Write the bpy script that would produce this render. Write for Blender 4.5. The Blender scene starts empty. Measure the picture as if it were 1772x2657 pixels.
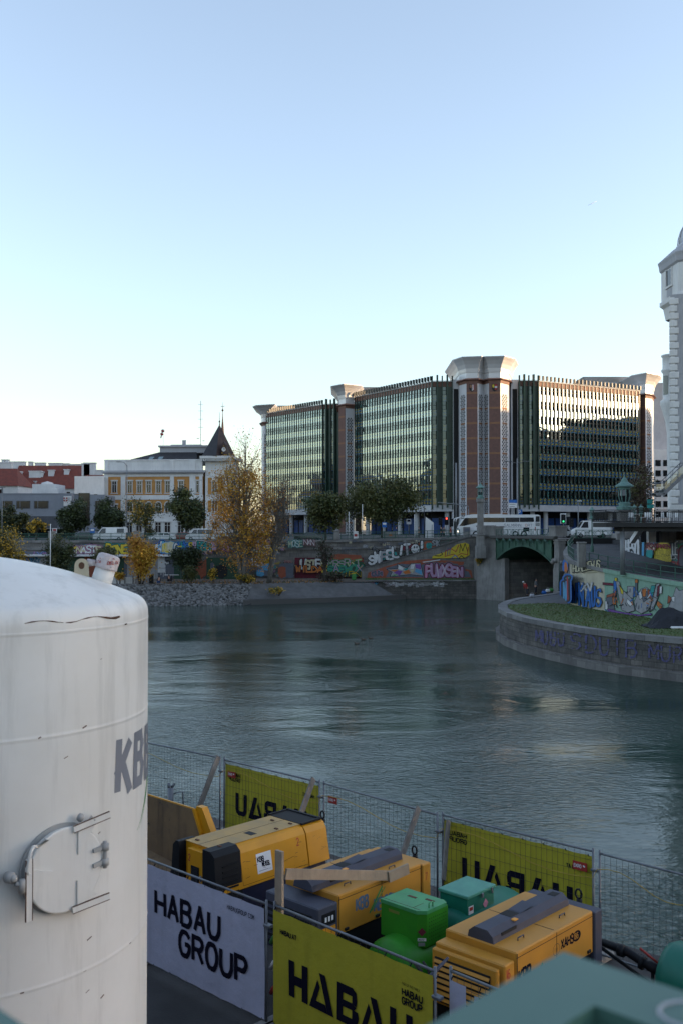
import bpy, math, random
from mathutils import Vector, Matrix
R = math.radians
S = bpy.context.scene
COL = S.collection

# ---------------------------------------------------------------- camera
CAMZ = 10.0; F = 2584.0; CX = 886.0; CY = 1328.5
PIT = math.atan(46.5 / F); CP = math.cos(PIT); SP = math.sin(PIT)
cd = bpy.data.cameras.new('camera'); cam = bpy.data.objects.new('camera', cd); COL.objects.link(cam)
cam.location = (0, 0, CAMZ); cam.rotation_euler = (R(90) + PIT, 0, 0)
cd.sensor_fit = 'HORIZONTAL'; cd.sensor_width = 24; cd.lens = 35 * F / (1772 * 35 / 24)
cd.clip_start = 0.05; cd.clip_end = 9000
cd.dof.use_dof = True; cd.dof.focus_distance = 24; cd.dof.aperture_fstop = 4.5
S.camera = cam

# ---------------------------------------------------------------- sky, sun, exposure
SUN_AZ = R(91); SUN_EL = R(4.8)            # azimuth clockwise from +Y (the viewing direction)
W = bpy.data.worlds.new('World'); S.world = W; W.use_nodes = True
nt = W.node_tree; nt.nodes.clear()
sk = nt.nodes.new('ShaderNodeTexSky'); sk.sky_type = 'NISHITA'; sk.sun_disc = False
sk.sun_elevation = SUN_EL; sk.sun_rotation = SUN_AZ; sk.altitude = 200
sk.air_density = 1.0; sk.dust_density = 1.0; sk.ozone_density = 2.0
hs = nt.nodes.new('ShaderNodeHueSaturation'); hs.inputs['Saturation'].default_value = 0.7
bg = nt.nodes.new('ShaderNodeBackground'); bg.inputs['Strength'].default_value = 0.15
ow = nt.nodes.new('ShaderNodeOutputWorld')
gn = nt.nodes.new('ShaderNodeMix'); gn.data_type = 'RGBA'; gn.blend_type = 'MULTIPLY'; gn.inputs[0].default_value = 1; gn.inputs[7].default_value = (0.96, .955, 1.0, 1)   # cooler white balance
nt.links.new(sk.outputs[0], hs.inputs['Color']); nt.links.new(hs.outputs[0], gn.inputs[6]); nt.links.new(gn.outputs[2], bg.inputs['Color'])
nt.links.new(bg.outputs[0], ow.inputs['Surface'])
sl = bpy.data.lights.new('sun', 'SUN'); sl.energy = 2.0; sl.angle = R(0.6); sl.color = (1.0, 0.66, 0.36)
so = bpy.data.objects.new('sun', sl); COL.objects.link(so)
sdir = Vector((math.sin(SUN_AZ) * math.cos(SUN_EL), math.cos(SUN_AZ) * math.cos(SUN_EL), math.sin(SUN_EL)))
so.rotation_euler = sdir.to_track_quat('Z', 'Y').to_euler()
so.location = (60, -20, 60)
S.view_settings.view_transform = 'Standard'; S.view_settings.look = 'None'
S.view_settings.exposure = 2.2; S.view_settings.gamma = 1.0
try: S.view_settings.use_curve_mapping = False
except Exception: pass
S.cycles.max_bounces = 6; S.cycles.diffuse_bounces = 3; S.cycles.glossy_bounces = 3
S.cycles.transparent_max_bounces = 12

# ---------------------------------------------------------------- helpers
def ray(px, py):
    u = (px - CX) / F; v = (CY - py) / F; d = CP - v * SP
    return u / d, (SP + v * CP) / d
def P(px, py, Y):                                  # photo pixel at depth Y -> world point
    a, b = ray(px, py); return Vector((a * Y, Y, CAMZ + b * Y))
def PG(px, py, z):                                 # photo pixel on the level z -> world point
    a, b = ray(px, py); Y = (z - CAMZ) / b; return Vector((a * Y, Y, z))

MATS = {}
def mat(name, c, rough=.6, metal=0., c2=None, var=.18, vs=1.5, bump=0., bs=8., streak=0., spec=.5, coat=0., uv=False, brick=None, ior=None, spots=None):
    """procedural material: two-tone noise, optional rain streaks, rust spots, masonry joints and bump"""
    m = bpy.data.materials.new(name); MATS[name] = m; m.use_nodes = True
    t = m.node_tree; n = t.nodes; L = t.links; b = n['Principled BSDF']
    tc = n.new('ShaderNodeTexCoord'); co = tc.outputs['UV' if uv else 'Object']
    def noise(scale, detail=5, vec=co, rough=.6):
        x = n.new('ShaderNodeTexNoise'); x.inputs['Scale'].default_value = scale; x.inputs['Detail'].default_value = detail
        x.inputs['Roughness'].default_value = rough; L.new(vec, x.inputs['Vector']); return x
    def ramp(src, a, bb):
        x = n.new('ShaderNodeMapRange'); x.inputs[1].default_value = a; x.inputs[2].default_value = bb; L.new(src, x.inputs[0]); return x.outputs[0]
    def mix(f, a, bb, mode='MIX'):
        x = n.new('ShaderNodeMix'); x.data_type = 'RGBA'; x.blend_type = mode
        if isinstance(f, float): x.inputs[0].default_value = f
        else: L.new(f, x.inputs[0])
        for k, s in ((6, a), (7, bb)):
            if hasattr(s, 'is_output'): L.new(s, x.inputs[k])
            else: x.inputs[k].default_value = (*s, 1)
        return x.outputs[2]
    if c2 is None: c2 = tuple(k * (1 - var * 2) for k in c)
    col = mix(ramp(noise(vs).outputs[0], .32, .68), c, c2)
    h = None
    if brick:
        bw, bh, mort, dark = brick
        bt = n.new('ShaderNodeTexBrick'); L.new(co, bt.inputs['Vector'])
        bt.inputs['Scale'].default_value = 1; bt.inputs['Brick Width'].default_value = bw; bt.inputs['Row Height'].default_value = bh
        bt.inputs['Mortar Size'].default_value = mort; bt.inputs['Mortar Smooth'].default_value = .3
        bt.inputs['Color1'].default_value = (1, 1, 1, 1); bt.inputs['Color2'].default_value = (.62, .62, .64, 1); bt.inputs['Mortar'].default_value = (dark, dark, dark, 1)
        col = mix(1.0, col, bt.outputs[0], 'MULTIPLY'); h = bt.outputs[0]
    if streak:
        mp = n.new('ShaderNodeMapping'); mp.inputs['Scale'].default_value = (1, .12, 1) if uv else (1, 1, .1); L.new(co, mp.inputs[0])
        s = noise(4.5 / max(.3, vs ** .5), 6, mp.outputs[0], .7)
        col = mix(ramp(s.outputs[0], .5, .78), col, tuple(k * (1 - streak) for k in c2))
    if spots:
        sc, amt, rc = spots
        s = noise(sc, 8, co, .75); col = mix(ramp(s.outputs[0], amt, amt + .06), col, rc)
    L.new(col, b.inputs['Base Color'])
    b.inputs['Roughness'].default_value = rough; b.inputs['Metallic'].default_value = metal
    b.inputs['Specular IOR Level'].default_value = spec; b.inputs['Coat Weight'].default_value = coat
    if ior: b.inputs['IOR'].default_value = ior
    if bump:
        bp = n.new('ShaderNodeBump'); bp.inputs['Strength'].default_value = bump; bp.inputs['Distance'].default_value = .05
        src = noise(bs, 6).outputs[0]
        if h is not None:
            mm = n.new('ShaderNodeMath'); mm.operation = 'ADD'; L.new(src, mm.inputs[0]); L.new(h, mm.inputs[1]); src = mm.outputs[0]
        L.new(src, bp.inputs['Height']); L.new(bp.outputs[0], b.inputs['Normal'])
    return m

class MB:
    """collects shapes and links them as ONE mesh object"""
    def __init__(s, M=None): s.v = []; s.f = []; s.mi = []; s.uv = []; s.M = M or Matrix(); s.k = 0; s.sm = []; s.smooth = False
    def add(s, vs, fs, uvs=None):
        o = len(s.v); s.v += [tuple(s.M @ Vector(p)) for p in vs]
        for i, f in enumerate(fs):
            s.f.append(tuple(o + j for j in f)); s.mi.append(s.k); s.sm.append(s.smooth)
            s.uv.append(uvs[i] if uvs else None)
        return s
    def quad(s, a, b, c, d, uv=None): return s.add([a, b, c, d], [(0, 1, 2, 3)], [uv] if uv else None)
    def box(s, x0, y0, z0, x1, y1, z1):
        return s.add([(x0, y0, z0), (x1, y0, z0), (x1, y1, z0), (x0, y1, z0), (x0, y0, z1), (x1, y0, z1), (x1, y1, z1), (x0, y1, z1)],
                     [(0, 3, 2, 1), (4, 5, 6, 7), (0, 1, 5, 4), (1, 2, 6, 5), (2, 3, 7, 6), (3, 0, 4, 7)])
    def cbox(s, x0, y0, z0, x1, y1, z1, c=.03):    # box with chamfered edges
        xs, ys, zs = (x0, x1), (y0, y1), (z0, z1); vs = []; idx = {}
        for i in (0, 1):
            for j in (0, 1):
                for k in (0, 1):
                    sx, sy, sz = c * (1 - 2 * i), c * (1 - 2 * j), c * (1 - 2 * k)
                    for a in range(3):
                        idx[i, j, k, a] = len(vs)
                        vs.append((xs[i] + (0 if a == 0 else sx), ys[j] + (0 if a == 1 else sy), zs[k] + (0 if a == 2 else sz)))
        fs = []
        g = lambda *q: tuple(idx[x] for x in q)
        for i in (0, 1):
            f = [(i, 0, 0, 0), (i, 1, 0, 0), (i, 1, 1, 0), (i, 0, 1, 0)]; fs.append(g(*(f if i else f[::-1])))
            f = [(0, i, 0, 1), (0, i, 1, 1), (1, i, 1, 1), (1, i, 0, 1)]; fs.append(g(*(f if i else f[::-1])))
            f = [(0, 0, i, 2), (1, 0, i, 2), (1, 1, i, 2), (0, 1, i, 2)]; fs.append(g(*(f if i else f[::-1])))
        for i in (0, 1):
            for j in (0, 1):
                fl = (i + j) % 2 == 0
                for f in ([(i, j, 0, 0), (i, j, 1, 0), (i, j, 1, 1), (i, j, 0, 1)], [(i, 0, j, 0), (i, 1, j, 0), (i, 1, j, 2), (i, 0, j, 2)], [(0, i, j, 1), (1, i, j, 1), (1, i, j, 2), (0, i, j, 2)]):
                    fs.append(g(*(f if fl else f[::-1])))
                for k in (0, 1):
                    pass
        for i in (0, 1):
            for j in (0, 1):
                for k in (0, 1):
                    f = [(i, j, k, 0), (i, j, k, 1), (i, j, k, 2)]; fs.append(g(*(f if (i + j + k) % 2 else f[::-1])))
        return s.add(vs, fs)
    def prism(s, poly, z0, z1):                    # poly in x,y
        n = len(poly); z0s = z0 if hasattr(z0, '__len__') else [z0] * n; z1s = z1 if hasattr(z1, '__len__') else [z1] * n
        vs = [(p[0], p[1], z0s[i]) for i, p in enumerate(poly)] + [(p[0], p[1], z1s[i]) for i, p in enumerate(poly)]
        return s.add(vs, [tuple(range(n - 1, -1, -1)), tuple(range(n, 2 * n))] + [(i, (i + 1) % n, n + (i + 1) % n, n + i) for i in range(n)])
    def xprism(s, poly, y0, y1):                   # poly in x,z (or any pair) extruded along y
        n = len(poly)
        return s.add([(p[0], y0, p[1]) for p in poly] + [(p[0], y1, p[1]) for p in poly],
                     [tuple(range(n)), tuple(range(2 * n - 1, n - 1, -1))] + [(i, n + i, n + (i + 1) % n, (i + 1) % n) for i in range(n)])
    def beam(s, a, b, w, h=None, up=(0, 0, 1)):    # rectangular bar between two points
        a = Vector(a); b = Vector(b); d = (b - a).normalized(); h = h or w
        u = Vector(up); 
        if abs(d.dot(u)) > .98: u = Vector((1, 0, 0))
        x = d.cross(u).normalized() * w / 2; y = x.cross(d).normalized() * h / 2
        vs = [a - x - y, a + x - y, a + x + y, a - x + y, b - x - y, b + x - y, b + x + y, b - x + y]
        return s.add(vs, [(0, 3, 2, 1), (4, 5, 6, 7), (0, 1, 5, 4), (1, 2, 6, 5), (2, 3, 7, 6), (3, 0, 4, 7)])
    def tube(s, pts, r, n=6, cap=True):            # round bar along points, r a number or one per point
        pts = [Vector(p) for p in pts]; m = len(pts); rs = r if hasattr(r, '__len__') else [r] * m
        vs = []; pu = None
        for i, p in enumerate(pts):
            d = (pts[min(i + 1, m - 1)] - pts[max(i - 1, 0)]).normalized()
            if pu is None: pu = Vector((0, 0, 1)) if abs(d.z) < .9 else Vector((1, 0, 0))
            x = d.cross(pu)
            if x.length < 1e-4: x = d.cross(Vector((0, 1, 0)))
            x.normalize(); y = x.cross(d).normalized(); pu = y
            for k in range(n):
                a = 2 * math.pi * k / n; vs.append(p + (x * math.cos(a) + y * math.sin(a)) * rs[i])
        fs = [(i * n + k, i * n + (k + 1) % n, (i + 1) * n + (k + 1) % n, (i + 1) * n + k) for i in range(m - 1) for k in range(n)]
        if cap: fs += [tuple(range(n - 1, -1, -1)), tuple((m - 1) * n + k for k in range(n))]
        sm = s.smooth; s.smooth = n > 5; s.add(vs, fs); s.smooth = sm; return s
    def lathe(s, prof, cx=0, cy=0, n=24, a0=0, a1=2 * math.pi, smooth=True):   # prof of (r,z)
        full = abs(a1 - a0 - 2 * math.pi) < 1e-6; k = n if full else n + 1
        vs = []
        for r, z in prof:
            for j in range(k):
                a = a0 + (a1 - a0) * j / n; vs.append((cx + r * math.cos(a), cy + r * math.sin(a), z))
        fs = [(i * k + j, i * k + (j + 1) % k, (i + 1) * k + (j + 1) % k, (i + 1) * k + j) for i in range(len(prof) - 1) for j in range(n)]
        sm = s.smooth; s.smooth = smooth; s.add(vs, fs); s.smooth = sm; return s
    def ball(s, c, r, n=10, sq=(1, 1, 1)):
        pr = [(max(1e-4, math.sin(math.pi * i / n)), -math.cos(math.pi * i / n)) for i in range(n + 1)]
        k = n * 2; vs = [(c[0] + r * sq[0] * q * math.cos(2 * math.pi * j / k), c[1] + r * sq[1] * q * math.sin(2 * math.pi * j / k), c[2] + r * sq[2] * z) for q, z in pr for j in range(k)]
        sm = s.smooth; s.smooth = True
        s.add(vs, [(i * k + j, i * k + (j + 1) % k, (i + 1) * k + (j + 1) % k, (i + 1) * k + j) for i in range(n) for j in range(k)]); s.smooth = sm; return s
    def wall(s, pts, z0, z1, out=0., flip=False):  # upright strip along a plan polyline with metric UVs
        u = 0; n = len(pts); z0s = z0 if hasattr(z0, '__len__') else [z0] * n; z1s = z1 if hasattr(z1, '__len__') else [z1] * n
        for i in range(n - 1):
            a, b = pts[i], pts[i + 1]; l = math.hypot(b[0] - a[0], b[1] - a[1])
            q = [(a[0], a[1], z0s[i]), (b[0], b[1], z0s[i + 1]), (b[0], b[1], z1s[i + 1]), (a[0], a[1], z1s[i])]
            uv = [(u, z0s[i]), (u + l, z0s[i + 1]), (u + l, z1s[i + 1]), (u, z1s[i])]
            if flip: q.reverse(); uv.reverse()
            s.quad(*q, uv=uv); u += l
        return s
    def build(s, name, mats, parent=None, label=None, kind=None):
        me = bpy.data.meshes.new(name); me.from_pydata(s.v, [], s.f)
        if not isinstance(mats, (list, tuple)): mats = [mats]
        for m in mats: me.materials.append(MATS[m] if isinstance(m, str) else m)
        me.polygons.foreach_set('material_index', s.mi); me.polygons.foreach_set('use_smooth', s.sm)
        if any(s.uv):
            ul = me.uv_layers.new(name='UVMap'); d = ul.data
            for p in me.polygons:
                q = s.uv[p.index]
                for j, li in enumerate(p.loop_indices):
                    if q: d[li].uv = q[j]
                    else: v = s.v[p.vertices[j]]; d[li].uv = (v[0] + v[1], v[2])
        me.update()
        o = bpy.data.objects.new(name, me); COL.objects.link(o)
        if parent: o.parent = parent
        if label: o['label'] = label
        if kind: o['kind'] = kind
        return o

def tag(o, label, cat, group=None):
    o['label'] = label; o['category'] = cat
    if group: o['group'] = group
    return o
def thing(name, label, cat, loc=(0, 0, 0), rz=0., group=None):
    o = bpy.data.objects.new(name, None); COL.objects.link(o); o.location = loc; o.rotation_euler = (0, 0, rz)
    o.empty_display_size = .3
    return tag(o, label, cat, group)
def dup(root, loc, rz=None, label=None, scale=None):
    def cp(o, par):
        c = o.copy(); COL.objects.link(c); c.parent = par
        for ch in list(o.children): cp(ch, c)
        return c
    r = cp(root, None); r.location = loc
    if rz is not None: r.rotation_euler = (0, 0, rz)
    if label: r['label'] = label
    if scale: r.scale = (scale,) * 3
    return r
def struct(mb, name, m): return mb.build(name, m, kind='structure')

# ---------------------------------------------------------------- lettering: strokes on a 2D frame
GL = {'A': [[(0, 0), (.5, 1), (1, 0)], [(.22, .35), (.78, .35)]], 'B': [[(0, 0), (0, 1), (.7, 1), (.9, .8), (.7, .55), (0, .55)], [(.7, .55), (1, .3), (.75, 0), (0, 0)]],
 'C': [[(1, .8), (.7, 1), (.25, 1), (0, .7), (0, .3), (.25, 0), (.7, 0), (1, .2)]], 'D': [[(0, 0), (0, 1), (.6, 1), (1, .65), (1, .35), (.6, 0), (0, 0)]],
 'E': [[(1, 1), (0, 1), (0, 0), (1, 0)], [(0, .52), (.8, .52)]], 'F': [[(1, 1), (0, 1), (0, 0)], [(0, .52), (.8, .52)]],
 'G': [[(1, .8), (.7, 1), (.25, 1), (0, .7), (0, .3), (.25, 0), (.75, 0), (1, .25), (1, .5), (.55, .5)]], 'H': [[(0, 0), (0, 1)], [(1, 0), (1, 1)], [(0, .5), (1, .5)]],
 'I': [[(.5, 0), (.5, 1)]], 'J': [[(1, 1), (1, .25), (.7, 0), (.25, 0), (0, .25)]], 'K': [[(0, 0), (0, 1)], [(1, 1), (0, .42)], [(.3, .6), (1, 0)]], 'L': [[(0, 1), (0, 0), (1, 0)]],
 'M': [[(0, 0), (0, 1), (.5, .35), (1, 1), (1, 0)]], 'N': [[(0, 0), (0, 1), (1, 0), (1, 1)]], 'O': [[(.25, 0), (0, .3), (0, .7), (.25, 1), (.75, 1), (1, .7), (1, .3), (.75, 0), (.25, 0)]],
 'P': [[(0, 0), (0, 1), (.75, 1), (1, .78), (.75, .48), (0, .48)]], 'R': [[(0, 0), (0, 1), (.75, 1), (1, .78), (.75, .5), (0, .5)], [(.5, .5), (1, 0)]],
 'S': [[(1, .82), (.75, 1), (.25, 1), (0, .76), (.2, .55), (.8, .45), (1, .25), (.75, 0), (.25, 0), (0, .18)]], 'T': [[(0, 1), (1, 1)], [(.5, 1), (.5, 0)]],
 'U': [[(0, 1), (0, .28), (.25, 0), (.75, 0), (1, .28), (1, 1)]], 'V': [[(0, 1), (.5, 0), (1, 1)]], 'W': [[(0, 1), (.25, 0), (.5, .7), (.75, 0), (1, 1)]], 'X': [[(0, 0), (1, 1)], [(0, 1), (1, 0)]],
 'Y': [[(0, 1), (.5, .5), (1, 1)], [(.5, .5), (.5, 0)]], 'Z': [[(0, 1), (1, 1), (0, 0), (1, 0)]], '2': [[(0, .75), (.25, 1), (.75, 1), (1, .72), (0, 0), (1, 0)]], '7': [[(0, 1), (1, 1), (.35, 0)]],
 '1': [[(.2, .8), (.55, 1), (.55, 0)]], '6': [[(.9, .9), (.6, 1), (.25, .9), (0, .5), (0, .2), (.25, 0), (.75, 0), (1, .2), (1, .4), (.75, .58), (.2, .55)]],
 '8': [[(.25, .53), (.05, .75), (.25, 1), (.75, 1), (.95, .75), (.75, .53), (.25, .53), (0, .27), (.25, 0), (.75, 0), (1, .27), (.75, .53)]], '!': [[(.5, 1), (.5, .35)], [(.5, .1), (.5, 0)]], '.': [[(.4, 0), (.4, .06)]], '5': [[(.9, 1), (.1, 1), (.05, .58), (.7, .6), (1, .35), (.75, 0), (.2, 0), (0, .15)]], '0': [[(.25, 0), (0, .3), (0, .7), (.25, 1), (.75, 1), (1, .7), (1, .3), (.75, 0), (.25, 0)]]}
def soften(st, d=.15):
    """round the corners of a letter stroke"""
    closed = st[0] == st[-1]; out = [] if closed else [st[0]]; n = len(st)
    for i in (range(n - 1) if closed else range(1, n - 1)):
        a, p, c = st[i - 1 if i else n - 2], st[i], st[i + 1]
        la, lc = math.hypot(a[0] - p[0], a[1] - p[1]) or 1, math.hypot(c[0] - p[0], c[1] - p[1]) or 1; da, dc = min(d, la * .45) / la, min(d, lc * .45) / lc
        if p[0] == 0 and p[1] in (0, 1): out.append(p); continue
        q0, q1 = (p[0] + (a[0] - p[0]) * da, p[1] + (a[1] - p[1]) * da), (p[0] + (c[0] - p[0]) * dc, p[1] + (c[1] - p[1]) * dc)
        out += [q0, ((q0[0] + q1[0]) / 4 + p[0] / 2, (q0[1] + q1[1]) / 4 + p[1] / 2), q1]
    return out + ([out[0]] if closed else [st[-1]])
class Frame:
    """a 2D drawing plane: fn(s, t, d) -> world/local point, d = distance in front of the surface"""
    def __init__(f, mb, fn, step=4e-5): f.mb = mb; f.fn = fn; f.d = 0.002; f.step = step
    def poly(f, pts, k):
        f.d += f.step; f.mb.k = k
        f.mb.add([f.fn(a, b, f.d) for a, b in pts], [tuple(range(len(pts)))])
    def line(f, pts, w, k, rnd=True):
        for i in range(len(pts) - 1):
            (x0, y0), (x1, y1) = pts[i], pts[i + 1]; l = math.hypot(x1 - x0, y1 - y0) or 1e-6
            ex, ey = (x1 - x0) / l * w / 2, (y1 - y0) / l * w / 2; nx, ny = -ey, ex
            e = .6 if rnd else (1 if (0 < i or len(pts) > 2) else 0)
            sx, sy = (ex, ey) if rnd else (ex, ey)
            a = 1 if (i > 0 or rnd) else 0; b = 1 if (i < len(pts) - 2 or rnd) else 0
            if rnd:
                f.poly([(x0 + nx, y0 + ny), (x0 - ex * .7 + nx * .7, y0 - ey * .7 + ny * .7), (x0 - ex, y0 - ey), (x0 - ex * .7 - nx * .7, y0 - ey * .7 - ny * .7), (x0 - nx, y0 - ny),
                        (x1 - nx, y1 - ny), (x1 + ex * .7 - nx * .7, y1 + ey * .7 - ny * .7), (x1 + ex, y1 + ey), (x1 + ex * .7 + nx * .7, y1 + ey * .7 + ny * .7), (x1 + nx, y1 + ny)][::-1], k)
            else:
                f.poly([(x0 - ex * a * .9 + nx, y0 - ey * a * .9 + ny), (x0 - ex * a * .9 - nx, y0 - ey * a * .9 - ny), (x1 + ex * b * .9 - nx, y1 + ey * b * .9 - ny), (x1 + ex * b * .9 + nx, y1 + ey * b * .9 + ny)], k)
    def text(f, txt, x, y, w, h, k, wt=.16, gap=.35, rnd=False, slant=0., jit=0., rng=None):
        """letters of width w, height h; wt stroke weight relative to h"""
        for ch in txt:
            if ch in GL:
                ww = w * (.3 if ch in 'I!.1' else 1)
                for st in GL[ch]:
                    if ch in 'BCDGJOPRSU2568' and not jit: st = soften(st)
                    pts = [(x + (a * ww) + b * h * slant + (rng.uniform(-jit, jit) * w if rng else 0), y + b * h + (rng.uniform(-jit, jit) * h if rng else 0)) for a, b in st]
                    f.line(pts, wt * h, k, rnd)
                x += ww * (1 + gap) + (gap * w - gap * ww)
            else: x += w * .7
        return x
    def graffiti(f, word, x, y, w, h, fill, edge, back=None, shine=None, seed=0, wt=.3, gap=.12, curve=0., grow=.1):
        g = random.Random(seed); n = len(word); lw = w / (n + (n - 1) * gap)
        L = []
        for i, ch in enumerate(word):
            cx = x + i * lw * (1 + gap); hh = h * g.uniform(.82, 1.12); oy = y + g.uniform(-.08, .08) * h + curve * (cx - x)
            for st in GL.get(ch, GL['S']):
                L.append([(cx + a * lw + g.uniform(-.12, .12) * lw, oy + b * hh + g.uniform(-.06, .06) * h) for a, b in st])
        if back is not None:
            for l in L: f.line(l, (wt + .55) * h * .62, back)
        for l in L: f.line(l, (wt + grow * 2) * h * .62, edge)
        cols = fill if hasattr(fill, '__len__') else [fill]
        for i, l in enumerate(L): f.line(l, wt * h * .62, cols[g.randrange(len(cols))])
        if shine is not None:
            for l in L:
                if g.random() < .8: f.line([(a + .05 * lw, b + .05 * h) for a, b in l[:2]], wt * h * .13, shine)
def planefn(o, ex, ez, nrm):                       # flat frame from origin, two axes and outward normal
    o = Vector(o); ex = Vector(ex).normalized(); ez = Vector(ez).normalized(); nrm = Vector(nrm).normalized()
    return lambda s, t, d: o + ex * s + ez * t + nrm * d

# ---------------------------------------------------------------- materials
mat('asphalt', (.055, .056, .06), .85, var=.2, vs=.6, bump=.3, bs=60)
mat('quay_concrete', (.06, .057, .057), .85, var=.28, vs=.5, bump=.3, bs=30, spots=(3, .62, (.035, .035, .036)))
mat('sand', (.16, .13, .105), .9, var=.25, vs=.35, bump=.4, bs=10)
mat('grass_soil', (.05, .1, .02), .95, c2=(.075, .085, .03), vs=.5, bump=.6, bs=9)
mat('grass', (.06, .12, .022), .8, c2=(.09, .1, .03), vs=.4)
mat('cobble', (.12, .12, .12), .85, var=.2, vs=1, bump=.5, bs=12)
mat('stone', (.25, .235, .215), .85, c2=(.14, .13, .12), vs=.5, streak=.45, uv=True, brick=(1.1, .5, .018, .5), bump=.35, bs=5)
mat('stone_dark', (.165, .15, .132), .85, c2=(.075, .07, .064), vs=.7, streak=.5, uv=True, brick=(.9, .36, .022, .4), bump=.4, bs=5)
mat('stone_block', (.27, .26, .245), .85, c2=(.17, .16, .15), vs=.7, streak=.4, bump=.3, bs=6)
mat('coping', (.26, .25, .235), .85, c2=(.15, .145, .14), vs=.6, bump=.3, bs=6, uv=True, brick=(1.4, 3, .02, .4))
mat('mint_paint', (.22, .36, .27), .8, c2=(.18, .3, .23), vs=.4, streak=.25, uv=True, bump=.1)
mat('cream_paint', (.5, .45, .33), .8, c2=(.38, .34, .26), vs=.6, uv=True)
for nm, c in dict(g_white=(.6, .6, .6), g_black=(.012, .012, .014), g_yellow=(.55, .42, .03), g_blue=(.02, .13, .42), g_red=(.35, .03, .03), g_orange=(.5, .15, .03), g_purple=(.17, .07, .28), g_teal=(.02, .25, .24),
                  g_pink=(.5, .22, .33), g_grey=(.3, .3, .31), g_green=(.06, .25, .06), g_maroon=(.14, .012, .03), g_brick=(.3, .08, .04), g_sky=(.08, .3, .5), g_violet=(.085, .08, .19), g_cream=(.5, .45, .3), g_lilac=(.4, .25, .38), g_dkgreen=(.025, .07, .04), g_slate=(.11, .12, .15)).items():
    mat(nm, c, .75, var=.12, vs=2.5)
mat('roof_tile', (.22, .05, .03), .85, c2=(.13, .035, .025), vs=1.2, bump=.3, bs=12)
mat('roof_slate', (.035, .033, .037), .6, var=.2, vs=1, bump=.2, bs=12)
mat('brown_roof', (.07, .04, .033), .7, var=.2, vs=1.5, bump=.2)
mat('plaster_white', (.7, .69, .67), .85, c2=(.6, .59, .58), vs=.5, streak=.15, bump=.1)
mat('plaster_ochre', (.5, .25, .075), .85, c2=(.42, .2, .06), vs=.6)
mat('plaster_grey', (.4, .4, .42), .8, c2=(.34, .34, .36), vs=.4, streak=.2)
mat('panel_grey', (.24, .26, .3), .55, c2=(.2, .215, .25), vs=.3, streak=.15)
mat('panel_dark', (.08, .085, .1), .6, var=.1)
mat('window_dark', (.012, .014, .018), .12, var=.3, vs=.6, spec=.8)
mat('window_frame', (.55, .54, .52), .6, var=.05)
mat('tower_white', (.58, .58, .6), .45, c2=(.5, .5, .52), vs=.3, streak=.12)
mat('tower_brick', (.165, .085, .068), .85, c2=(.125, .068, .056), vs=1.6)
mat('tower_orange', (.26, .125, .065), .8, var=.1)
mat('brown_band', (.2, .1, .07), .7, c2=(.13, .065, .05), vs=1)
mat('fin', (.004, .014, .013), .35, var=.2, vs=.3)
mat('fin_green', (.003, .034, .018), .4, c2=(.002, .02, .012), vs=.4)
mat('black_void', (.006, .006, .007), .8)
mat('fascia', (.5, .5, .5), .7, c2=(.4, .4, .41), vs=.4, streak=.2)
mat('blue_panel', (.02, .07, .25), .5, var=.15)
mat('railing_green', (.03, .1, .07), .5, var=.2, vs=3)
mat('bridge_green', (.05, .13, .085), .55, c2=(.025, .065, .045), vs=.7, streak=.4)
mat('patina', (.15, .27, .24), .7, c2=(.09, .17, .15), vs=3)
mat('iron', (.018, .019, .021), .5, metal=.3, var=.2)
mat('galv', (.17, .18, .2), .5, metal=.5, var=.15, vs=6)
mat('pole_grey', (.2, .21, .22), .5, metal=.3, var=.1)
mat('white_paint', (.75, .75, .74), .4, c2=(.66, .66, .65), vs=.8, coat=.2)
mat('tyre', (.012, .012, .013), .8)
mat('car_red', (.2, .015, .01), .25, coat=.8, var=.05)
mat('car_dark', (.02, .022, .026), .25, coat=.8, var=.05)
mat('car_silver', (.4, .41, .42), .3, metal=.5, coat=.5, var=.05)
mat('bark', (.09, .075, .06), .9, c2=(.045, .038, .03), vs=4, bump=.5, bs=12)
mat('bark_pale', (.2, .185, .165), .9, c2=(.1, .09, .08), vs=3, bump=.4, bs=10)
for nm, c in dict(leaf_dark=(.03, .046, .016), leaf_green=(.055, .078, .02), leaf_olive=(.1, .1, .024), leaf_silver=(.16, .17, .11), leaf_yellow=(.6, .36, .03), leaf_gold=(.58, .26, .018), leaf_rust=(.44, .18, .015), leaf_brown=(.075, .045, .026), leaf_mid=(.1, .11, .024)).items():
    mat(nm, c, .6, var=.2, vs=1.2)
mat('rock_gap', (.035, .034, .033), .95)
mat('rock_dark', (.11, .107, .104), .9, c2=(.07, .068, .066), vs=1.3, bump=.4, bs=6)
mat('rock', (.22, .215, .21), .9, c2=(.14, .138, .135), vs=1.3, bump=.4, bs=6)
mat('skin', (.45, .25, .17), .6, var=.05); mat('hair', (.02, .014, .01), .7)
mat('cloth_red', (.35, .02, .02), .8); mat('cloth_dark', (.02, .022, .03), .85); mat('cloth_grey', (.12, .12, .12), .85); mat('cloth_blue', (.03, .06, .16), .85)
def lamp_mat(nm, c, e):
    m = mat(nm, c); b = m.node_tree.nodes['Principled BSDF']; b.inputs['Emission Color'].default_value = (*c, 1); b.inputs['Emission Strength'].default_value = e
lamp_mat('tail_light', (.9, .03, .02), 1.2); lamp_mat('signal_red', (1, .05, .03), 1.2); lamp_mat('signal_green', (.05, .9, .3), .3); lamp_mat('head_light', (1, .8, .5), 2.5)

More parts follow.
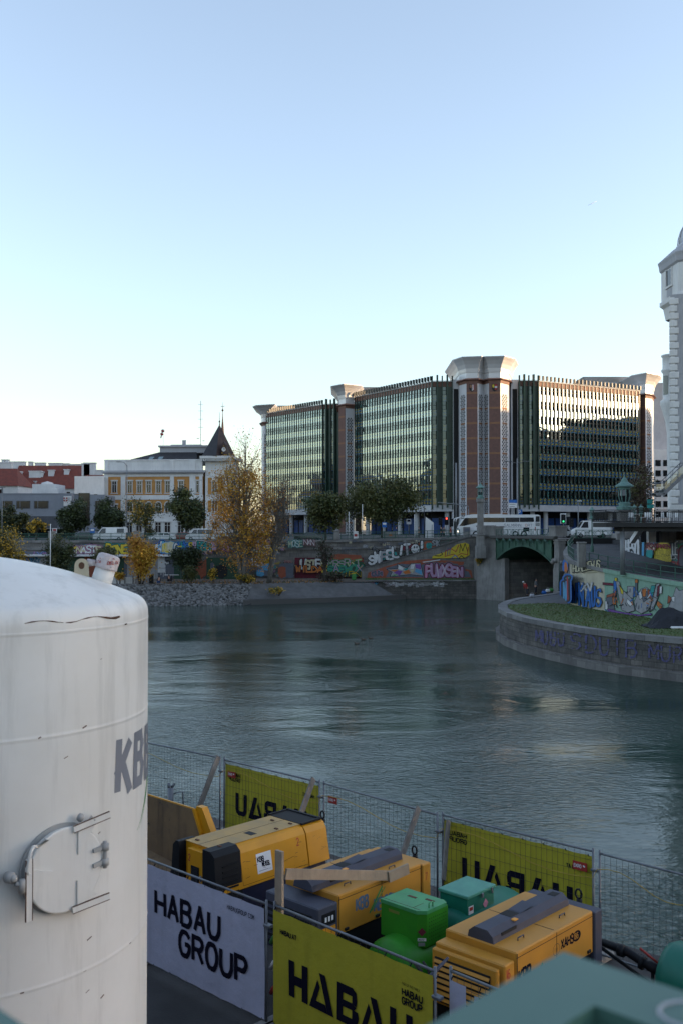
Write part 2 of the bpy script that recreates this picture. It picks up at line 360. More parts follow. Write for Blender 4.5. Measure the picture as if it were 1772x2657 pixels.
def glass_panel(nm, c, refl, tint=(.86, .95, .92), rough=.03):
    """coated curtain-wall glass: a mirror film over a coloured body, slightly wavy panes"""
    m = bpy.data.materials.new(nm); MATS[nm] = m; m.use_nodes = True; t = m.node_tree; n = t.nodes; L = t.links; n.clear()
    tc = n.new('ShaderNodeTexCoord'); ns = n.new('ShaderNodeTexNoise'); ns.inputs['Scale'].default_value = .5; L.new(tc.outputs['Object'], ns.inputs['Vector'])
    bp = n.new('ShaderNodeBump'); bp.inputs['Strength'].default_value = .06; bp.inputs['Distance'].default_value = .3; L.new(ns.outputs[0], bp.inputs['Height'])
    d = n.new('ShaderNodeBsdfDiffuse'); d.inputs['Color'].default_value = (*c, 1)
    g = n.new('ShaderNodeBsdfGlossy'); g.inputs['Color'].default_value = (*tint, 1); g.inputs['Roughness'].default_value = rough; L.new(bp.outputs[0], g.inputs['Normal'])
    mx = n.new('ShaderNodeMixShader'); mx.inputs[0].default_value = refl; o = n.new('ShaderNodeOutputMaterial')
    L.new(d.outputs[0], mx.inputs[1]); L.new(g.outputs[0], mx.inputs[2]); L.new(mx.outputs[0], o.inputs[0])
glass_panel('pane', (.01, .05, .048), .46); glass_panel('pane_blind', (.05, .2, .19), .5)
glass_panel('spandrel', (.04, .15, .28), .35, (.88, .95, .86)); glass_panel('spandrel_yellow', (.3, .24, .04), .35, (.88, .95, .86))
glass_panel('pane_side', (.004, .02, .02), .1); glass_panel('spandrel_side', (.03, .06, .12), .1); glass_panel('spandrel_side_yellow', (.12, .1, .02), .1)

def water_mat():
    m = bpy.data.materials.new('water'); MATS['water'] = m; m.use_nodes = True; t = m.node_tree; n = t.nodes; L = t.links
    b = n['Principled BSDF']; b.inputs['Base Color'].default_value = (.017, .042, .033, 1); b.inputs['Roughness'].default_value = .05; b.inputs['IOR'].default_value = 1.33; b.inputs['Specular IOR Level'].default_value = .4
    g = n.new('ShaderNodeNewGeometry')
    mp = n.new('ShaderNodeMapping'); mp.inputs['Rotation'].default_value = (0, 0, R(20)); mp.inputs['Scale'].default_value = (1, 1.6, 1); L.new(g.outputs['Position'], mp.inputs[0])
    def noise(s, d, dist=0.):
        x = n.new('ShaderNodeTexNoise'); x.inputs['Scale'].default_value = s; x.inputs['Detail'].default_value = d; x.inputs['Distortion'].default_value = dist; L.new(mp.outputs[0], x.inputs['Vector']); return x.outputs[0]
    a = noise(2.8, 6, .6); c = noise(.16, 3, 1.2); e = noise(.05, 2, .8)
    def math_(op, x, y):
        q = n.new('ShaderNodeMath'); q.operation = op
        for i, v in enumerate((x, y)):
            if isinstance(v, (int, float)): q.inputs[i].default_value = v
            else: L.new(v, q.inputs[i])
        return q.outputs[0]
    mr = n.new('ShaderNodeMapRange'); mr.inputs[1].default_value = .42; mr.inputs[2].default_value = .62; mr.inputs[3].default_value = .2; mr.inputs[4].default_value = 1.; L.new(e, mr.inputs[0])
    h = math_('ADD', math_('MULTIPLY', a, mr.outputs[0]), math_('MULTIPLY', c, 1.6))
    bp = n.new('ShaderNodeBump'); bp.inputs['Strength'].default_value = .55; bp.inputs['Distance'].default_value = .085; L.new(h, bp.inputs['Height']); L.new(bp.outputs[0], b.inputs['Normal'])
water_mat()

# ---------------------------------------------------------------- yard frame: a along the near bank, b towards the water
YO = Vector((-1.2, 15.95, 0)); YV = Vector((.727, -.687, 0)); YU = Vector((.687, .727, 0)); YR = math.atan2(YV.y, YV.x)
QZ = 2.0; SZ = 8.85
def Y2(a, b, z=0): return YO + YV * a + YU * b + Vector((0, 0, z))
def poly_ab(pts): return [tuple(Y2(*p)[:2]) for p in pts]

# ---------------------------------------------------------------- the ground, water and banks
MB().quad((-900, -500, 0), (900, -500, 0), (900, 900, 0), (-900, 900, 0)).build('canal_water', 'water', kind='structure')
b = MB(); b.prism(poly_ab([(-110, -10.2), (90, -10.2), (90, 7.0), (-110, 7.0)]), -3, QZ); struct(b, 'quay_pavement', 'quay_concrete')
b = MB(); b.prism(poly_ab([(-140, -60), (120, -60), (120, -10.75), (-140, -10.75)]), -3, SZ - .15); struct(b, 'embankment_street', 'asphalt')
b = MB(); b.wall([Y2(-140, -10.7), Y2(120, -10.7)], -2, SZ + .12); b.prism(poly_ab([(-140, -10.72), (120, -10.72), (120, -10.3), (-140, -10.3)]), SZ + .12, SZ + .32)
tag(b.build('quay_wall', 'stone'), 'stone quay wall below the green parapet the view is taken from', 'wall')
# beach, far street, right bank
FW = [(-140, 158.5), (-66, 152.5), (-1, 149.24), (19.7, 148.2)]      # line of the far quay wall
shore = [(-140, 133), (-60, 131), (-26, 130.5), (-13, 132.5), (2, 139.5), (10, 144.0), (19.9, 144.2), (21.5, 141.3)]
beach = [(-140, 137), (-60, 135), (-26, 134.5), (-13, 136.6), (-5, 140.5), (4, 143.6), (10, 144.6), (19.7, 144.7)]
b = MB(); n = len(beach)
vs = [(x, y, 2.55) for x, y in beach] + [(x, y, 2.75) for x, y in [(19.7, 149), (-1, 150), (-66, 153), (-140, 159)]]
b.add(vs, [tuple(range(len(vs)))]); struct(b, 'beach', 'sand')
b = MB()
st = [(-400, 160), (-140, 158.7), (-66, 152.7), (-1, 149.4), (19.7, 148.4), (40, 148), (900, 148), (900, 1500), (-400, 1500)]
zz = [8.2, 8.2, 8.2, 8.35, 8.85, 8.85, 8.85, 8.85, 8.2]
b.add([(x, y, z) for (x, y), z in zip(st, zz)], [(0, 1, 2, 8), (2, 3, 8), (3, 4, 8), (4, 5, 7, 8), (5, 6, 7)]); struct(b, 'far_street', 'asphalt')
b = MB(); b.prism([(-3000, 700), (3000, 700), (3000, 8000), (-3000, 8000)], 0, 8.1); struct(b, 'city_ground', 'asphalt')
# the spit on the right: curved quay with a coping, paving, grass and the ramp road
spit = [(70, 30), (46, 46), (33, 57), (26.5, 62.4), (22.5, 65.7), (19.8, 68.7), (17.9, 72), (16.3, 76.4), (15.0, 81), (14.35, 86), (14.4, 91), (15.1, 95.5), (16.4, 100), (18.4, 104.6), (21.2, 108.6), (24.4, 113.5), (26.4, 119), (27.2, 125.5)]
def inset(pts, d):
    out = []
    for i, p in enumerate(pts):
        a = Vector(pts[max(0, i - 1)]); c = Vector(pts[min(len(pts) - 1, i + 1)]); t = (c - a).normalized(); out.append((p[0] + t.y * d, p[1] - t.x * d))
    return out
PZ = 2.85
sp_in = inset(spit, .75)
b = MB(); b.wall(spit, -2, PZ - .38, flip=True); b.k = 1
lo = inset(spit, -.12); b.wall(lo, PZ - .38, PZ, flip=True)
for i in range(len(spit) - 1): b.quad(*[(q[0], q[1], PZ) for q in (lo[i], sp_in[i], sp_in[i + 1], lo[i + 1])]); b.quad(*[(q[0], q[1], PZ - .38) for q in (lo[i], lo[i + 1], spit[i + 1], spit[i])])
b.k = 2; lo2 = inset(spit, -.35); b.wall(lo2, -1, .62, flip=True)
for i in range(len(spit) - 1): b.quad(*[(q[0], q[1], .62) for q in (lo2[i], spit[i], spit[i + 1], lo2[i + 1])])
spit_wall = tag(b.build('curved_quay_wall', ['stone_dark', 'coping', 'stone']), 'curved dark stone quay wall with pale coping round the grassy spit', 'wall')
b = MB(); b.add([(x, y, PZ - .04) for x, y in sp_in] + [(90, 126, PZ - .04), (90, 30, PZ - .04)], [tuple(range(len(sp_in) + 2))]); struct(b, 'promenade', 'cobble')
gpts = [p for p in inset(spit, .8) if 45 < p[1] < 97]
gl = gpts + [(20.2, 97.5), (23.2, 95), (25, 90), (28, 80), (40, 62), (60, 50)]
b = MB(); b.add([(x, y, PZ) for x, y in gl], [tuple(range(len(gl)))]); struct(b, 'lawn', 'grass_soil')
def inside(x, y, poly):
    c = False; n = len(poly)
    for i in range(n):
        (x0, y0), (x1, y1) = poly[i], poly[i - 1]
        if (y0 > y) != (y1 > y) and x < (x1 - x0) * (y - y0) / (y1 - y0) + x0: c = not c
    return c
rg = random.Random(3); b = MB(); n = 0
while n < 9000:
    x, y = rg.uniform(14, 34), rg.uniform(60, 98)
    if not inside(x, y, gl): continue
    n += 1; a = rg.uniform(0, 6.3); h = rg.uniform(.03, .1); w = rg.uniform(.03, .07); l = rg.uniform(-.06, .06)
    b.k = rg.random() < .3
    b.add([(x - w * math.cos(a), y - w * math.sin(a), PZ), (x + w * math.cos(a), y + w * math.sin(a), PZ), (x + l, y + l, PZ + h)], [(0, 1, 2)])
o = b.build('grass', ['grass', 'leaf_olive'], kind='stuff'); tag(o, 'short green grass on the curved spit', 'grass')

# riprap along the beach
rg = random.Random(5); b = MB()
def rock(b, c, r):
    pts = []
    for i in range(7):
        v = Vector((rg.gauss(0, 1), rg.gauss(0, 1), rg.gauss(0, 1))).normalized() * r * rg.uniform(.7, 1.15); pts.append(v)
    # squashed hexagon-ish block: two rings
    n = 5; vs = []; a0 = rg.uniform(0, 6.3); tilt = Matrix.Rotation(rg.uniform(-.6, .6), 3, 'X') @ Matrix.Rotation(rg.uniform(-.6, .6), 3, 'Y')
    for z, q in ((-.55, .8), (.1, 1.05), (.6, .6)):
        for k in range(n):
            a = a0 + k * 2 * math.pi / n + rg.uniform(-.25, .25); v = Vector((math.cos(a) * q * r * rg.uniform(.8, 1.2), math.sin(a) * q * r * rg.uniform(.8, 1.2), z * r * rg.uniform(.8, 1.2))); vs.append(Vector(c) + tilt @ v)
    b.add(vs, [(i * n + k, i * n + (k + 1) % n, (i + 1) * n + (k + 1) % n, (i + 1) * n + k) for i in range(2) for k in range(n)] + [tuple(2 * n + k for k in range(n))])
for _ in range(3800):
    x = rg.uniform(-40, -12.3); t = rg.random()
    ys = 130.4 + max(0, (x + 26)) * .16; yb = 134.7 + max(0, (x + 26)) * .16
    b.k = rg.random() < .4; rock(b, (x, ys + (yb - ys) * t, -.1 + 2.6 * t + rg.uniform(-.1, .1)), rg.uniform(.14, .29))
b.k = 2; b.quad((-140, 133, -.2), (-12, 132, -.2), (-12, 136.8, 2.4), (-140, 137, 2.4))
o = b.build('riprap', ['rock', 'rock_dark', 'rock_gap'], kind='stuff'); tag(o, 'loose grey rocks along the water edge of the beach', 'rocks')
# sloped revetment and low slab
b = MB()
b.add([(-12.6, 133, .7), (-7, 135.6, .68), (2, 140, .6), (7.6, 143.0, .55), (4.5, 143.9, 2.4), (-4.6, 140.7, 2.62), (-12.2, 136.9, 2.6)], [(0, 1, 5, 6), (1, 2, 4, 5), (2, 3, 4)])
b.k = 1; b.prism([(-13, 132.3), (-7, 134.9), (2.2, 139.2), (9.2, 143.6), (7.6, 144.0), (2, 140.3), (-7, 136), (-12.9, 133.4)], -1, .66)
tag(b.build('revetment', ['cobble', 'coping']), 'sloped stone revetment with a pale concrete toe between the rocks and the river wall', 'revetment')

# ---------------------------------------------------------------- far quay walls with graffiti
mat('g_violet2', (.12, .11, .17), .85, var=.2, vs=2)
G = ['g_violet2', 'g_white', 'g_black', 'g_yellow', 'g_blue', 'g_red', 'g_orange', 'g_purple', 'g_teal', 'g_pink', 'g_grey', 'g_green', 'g_maroon', 'g_brick', 'g_sky', 'g_violet', 'g_cream', 'g_lilac', 'g_dkgreen', 'g_slate', 'mint_paint', 'cream_paint']
GI = {k.replace('g_', ''): i for i, k in enumerate(G)}
def pxwall(p0, p1, d0=.03):
    """drawing plane on the upright wall through plan points p0, p1; s,t are photo pixels (full size)"""
    p0 = Vector((*p0, 0)); p1 = Vector((*p1, 0)); ex = (p1 - p0).normalized(); nn = Vector((ex.y, -ex.x, 0))
    if nn.dot(p0) > 0: nn = -nn
    def fn(px, py, d):
        a, b = ray(px, -py); o = p0 + nn * (d0 + d * 8); t = o.dot(nn) / (a * nn.x + nn.y)
        return (a * t, t, CAMZ + b * t)
    return fn
def px2(mb, p0, p1, d0=.03): return Frame(mb, pxwall(p0, p1, d0), 3e-5)
def rect(f, x0, y0, x1, y1, k): f.poly([(x0, -y1), (x1, -y1), (x1, -y0), (x0, -y0)], GI[k])
def blob(f, x0, y0, x1, y1, k, seed=0, n=18, rough=.12):
    g = random.Random(seed); cx, cy, rx, ry = (x0 + x1) / 2, -(y0 + y1) / 2, (x1 - x0) / 2, (y1 - y0) / 2; pts = []
    for i in range(n):
        a = 2 * math.pi * i / n; c, s_ = math.cos(a), math.sin(a); q = g.uniform(1 - rough, 1 + rough) / max(abs(c), abs(s_)) ** .6
        pts.append((cx + rx * c * q, cy + ry * s_ * q))
    f.poly(pts, GI[k])
def gr(f, word, x0, y0, x1, y1, fill, edge, back=None, shine=None, seed=0, wt=.3, curve=0., grow=.1):
    fl = [GI[k] for k in ([fill] if isinstance(fill, str) else fill)]
    f.graffiti(word, x0, -y1, x1 - x0, y1 - y0, fl, GI[edge], GI[back] if back else None, GI[shine] if shine else None, seed, wt * (1.3 if wt >= .25 else 1.1), curve=curve, grow=grow * (1.5 if grow > .05 else 1))
def scatter(f, x0, y0, x1, y1, n, seed, hs=(5, 11), cols=('white', 'slate', 'sky', 'pink', 'teal', 'yellow', 'cream', 'purple', 'black', 'red', 'lilac')):
    g = random.Random(seed)
    for i in range(n):
        h = g.uniform(*hs); w = h * g.uniform(1.3, 3.2); x, y = g.uniform(x0, x1 - w), g.uniform(y0, y1 - h)
        wd = ''.join(g.choice('AEKRSOTNMBXZLU') for _ in range(g.randint(2, 5))); k = g.random()
        if k < .3: blob(f, x, y, x + w, y + h, g.choice(cols), seed * 31 + i, rough=.25)
        gr(f, wd, x, y, x + w, y + h, [g.choice(cols)], g.choice(('black', 'slate', 'maroon', 'white')) if k < .6 else 'black', None, None, seed * 7 + i, g.uniform(.1, .3), curve=g.uniform(-.1, .1), grow=.05 if k < .6 else .0)

b = MB()
b.wall(FW, [1.5] * 4, [8.0, 8.0, 8.15, 8.65])
for i in range(3):
    (x0, y0), (x1, y1) = FW[i], FW[i + 1]; z0, z1 = [8.0, 8.0, 8.15, 8.65][i:i + 2]
    b.k = 1; b.add([(x0, y0 - .22, z0), (x1, y1 - .22, z1), (x1, y1 - .22, z1 + .35), (x0, y0 - .22, z0 + .35), (x0, y0 + .6, z0 + .35), (x1, y1 + .6, z1 + .35), (x0, y0, z0), (x1, y1, z1)], [(0, 1, 2, 3), (3, 2, 5, 4), (0, 6, 7, 1)])
    b.add([(x0, y0 - .14, z0 - 1.1), (x1, y1 - .14, z1 - 1.1), (x1, y1 - .14, z1 - .8), (x0, y0 - .14, z0 - .8), (x0, y0 + .05, z0 - .8), (x1, y1 + .05, z1 - .8)], [(0, 1, 2, 3), (3, 2, 5, 4)])
wl = b.build('far_quay_wall', ['stone', 'coping']); tag(wl, 'long stone quay wall with graffiti between the beach and the far street', 'wall')
g = MB(); f = px2(g, FW[1], FW[2], .06)
scatter(f, 186, 1408, 560, 1438, 60, 201); scatter(f, 640, 1398, 760, 1440, 26, 202, (5, 9), ('slate', 'white', 'cream', 'lilac', 'teal')); gr(f, 'KNASTE', 186, 1418, 262, 1434, ['yellow', 'white', 'cream'], 'maroon', 'lilac', None, 1)
gr(f, 'BONE', 276, 1416, 330, 1437, ['cream', 'yellow'], 'black', 'teal', None, 2)
rect(f, 396, 1404, 470, 1438, 'slate')
gr(f, 'OAK', 405, 1410, 424, 1432, ['teal', 'white', 'sky'], 'black', 'blue', None, 31)
gr(f, 'PLUS', 424, 1411, 450, 1430, ['yellow', 'cream'], 'g_cream'[2:], 'sky', 'white', 3)
gr(f, 'CHAOS', 453, 1409, 500, 1425, ['white', 'teal', 'blue', 'yellow'], 'black', 'sky', None, 4)
rect(f, 500, 1406, 562, 1428, 'lilac')
gr(f, 'BBR', 513, 1408, 547, 1426, ['teal'], 'black', 'white', None, 5)
gr(f, 'TRIK', 575, 1408, 640, 1428, ['pink', 'white', 'sky'], 'black', 'purple', None, 6)
gr(f, 'MOSE', 750, 1402, 785, 1418, ['white', 'cream'], 'teal', None, None, 7, wt=.15)
gr(f, 'NXN', 790, 1399, 816, 1415, ['white'], 'maroon', None, None, 8, wt=.15)
blob(f, 38, 1430, 64, 1444, 'yellow', 3); rect(f, 64, 1432, 128, 1441, 'slate')
gr(f, 'LIVE', 68, 1432, 124, 1440, ['pink', 'sky', 'lilac'], 'purple', None, None, 9, wt=.2)
g.build('graffiti', G, wl)
g = MB(); f = px2(g, FW[2], FW[3], .06)
rect(f, 765, 1447, 943, 1500, 'maroon'); blob(f, 858, 1438, 942, 1462, 'brick', 4)
scatter(f, 660, 1450, 766, 1498, 24, 203); scatter(f, 852, 1450, 945, 1498, 40, 204, (6, 13)); scatter(f, 900, 1398, 1100, 1436, 26, 205, (4, 8), ('slate', 'slate', 'cream', 'grey', 'black')); gr(f, 'JUSTEN', 768, 1454, 846, 1474, ['white', 'cream'], 'black', None, None, 10)
gr(f, 'WILDAX', 768, 1468, 850, 1484, ['orange', 'yellow'], 'black', None, None, 11)
blob(f, 852, 1452, 945, 1498, 'dkgreen', 6)
gr(f, 'MRSRKT', 852, 1452, 936, 1470, ['lilac', 'red', 'cream'], 'green', None, None, 12, wt=.15)
gr(f, 'SAEWOX', 850, 1468, 940, 1484, ['green', 'orange', 'pink'], 'teal', None, None, 13, wt=.16)
gr(f, 'EXIRN', 856, 1484, 936, 1496, ['red', 'yellow', 'green'], 'black', None, None, 14, wt=.16)
gr(f, 'RBCS', 887, 1420, 926, 1432, ['slate'], 'slate', None, None, 15, wt=.12, grow=.01)
gr(f, 'TT', 952, 1416, 976, 1430, ['slate'], 'slate', None, None, 16, wt=.12, grow=.01)
blob(f, 1085, 1405, 1140, 1430, 'brick', 5); blob(f, 1105, 1408, 1120, 1424, 'teal', 8, rough=.03)
gr(f, 'SIK', 1122, 1403, 1140, 1416, ['grey'], 'black', None, None, 17)
blob(f, 1040, 1410, 1090, 1430, 'maroon', 9); blob(f, 985, 1430, 1030, 1452, 'teal', 10)
gr(f, 'SWFELIT', 958, 1441, 1062, 1465, ['white', 'white', 'grey'], 'black', None, None, 18, wt=.3, curve=.31, grow=.08)
f.line([(1064, -1424), (1071, -1413), (1080, -1411), (1088, -1417), (1089, -1430), (1082, -1438), (1071, -1437), (1065, -1430), (1064, -1424)], 3, GI['black'])
f.poly([(1066 + 11 + 11 * math.cos(a * .35), -1424.5 + 12 * math.sin(a * .35)) for a in range(18)], GI['white'])
for ex in (1074, 1081): f.line([(ex, -1418), (ex, -1422)], 3, GI['black'])
f.line([(1070, -1428), (1074, -1432), (1081, -1432), (1085, -1427)], 1.6, GI['black'])
gr(f, '!', 1090, 1408, 1098, 1434, ['white'], 'black', None, None, 19)
rect(f, 725, 1462, 762, 1500, 'slate'); blob(f, 722, 1470, 742, 1500, 'brick', 11); blob(f, 664, 1462, 706, 1496, 'slate', 12); blob(f, 680, 1462, 704, 1480, 'sky', 13); blob(f, 666, 1478, 686, 1496, 'sky', 14)
gr(f, 'HEY', 655, 1448, 684, 1468, ['white'], 'grey', None, None, 20, wt=.15)
g.build('graffiti', G, wl)

# low pavilion along the foot of the wall, with murals
ex = (Vector(FW[2]) - Vector(FW[1])).normalized(); base = Vector(FW[1])
b = MB(); d = Vector((ex.y, -ex.x)); p = [base + ex * t + d * q for t, q in ((-20, 2.6), (41, 2.6), (41, .1), (-20, .1))]
b.prism([tuple(q) for q in p], 2.4, 6.05)
root = thing('bar_pavilion', 'low flat roofed bar pavilion with dark murals at the foot of the quay wall', 'pavilion', (-40, 148.5, 2.7))
T = Matrix.Translation(-root.location)
def reb(mb): mb.v = [tuple(T @ Vector(q)) for q in mb.v]; return mb
reb(b).build('body', 'g_slate', root)
b = MB(); p = [base + ex * t + d * q for t, q in ((-20.3, 3.5), (41.6, 3.5), (41.6, .2), (-20.3, .2))]; b.prism([tuple(q) for q in p], 6.06, 6.28); reb(b).build('roof', 'plaster_white', root)
g = MB(); q0 = base + d * 2.6; q1 = q0 + ex * 10; f = px2(g, q0, q1, .03)
rect(f, -60, 1447, 68, 1500, 'slate'); rect(f, 68, 1448, 84, 1500, 'blue'); rect(f, 84, 1446, 128, 1500, 'grey'); gr(f, 'MAZY', 76, 1448, 104, 1458, ['black'], 'sky', None, None, 41, wt=.2)
rect(f, 128, 1446, 190, 1502, 'dkgreen'); rect(f, 190, 1447, 322, 1502, 'dkgreen'); blob(f, 215, 1446, 252, 1500, 'brick', 21, rough=.3); blob(f, 255, 1450, 285, 1490, 'slate', 22)
rect(f, 330, 1447, 410, 1502, 'grey'); rect(f, 410, 1446, 428, 1486, 'white'); rect(f, 428, 1446, 452, 1498, 'slate')
for pts in ([(419, -1476), (420, -1466), (424, -1458), (430, -1459), (433, -1463), (437, -1461)], [(419, -1464), (418, -1492)], [(424, -1466), (424, -1496)], [(429, -1466), (429, -1494)]): f.line(pts, 3.2 if len(pts) > 2 else 1.6, GI['white'])
f.line([(432, -1456), (440, -1454), (442, -1463)], 4, GI['black'])
rect(f, 452, 1447, 520, 1503, 'dkgreen'); blob(f, 505, 1448, 536, 1500, 'brick', 23, rough=.35); rect(f, 536, 1447, 640, 1503, 'dkgreen'); blob(f, 560, 1465, 590, 1500, 'black', 24); blob(f, 546, 1460, 556, 1480, 'slate', 25)
reb(g).build('mural', G, root)

# slanting ramp wall in front of the centre, and the river wall below it
RW0, RW1 = (2, 146.2), (21.0, 146.2)
def wpx(px, py, p0=RW0, p1=RW1, d=0.): return Vector(pxwall(p0, p1, 0)(px, -py, d / 8))
root = thing('ramp_wall', 'graffiti covered stone wall of the stair ramp climbing to the bridge abutment', 'wall', (12, 146, 2.7))
T = Matrix.Translation(-root.location)
top = [wpx(938, 1476), wpx(1010, 1458), wpx(1215, 1396), wpx(1246, 1394)]; bot = [Vector((q.x, q.y, 2.5)) for q in top]
b = MB()
for i in range(3):
    l0, l1 = top[i].x, top[i + 1].x
    b.quad(bot[i], bot[i + 1], top[i + 1], top[i], uv=[(l0, 2.5), (l1, 2.5), (l1, top[i + 1].z), (l0, top[i].z)])
    b.quad(top[i], top[i + 1], top[i + 1] + Vector((0, .45, 0)), top[i] + Vector((0, .45, 0)))
reb(b).build('wall_face', 'stone', root)
b = MB()
for i in range(3): b.beam(top[i] + Vector((0, .15, .08)), top[i + 1] + Vector((0, .15, .08)), .5, .2)
reb(b).build('coping', 'coping', root)
b = MB()
for i in range(1, 3):
    for h in (.5, 1.0): b.tube([top[i] + Vector((0, .2, h)), top[i + 1] + Vector((0, .2, h))], .03, 5)
for k in range(9): q = top[1].lerp(top[2], k / 8); b.tube([q + Vector((0, .2, 0)), q + Vector((0, .2, 1.02))], .03, 5)
reb(b).build('railing', 'railing_green', root)
g = MB(); f = px2(g, RW0, RW1, .03)
f.poly([(952, -1500), (1226, -1500), (1222, -1480), (1198, -1474), (1204, -1458), (1110, -1451), (1050, -1456), (1000, -1470), (955, -1486)], GI['brick'])
f.poly([(1000, -1498), (1222, -1498), (1215, -1483), (1195, -1478), (1186, -1463), (1110, -1460), (1092, -1466), (1040, -1463), (1000, -1474), (1008, -1484)], GI['slate'])
for pts in ([(1004, -1478), (1034, -1476), (1031, -1464), (1056, -1476), (1066, -1463), (1090, -1462), (1097, -1494), (1062, -1490), (1012, -1496), (1018, -1484)],):
    f.line(pts + pts[:1], 3, GI['black']); f.poly(pts, GI['grey'])
for i, (q, k) in enumerate((([(1010, -1479), (1034, -1478), (1028, -1486)], 'orange'), ([(1034, -1466), (1046, -1474), (1044, -1480), (1032, -1476)], 'white'), ([(1020, -1486), (1032, -1480), (1044, -1482), (1036, -1494)], 'purple'), ([(1046, -1476), (1060, -1474), (1052, -1482)], 'teal'), ([(1044, -1484), (1060, -1478), (1066, -1488), (1050, -1490)], 'orange'), ([(1066, -1466), (1076, -1464), (1072, -1476), (1064, -1476)], 'white'), ([(1076, -1464), (1090, -1464), (1092, -1478), (1078, -1474)], 'purple'), ([(1078, -1476), (1094, -1480), (1094, -1492), (1076, -1484)], 'sky'), ([(1012, -1494), (1034, -1489), (1024, -1494)], 'green'), ([(1062, -1478), (1074, -1478), (1070, -1488)], 'cream'))): f.poly(q, GI[k])
scatter(f, 1100, 1466, 1205, 1497, 16, 206, (6, 12), ('lilac', 'pink', 'slate', 'purple')); gr(f, 'FUWXSEN', 1106, 1468, 1198, 1495, ['lilac', 'pink'], 'maroon', 'slate', 'white', 50, wt=.3)
gr(f, 'DUN', 966, 1484, 990, 1494, ['slate'], 'black', 'lilac', None, 51)
f.poly([(1120, -1449), (1122, -1443), (1160, -1430), (1186, -1412), (1206, -1408), (1216, -1412), (1218, -1440), (1204, -1448)], GI['yellow'])
for pts, k, w in (([(1128, -1442), (1140, -1443), (1148, -1438), (1144, -1434)], 'black', 2), ([(1154, -1444), (1155, -1430), (1170, -1424), (1182, -1432), (1190, -1414)], 'red', 2), ([(1160, -1440), (1162, -1422)], 'violet', 2), ([(1166, -1438), (1168, -1420)], 'violet', 2), ([(1192, -1434), (1194, -1412), (1200, -1430), (1206, -1410), (1212, -1430)], 'black', 1.8), ([(1154, -1444), (1176, -1438), (1184, -1444), (1196, -1436), (1212, -1440), (1214, -1420)], 'red', 1.8), ([(1172, -1448), (1180, -1441), (1188, -1449)], 'blue', 2), ([(1190, -1449), (1196, -1442), (1204, -1448)], 'black', 2)): f.line(pts, w, GI[k])
f.poly([(1095, -1458), (1140, -1452), (1142, -1454), (1098, -1460)], GI['white'])
reb(g).build('graffiti', G, root)
# grass strip in front and the dark river wall
b = MB(); b.wall([(3.5, 144.4), (20.2, 144.4)], -2, 2.55); b.k = 1; b.box(3.5, 144.25, 2.552, 20.2, 144.9, 2.75)
rv = b.build('river_wall', ['stone_dark', 'coping']); tag(rv, 'dark damp stone river wall with white scrawl under the colourful ramp wall', 'wall')
g = MB(); f = px2(g, (3.5, 144.4), (20.2, 144.4), .03)
gr(f, 'TEMPEREX', 994, 1511, 1130, 1520, ['white'], 'white', None, None, 60, wt=.1, grow=0); f.line([(1000, -1515), (1160, -1516)], 1.2, GI['white'])
gr(f, 'O', 1132, 1508, 1150, 1521, ['white'], 'white', None, None, 61, wt=.1, grow=0)
scatter(f, 880, 1510, 990, 1524, 22, 207, (3, 7)); scatter(f, 990, 1510, 1160, 1524, 22, 208, (3, 6), ('white', 'grey')); gr(f, 'FUKNIMS', 882, 1512, 970, 1521, ['pink', 'lilac', 'white'], 'maroon', None, None, 62, wt=.12, grow=.05)
g.build('graffiti', G, rv)
b = MB(); rg = random.Random(9)
for i in range(900):
    x = rg.uniform(3.5, 19.5); y = rg.uniform(144.9, 146.1); h = rg.uniform(.1, .35); b.add([(x - .06, y, 2.7), (x + .06, y, 2.7), (x + rg.uniform(-.1, .1), y, 2.7 + h)], [(0, 1, 2)])
tag(b.build('grass', 'grass', kind='stuff'), 'ragged strip of grass on top of the river wall', 'grass')
# white scrawl on the revetment stays inside the low wall behind it
# ---------------------------------------------------------------- street railings on the far quay
def railing(name, label, pts, h=1.05, step=1.6, m='railing_green', lattice=False, posts=(), solid=False):
    root = thing(name, label, 'railing', pts[len(pts) // 2]); T = Matrix.Translation(-root.location)
    b = MB(T)
    for i in range(len(pts) - 1):
        p, q = Vector(pts[i]), Vector(pts[i + 1])
        for z in ((.12, h * .55, h) if not lattice else (.15, h)): b.tube([p + Vector((0, 0, z)), q + Vector((0, 0, z))], .035, 5)
    b.build('rail', m, root)
    for i in range(len(pts) - 1):
        p, q = Vector(pts[i]), Vector(pts[i + 1]); n = max(1, round((q - p).length / step))
        for k in range(n + (i == len(pts) - 2)): c = p.lerp(q, k / n); MB(T).beam(c, c + Vector((0, 0, h + .04)), .07).build('post', m, root)
    b = MB(T)
    for i in range(len(pts) - 1):
        p, q = Vector(pts[i]), Vector(pts[i + 1]); L = (q - p).length
        if lattice:
            n = max(1, round(L / 1.0))
            for k in range(n):
                c0, c1 = p.lerp(q, k / n), p.lerp(q, (k + 1) / n); lo, hi = Vector((0, 0, .15)), Vector((0, 0, h))
                b.tube([c0 + lo, c1 + hi], .022, 4); b.tube([c0 + hi, c1 + lo], .022, 4); m_ = c0.lerp(c1, .5) + Vector((0, 0, h * .57))
                ax = (c1 - c0).normalized(); b.tube([m_ + ax * .24 * math.cos(t) + Vector((0, 0, .24 * math.sin(t))) for t in [j * .785 for j in range(9)]], .022, 4)
        elif solid:
            n = max(1, round(L / .16))
            for k in range(n): c = p.lerp(q, (k + .5) / n); b.beam(c + Vector((0, 0, .12)), c + Vector((0, 0, h)), .03)
    if b.v: b.build('infill', m, root)
    return root
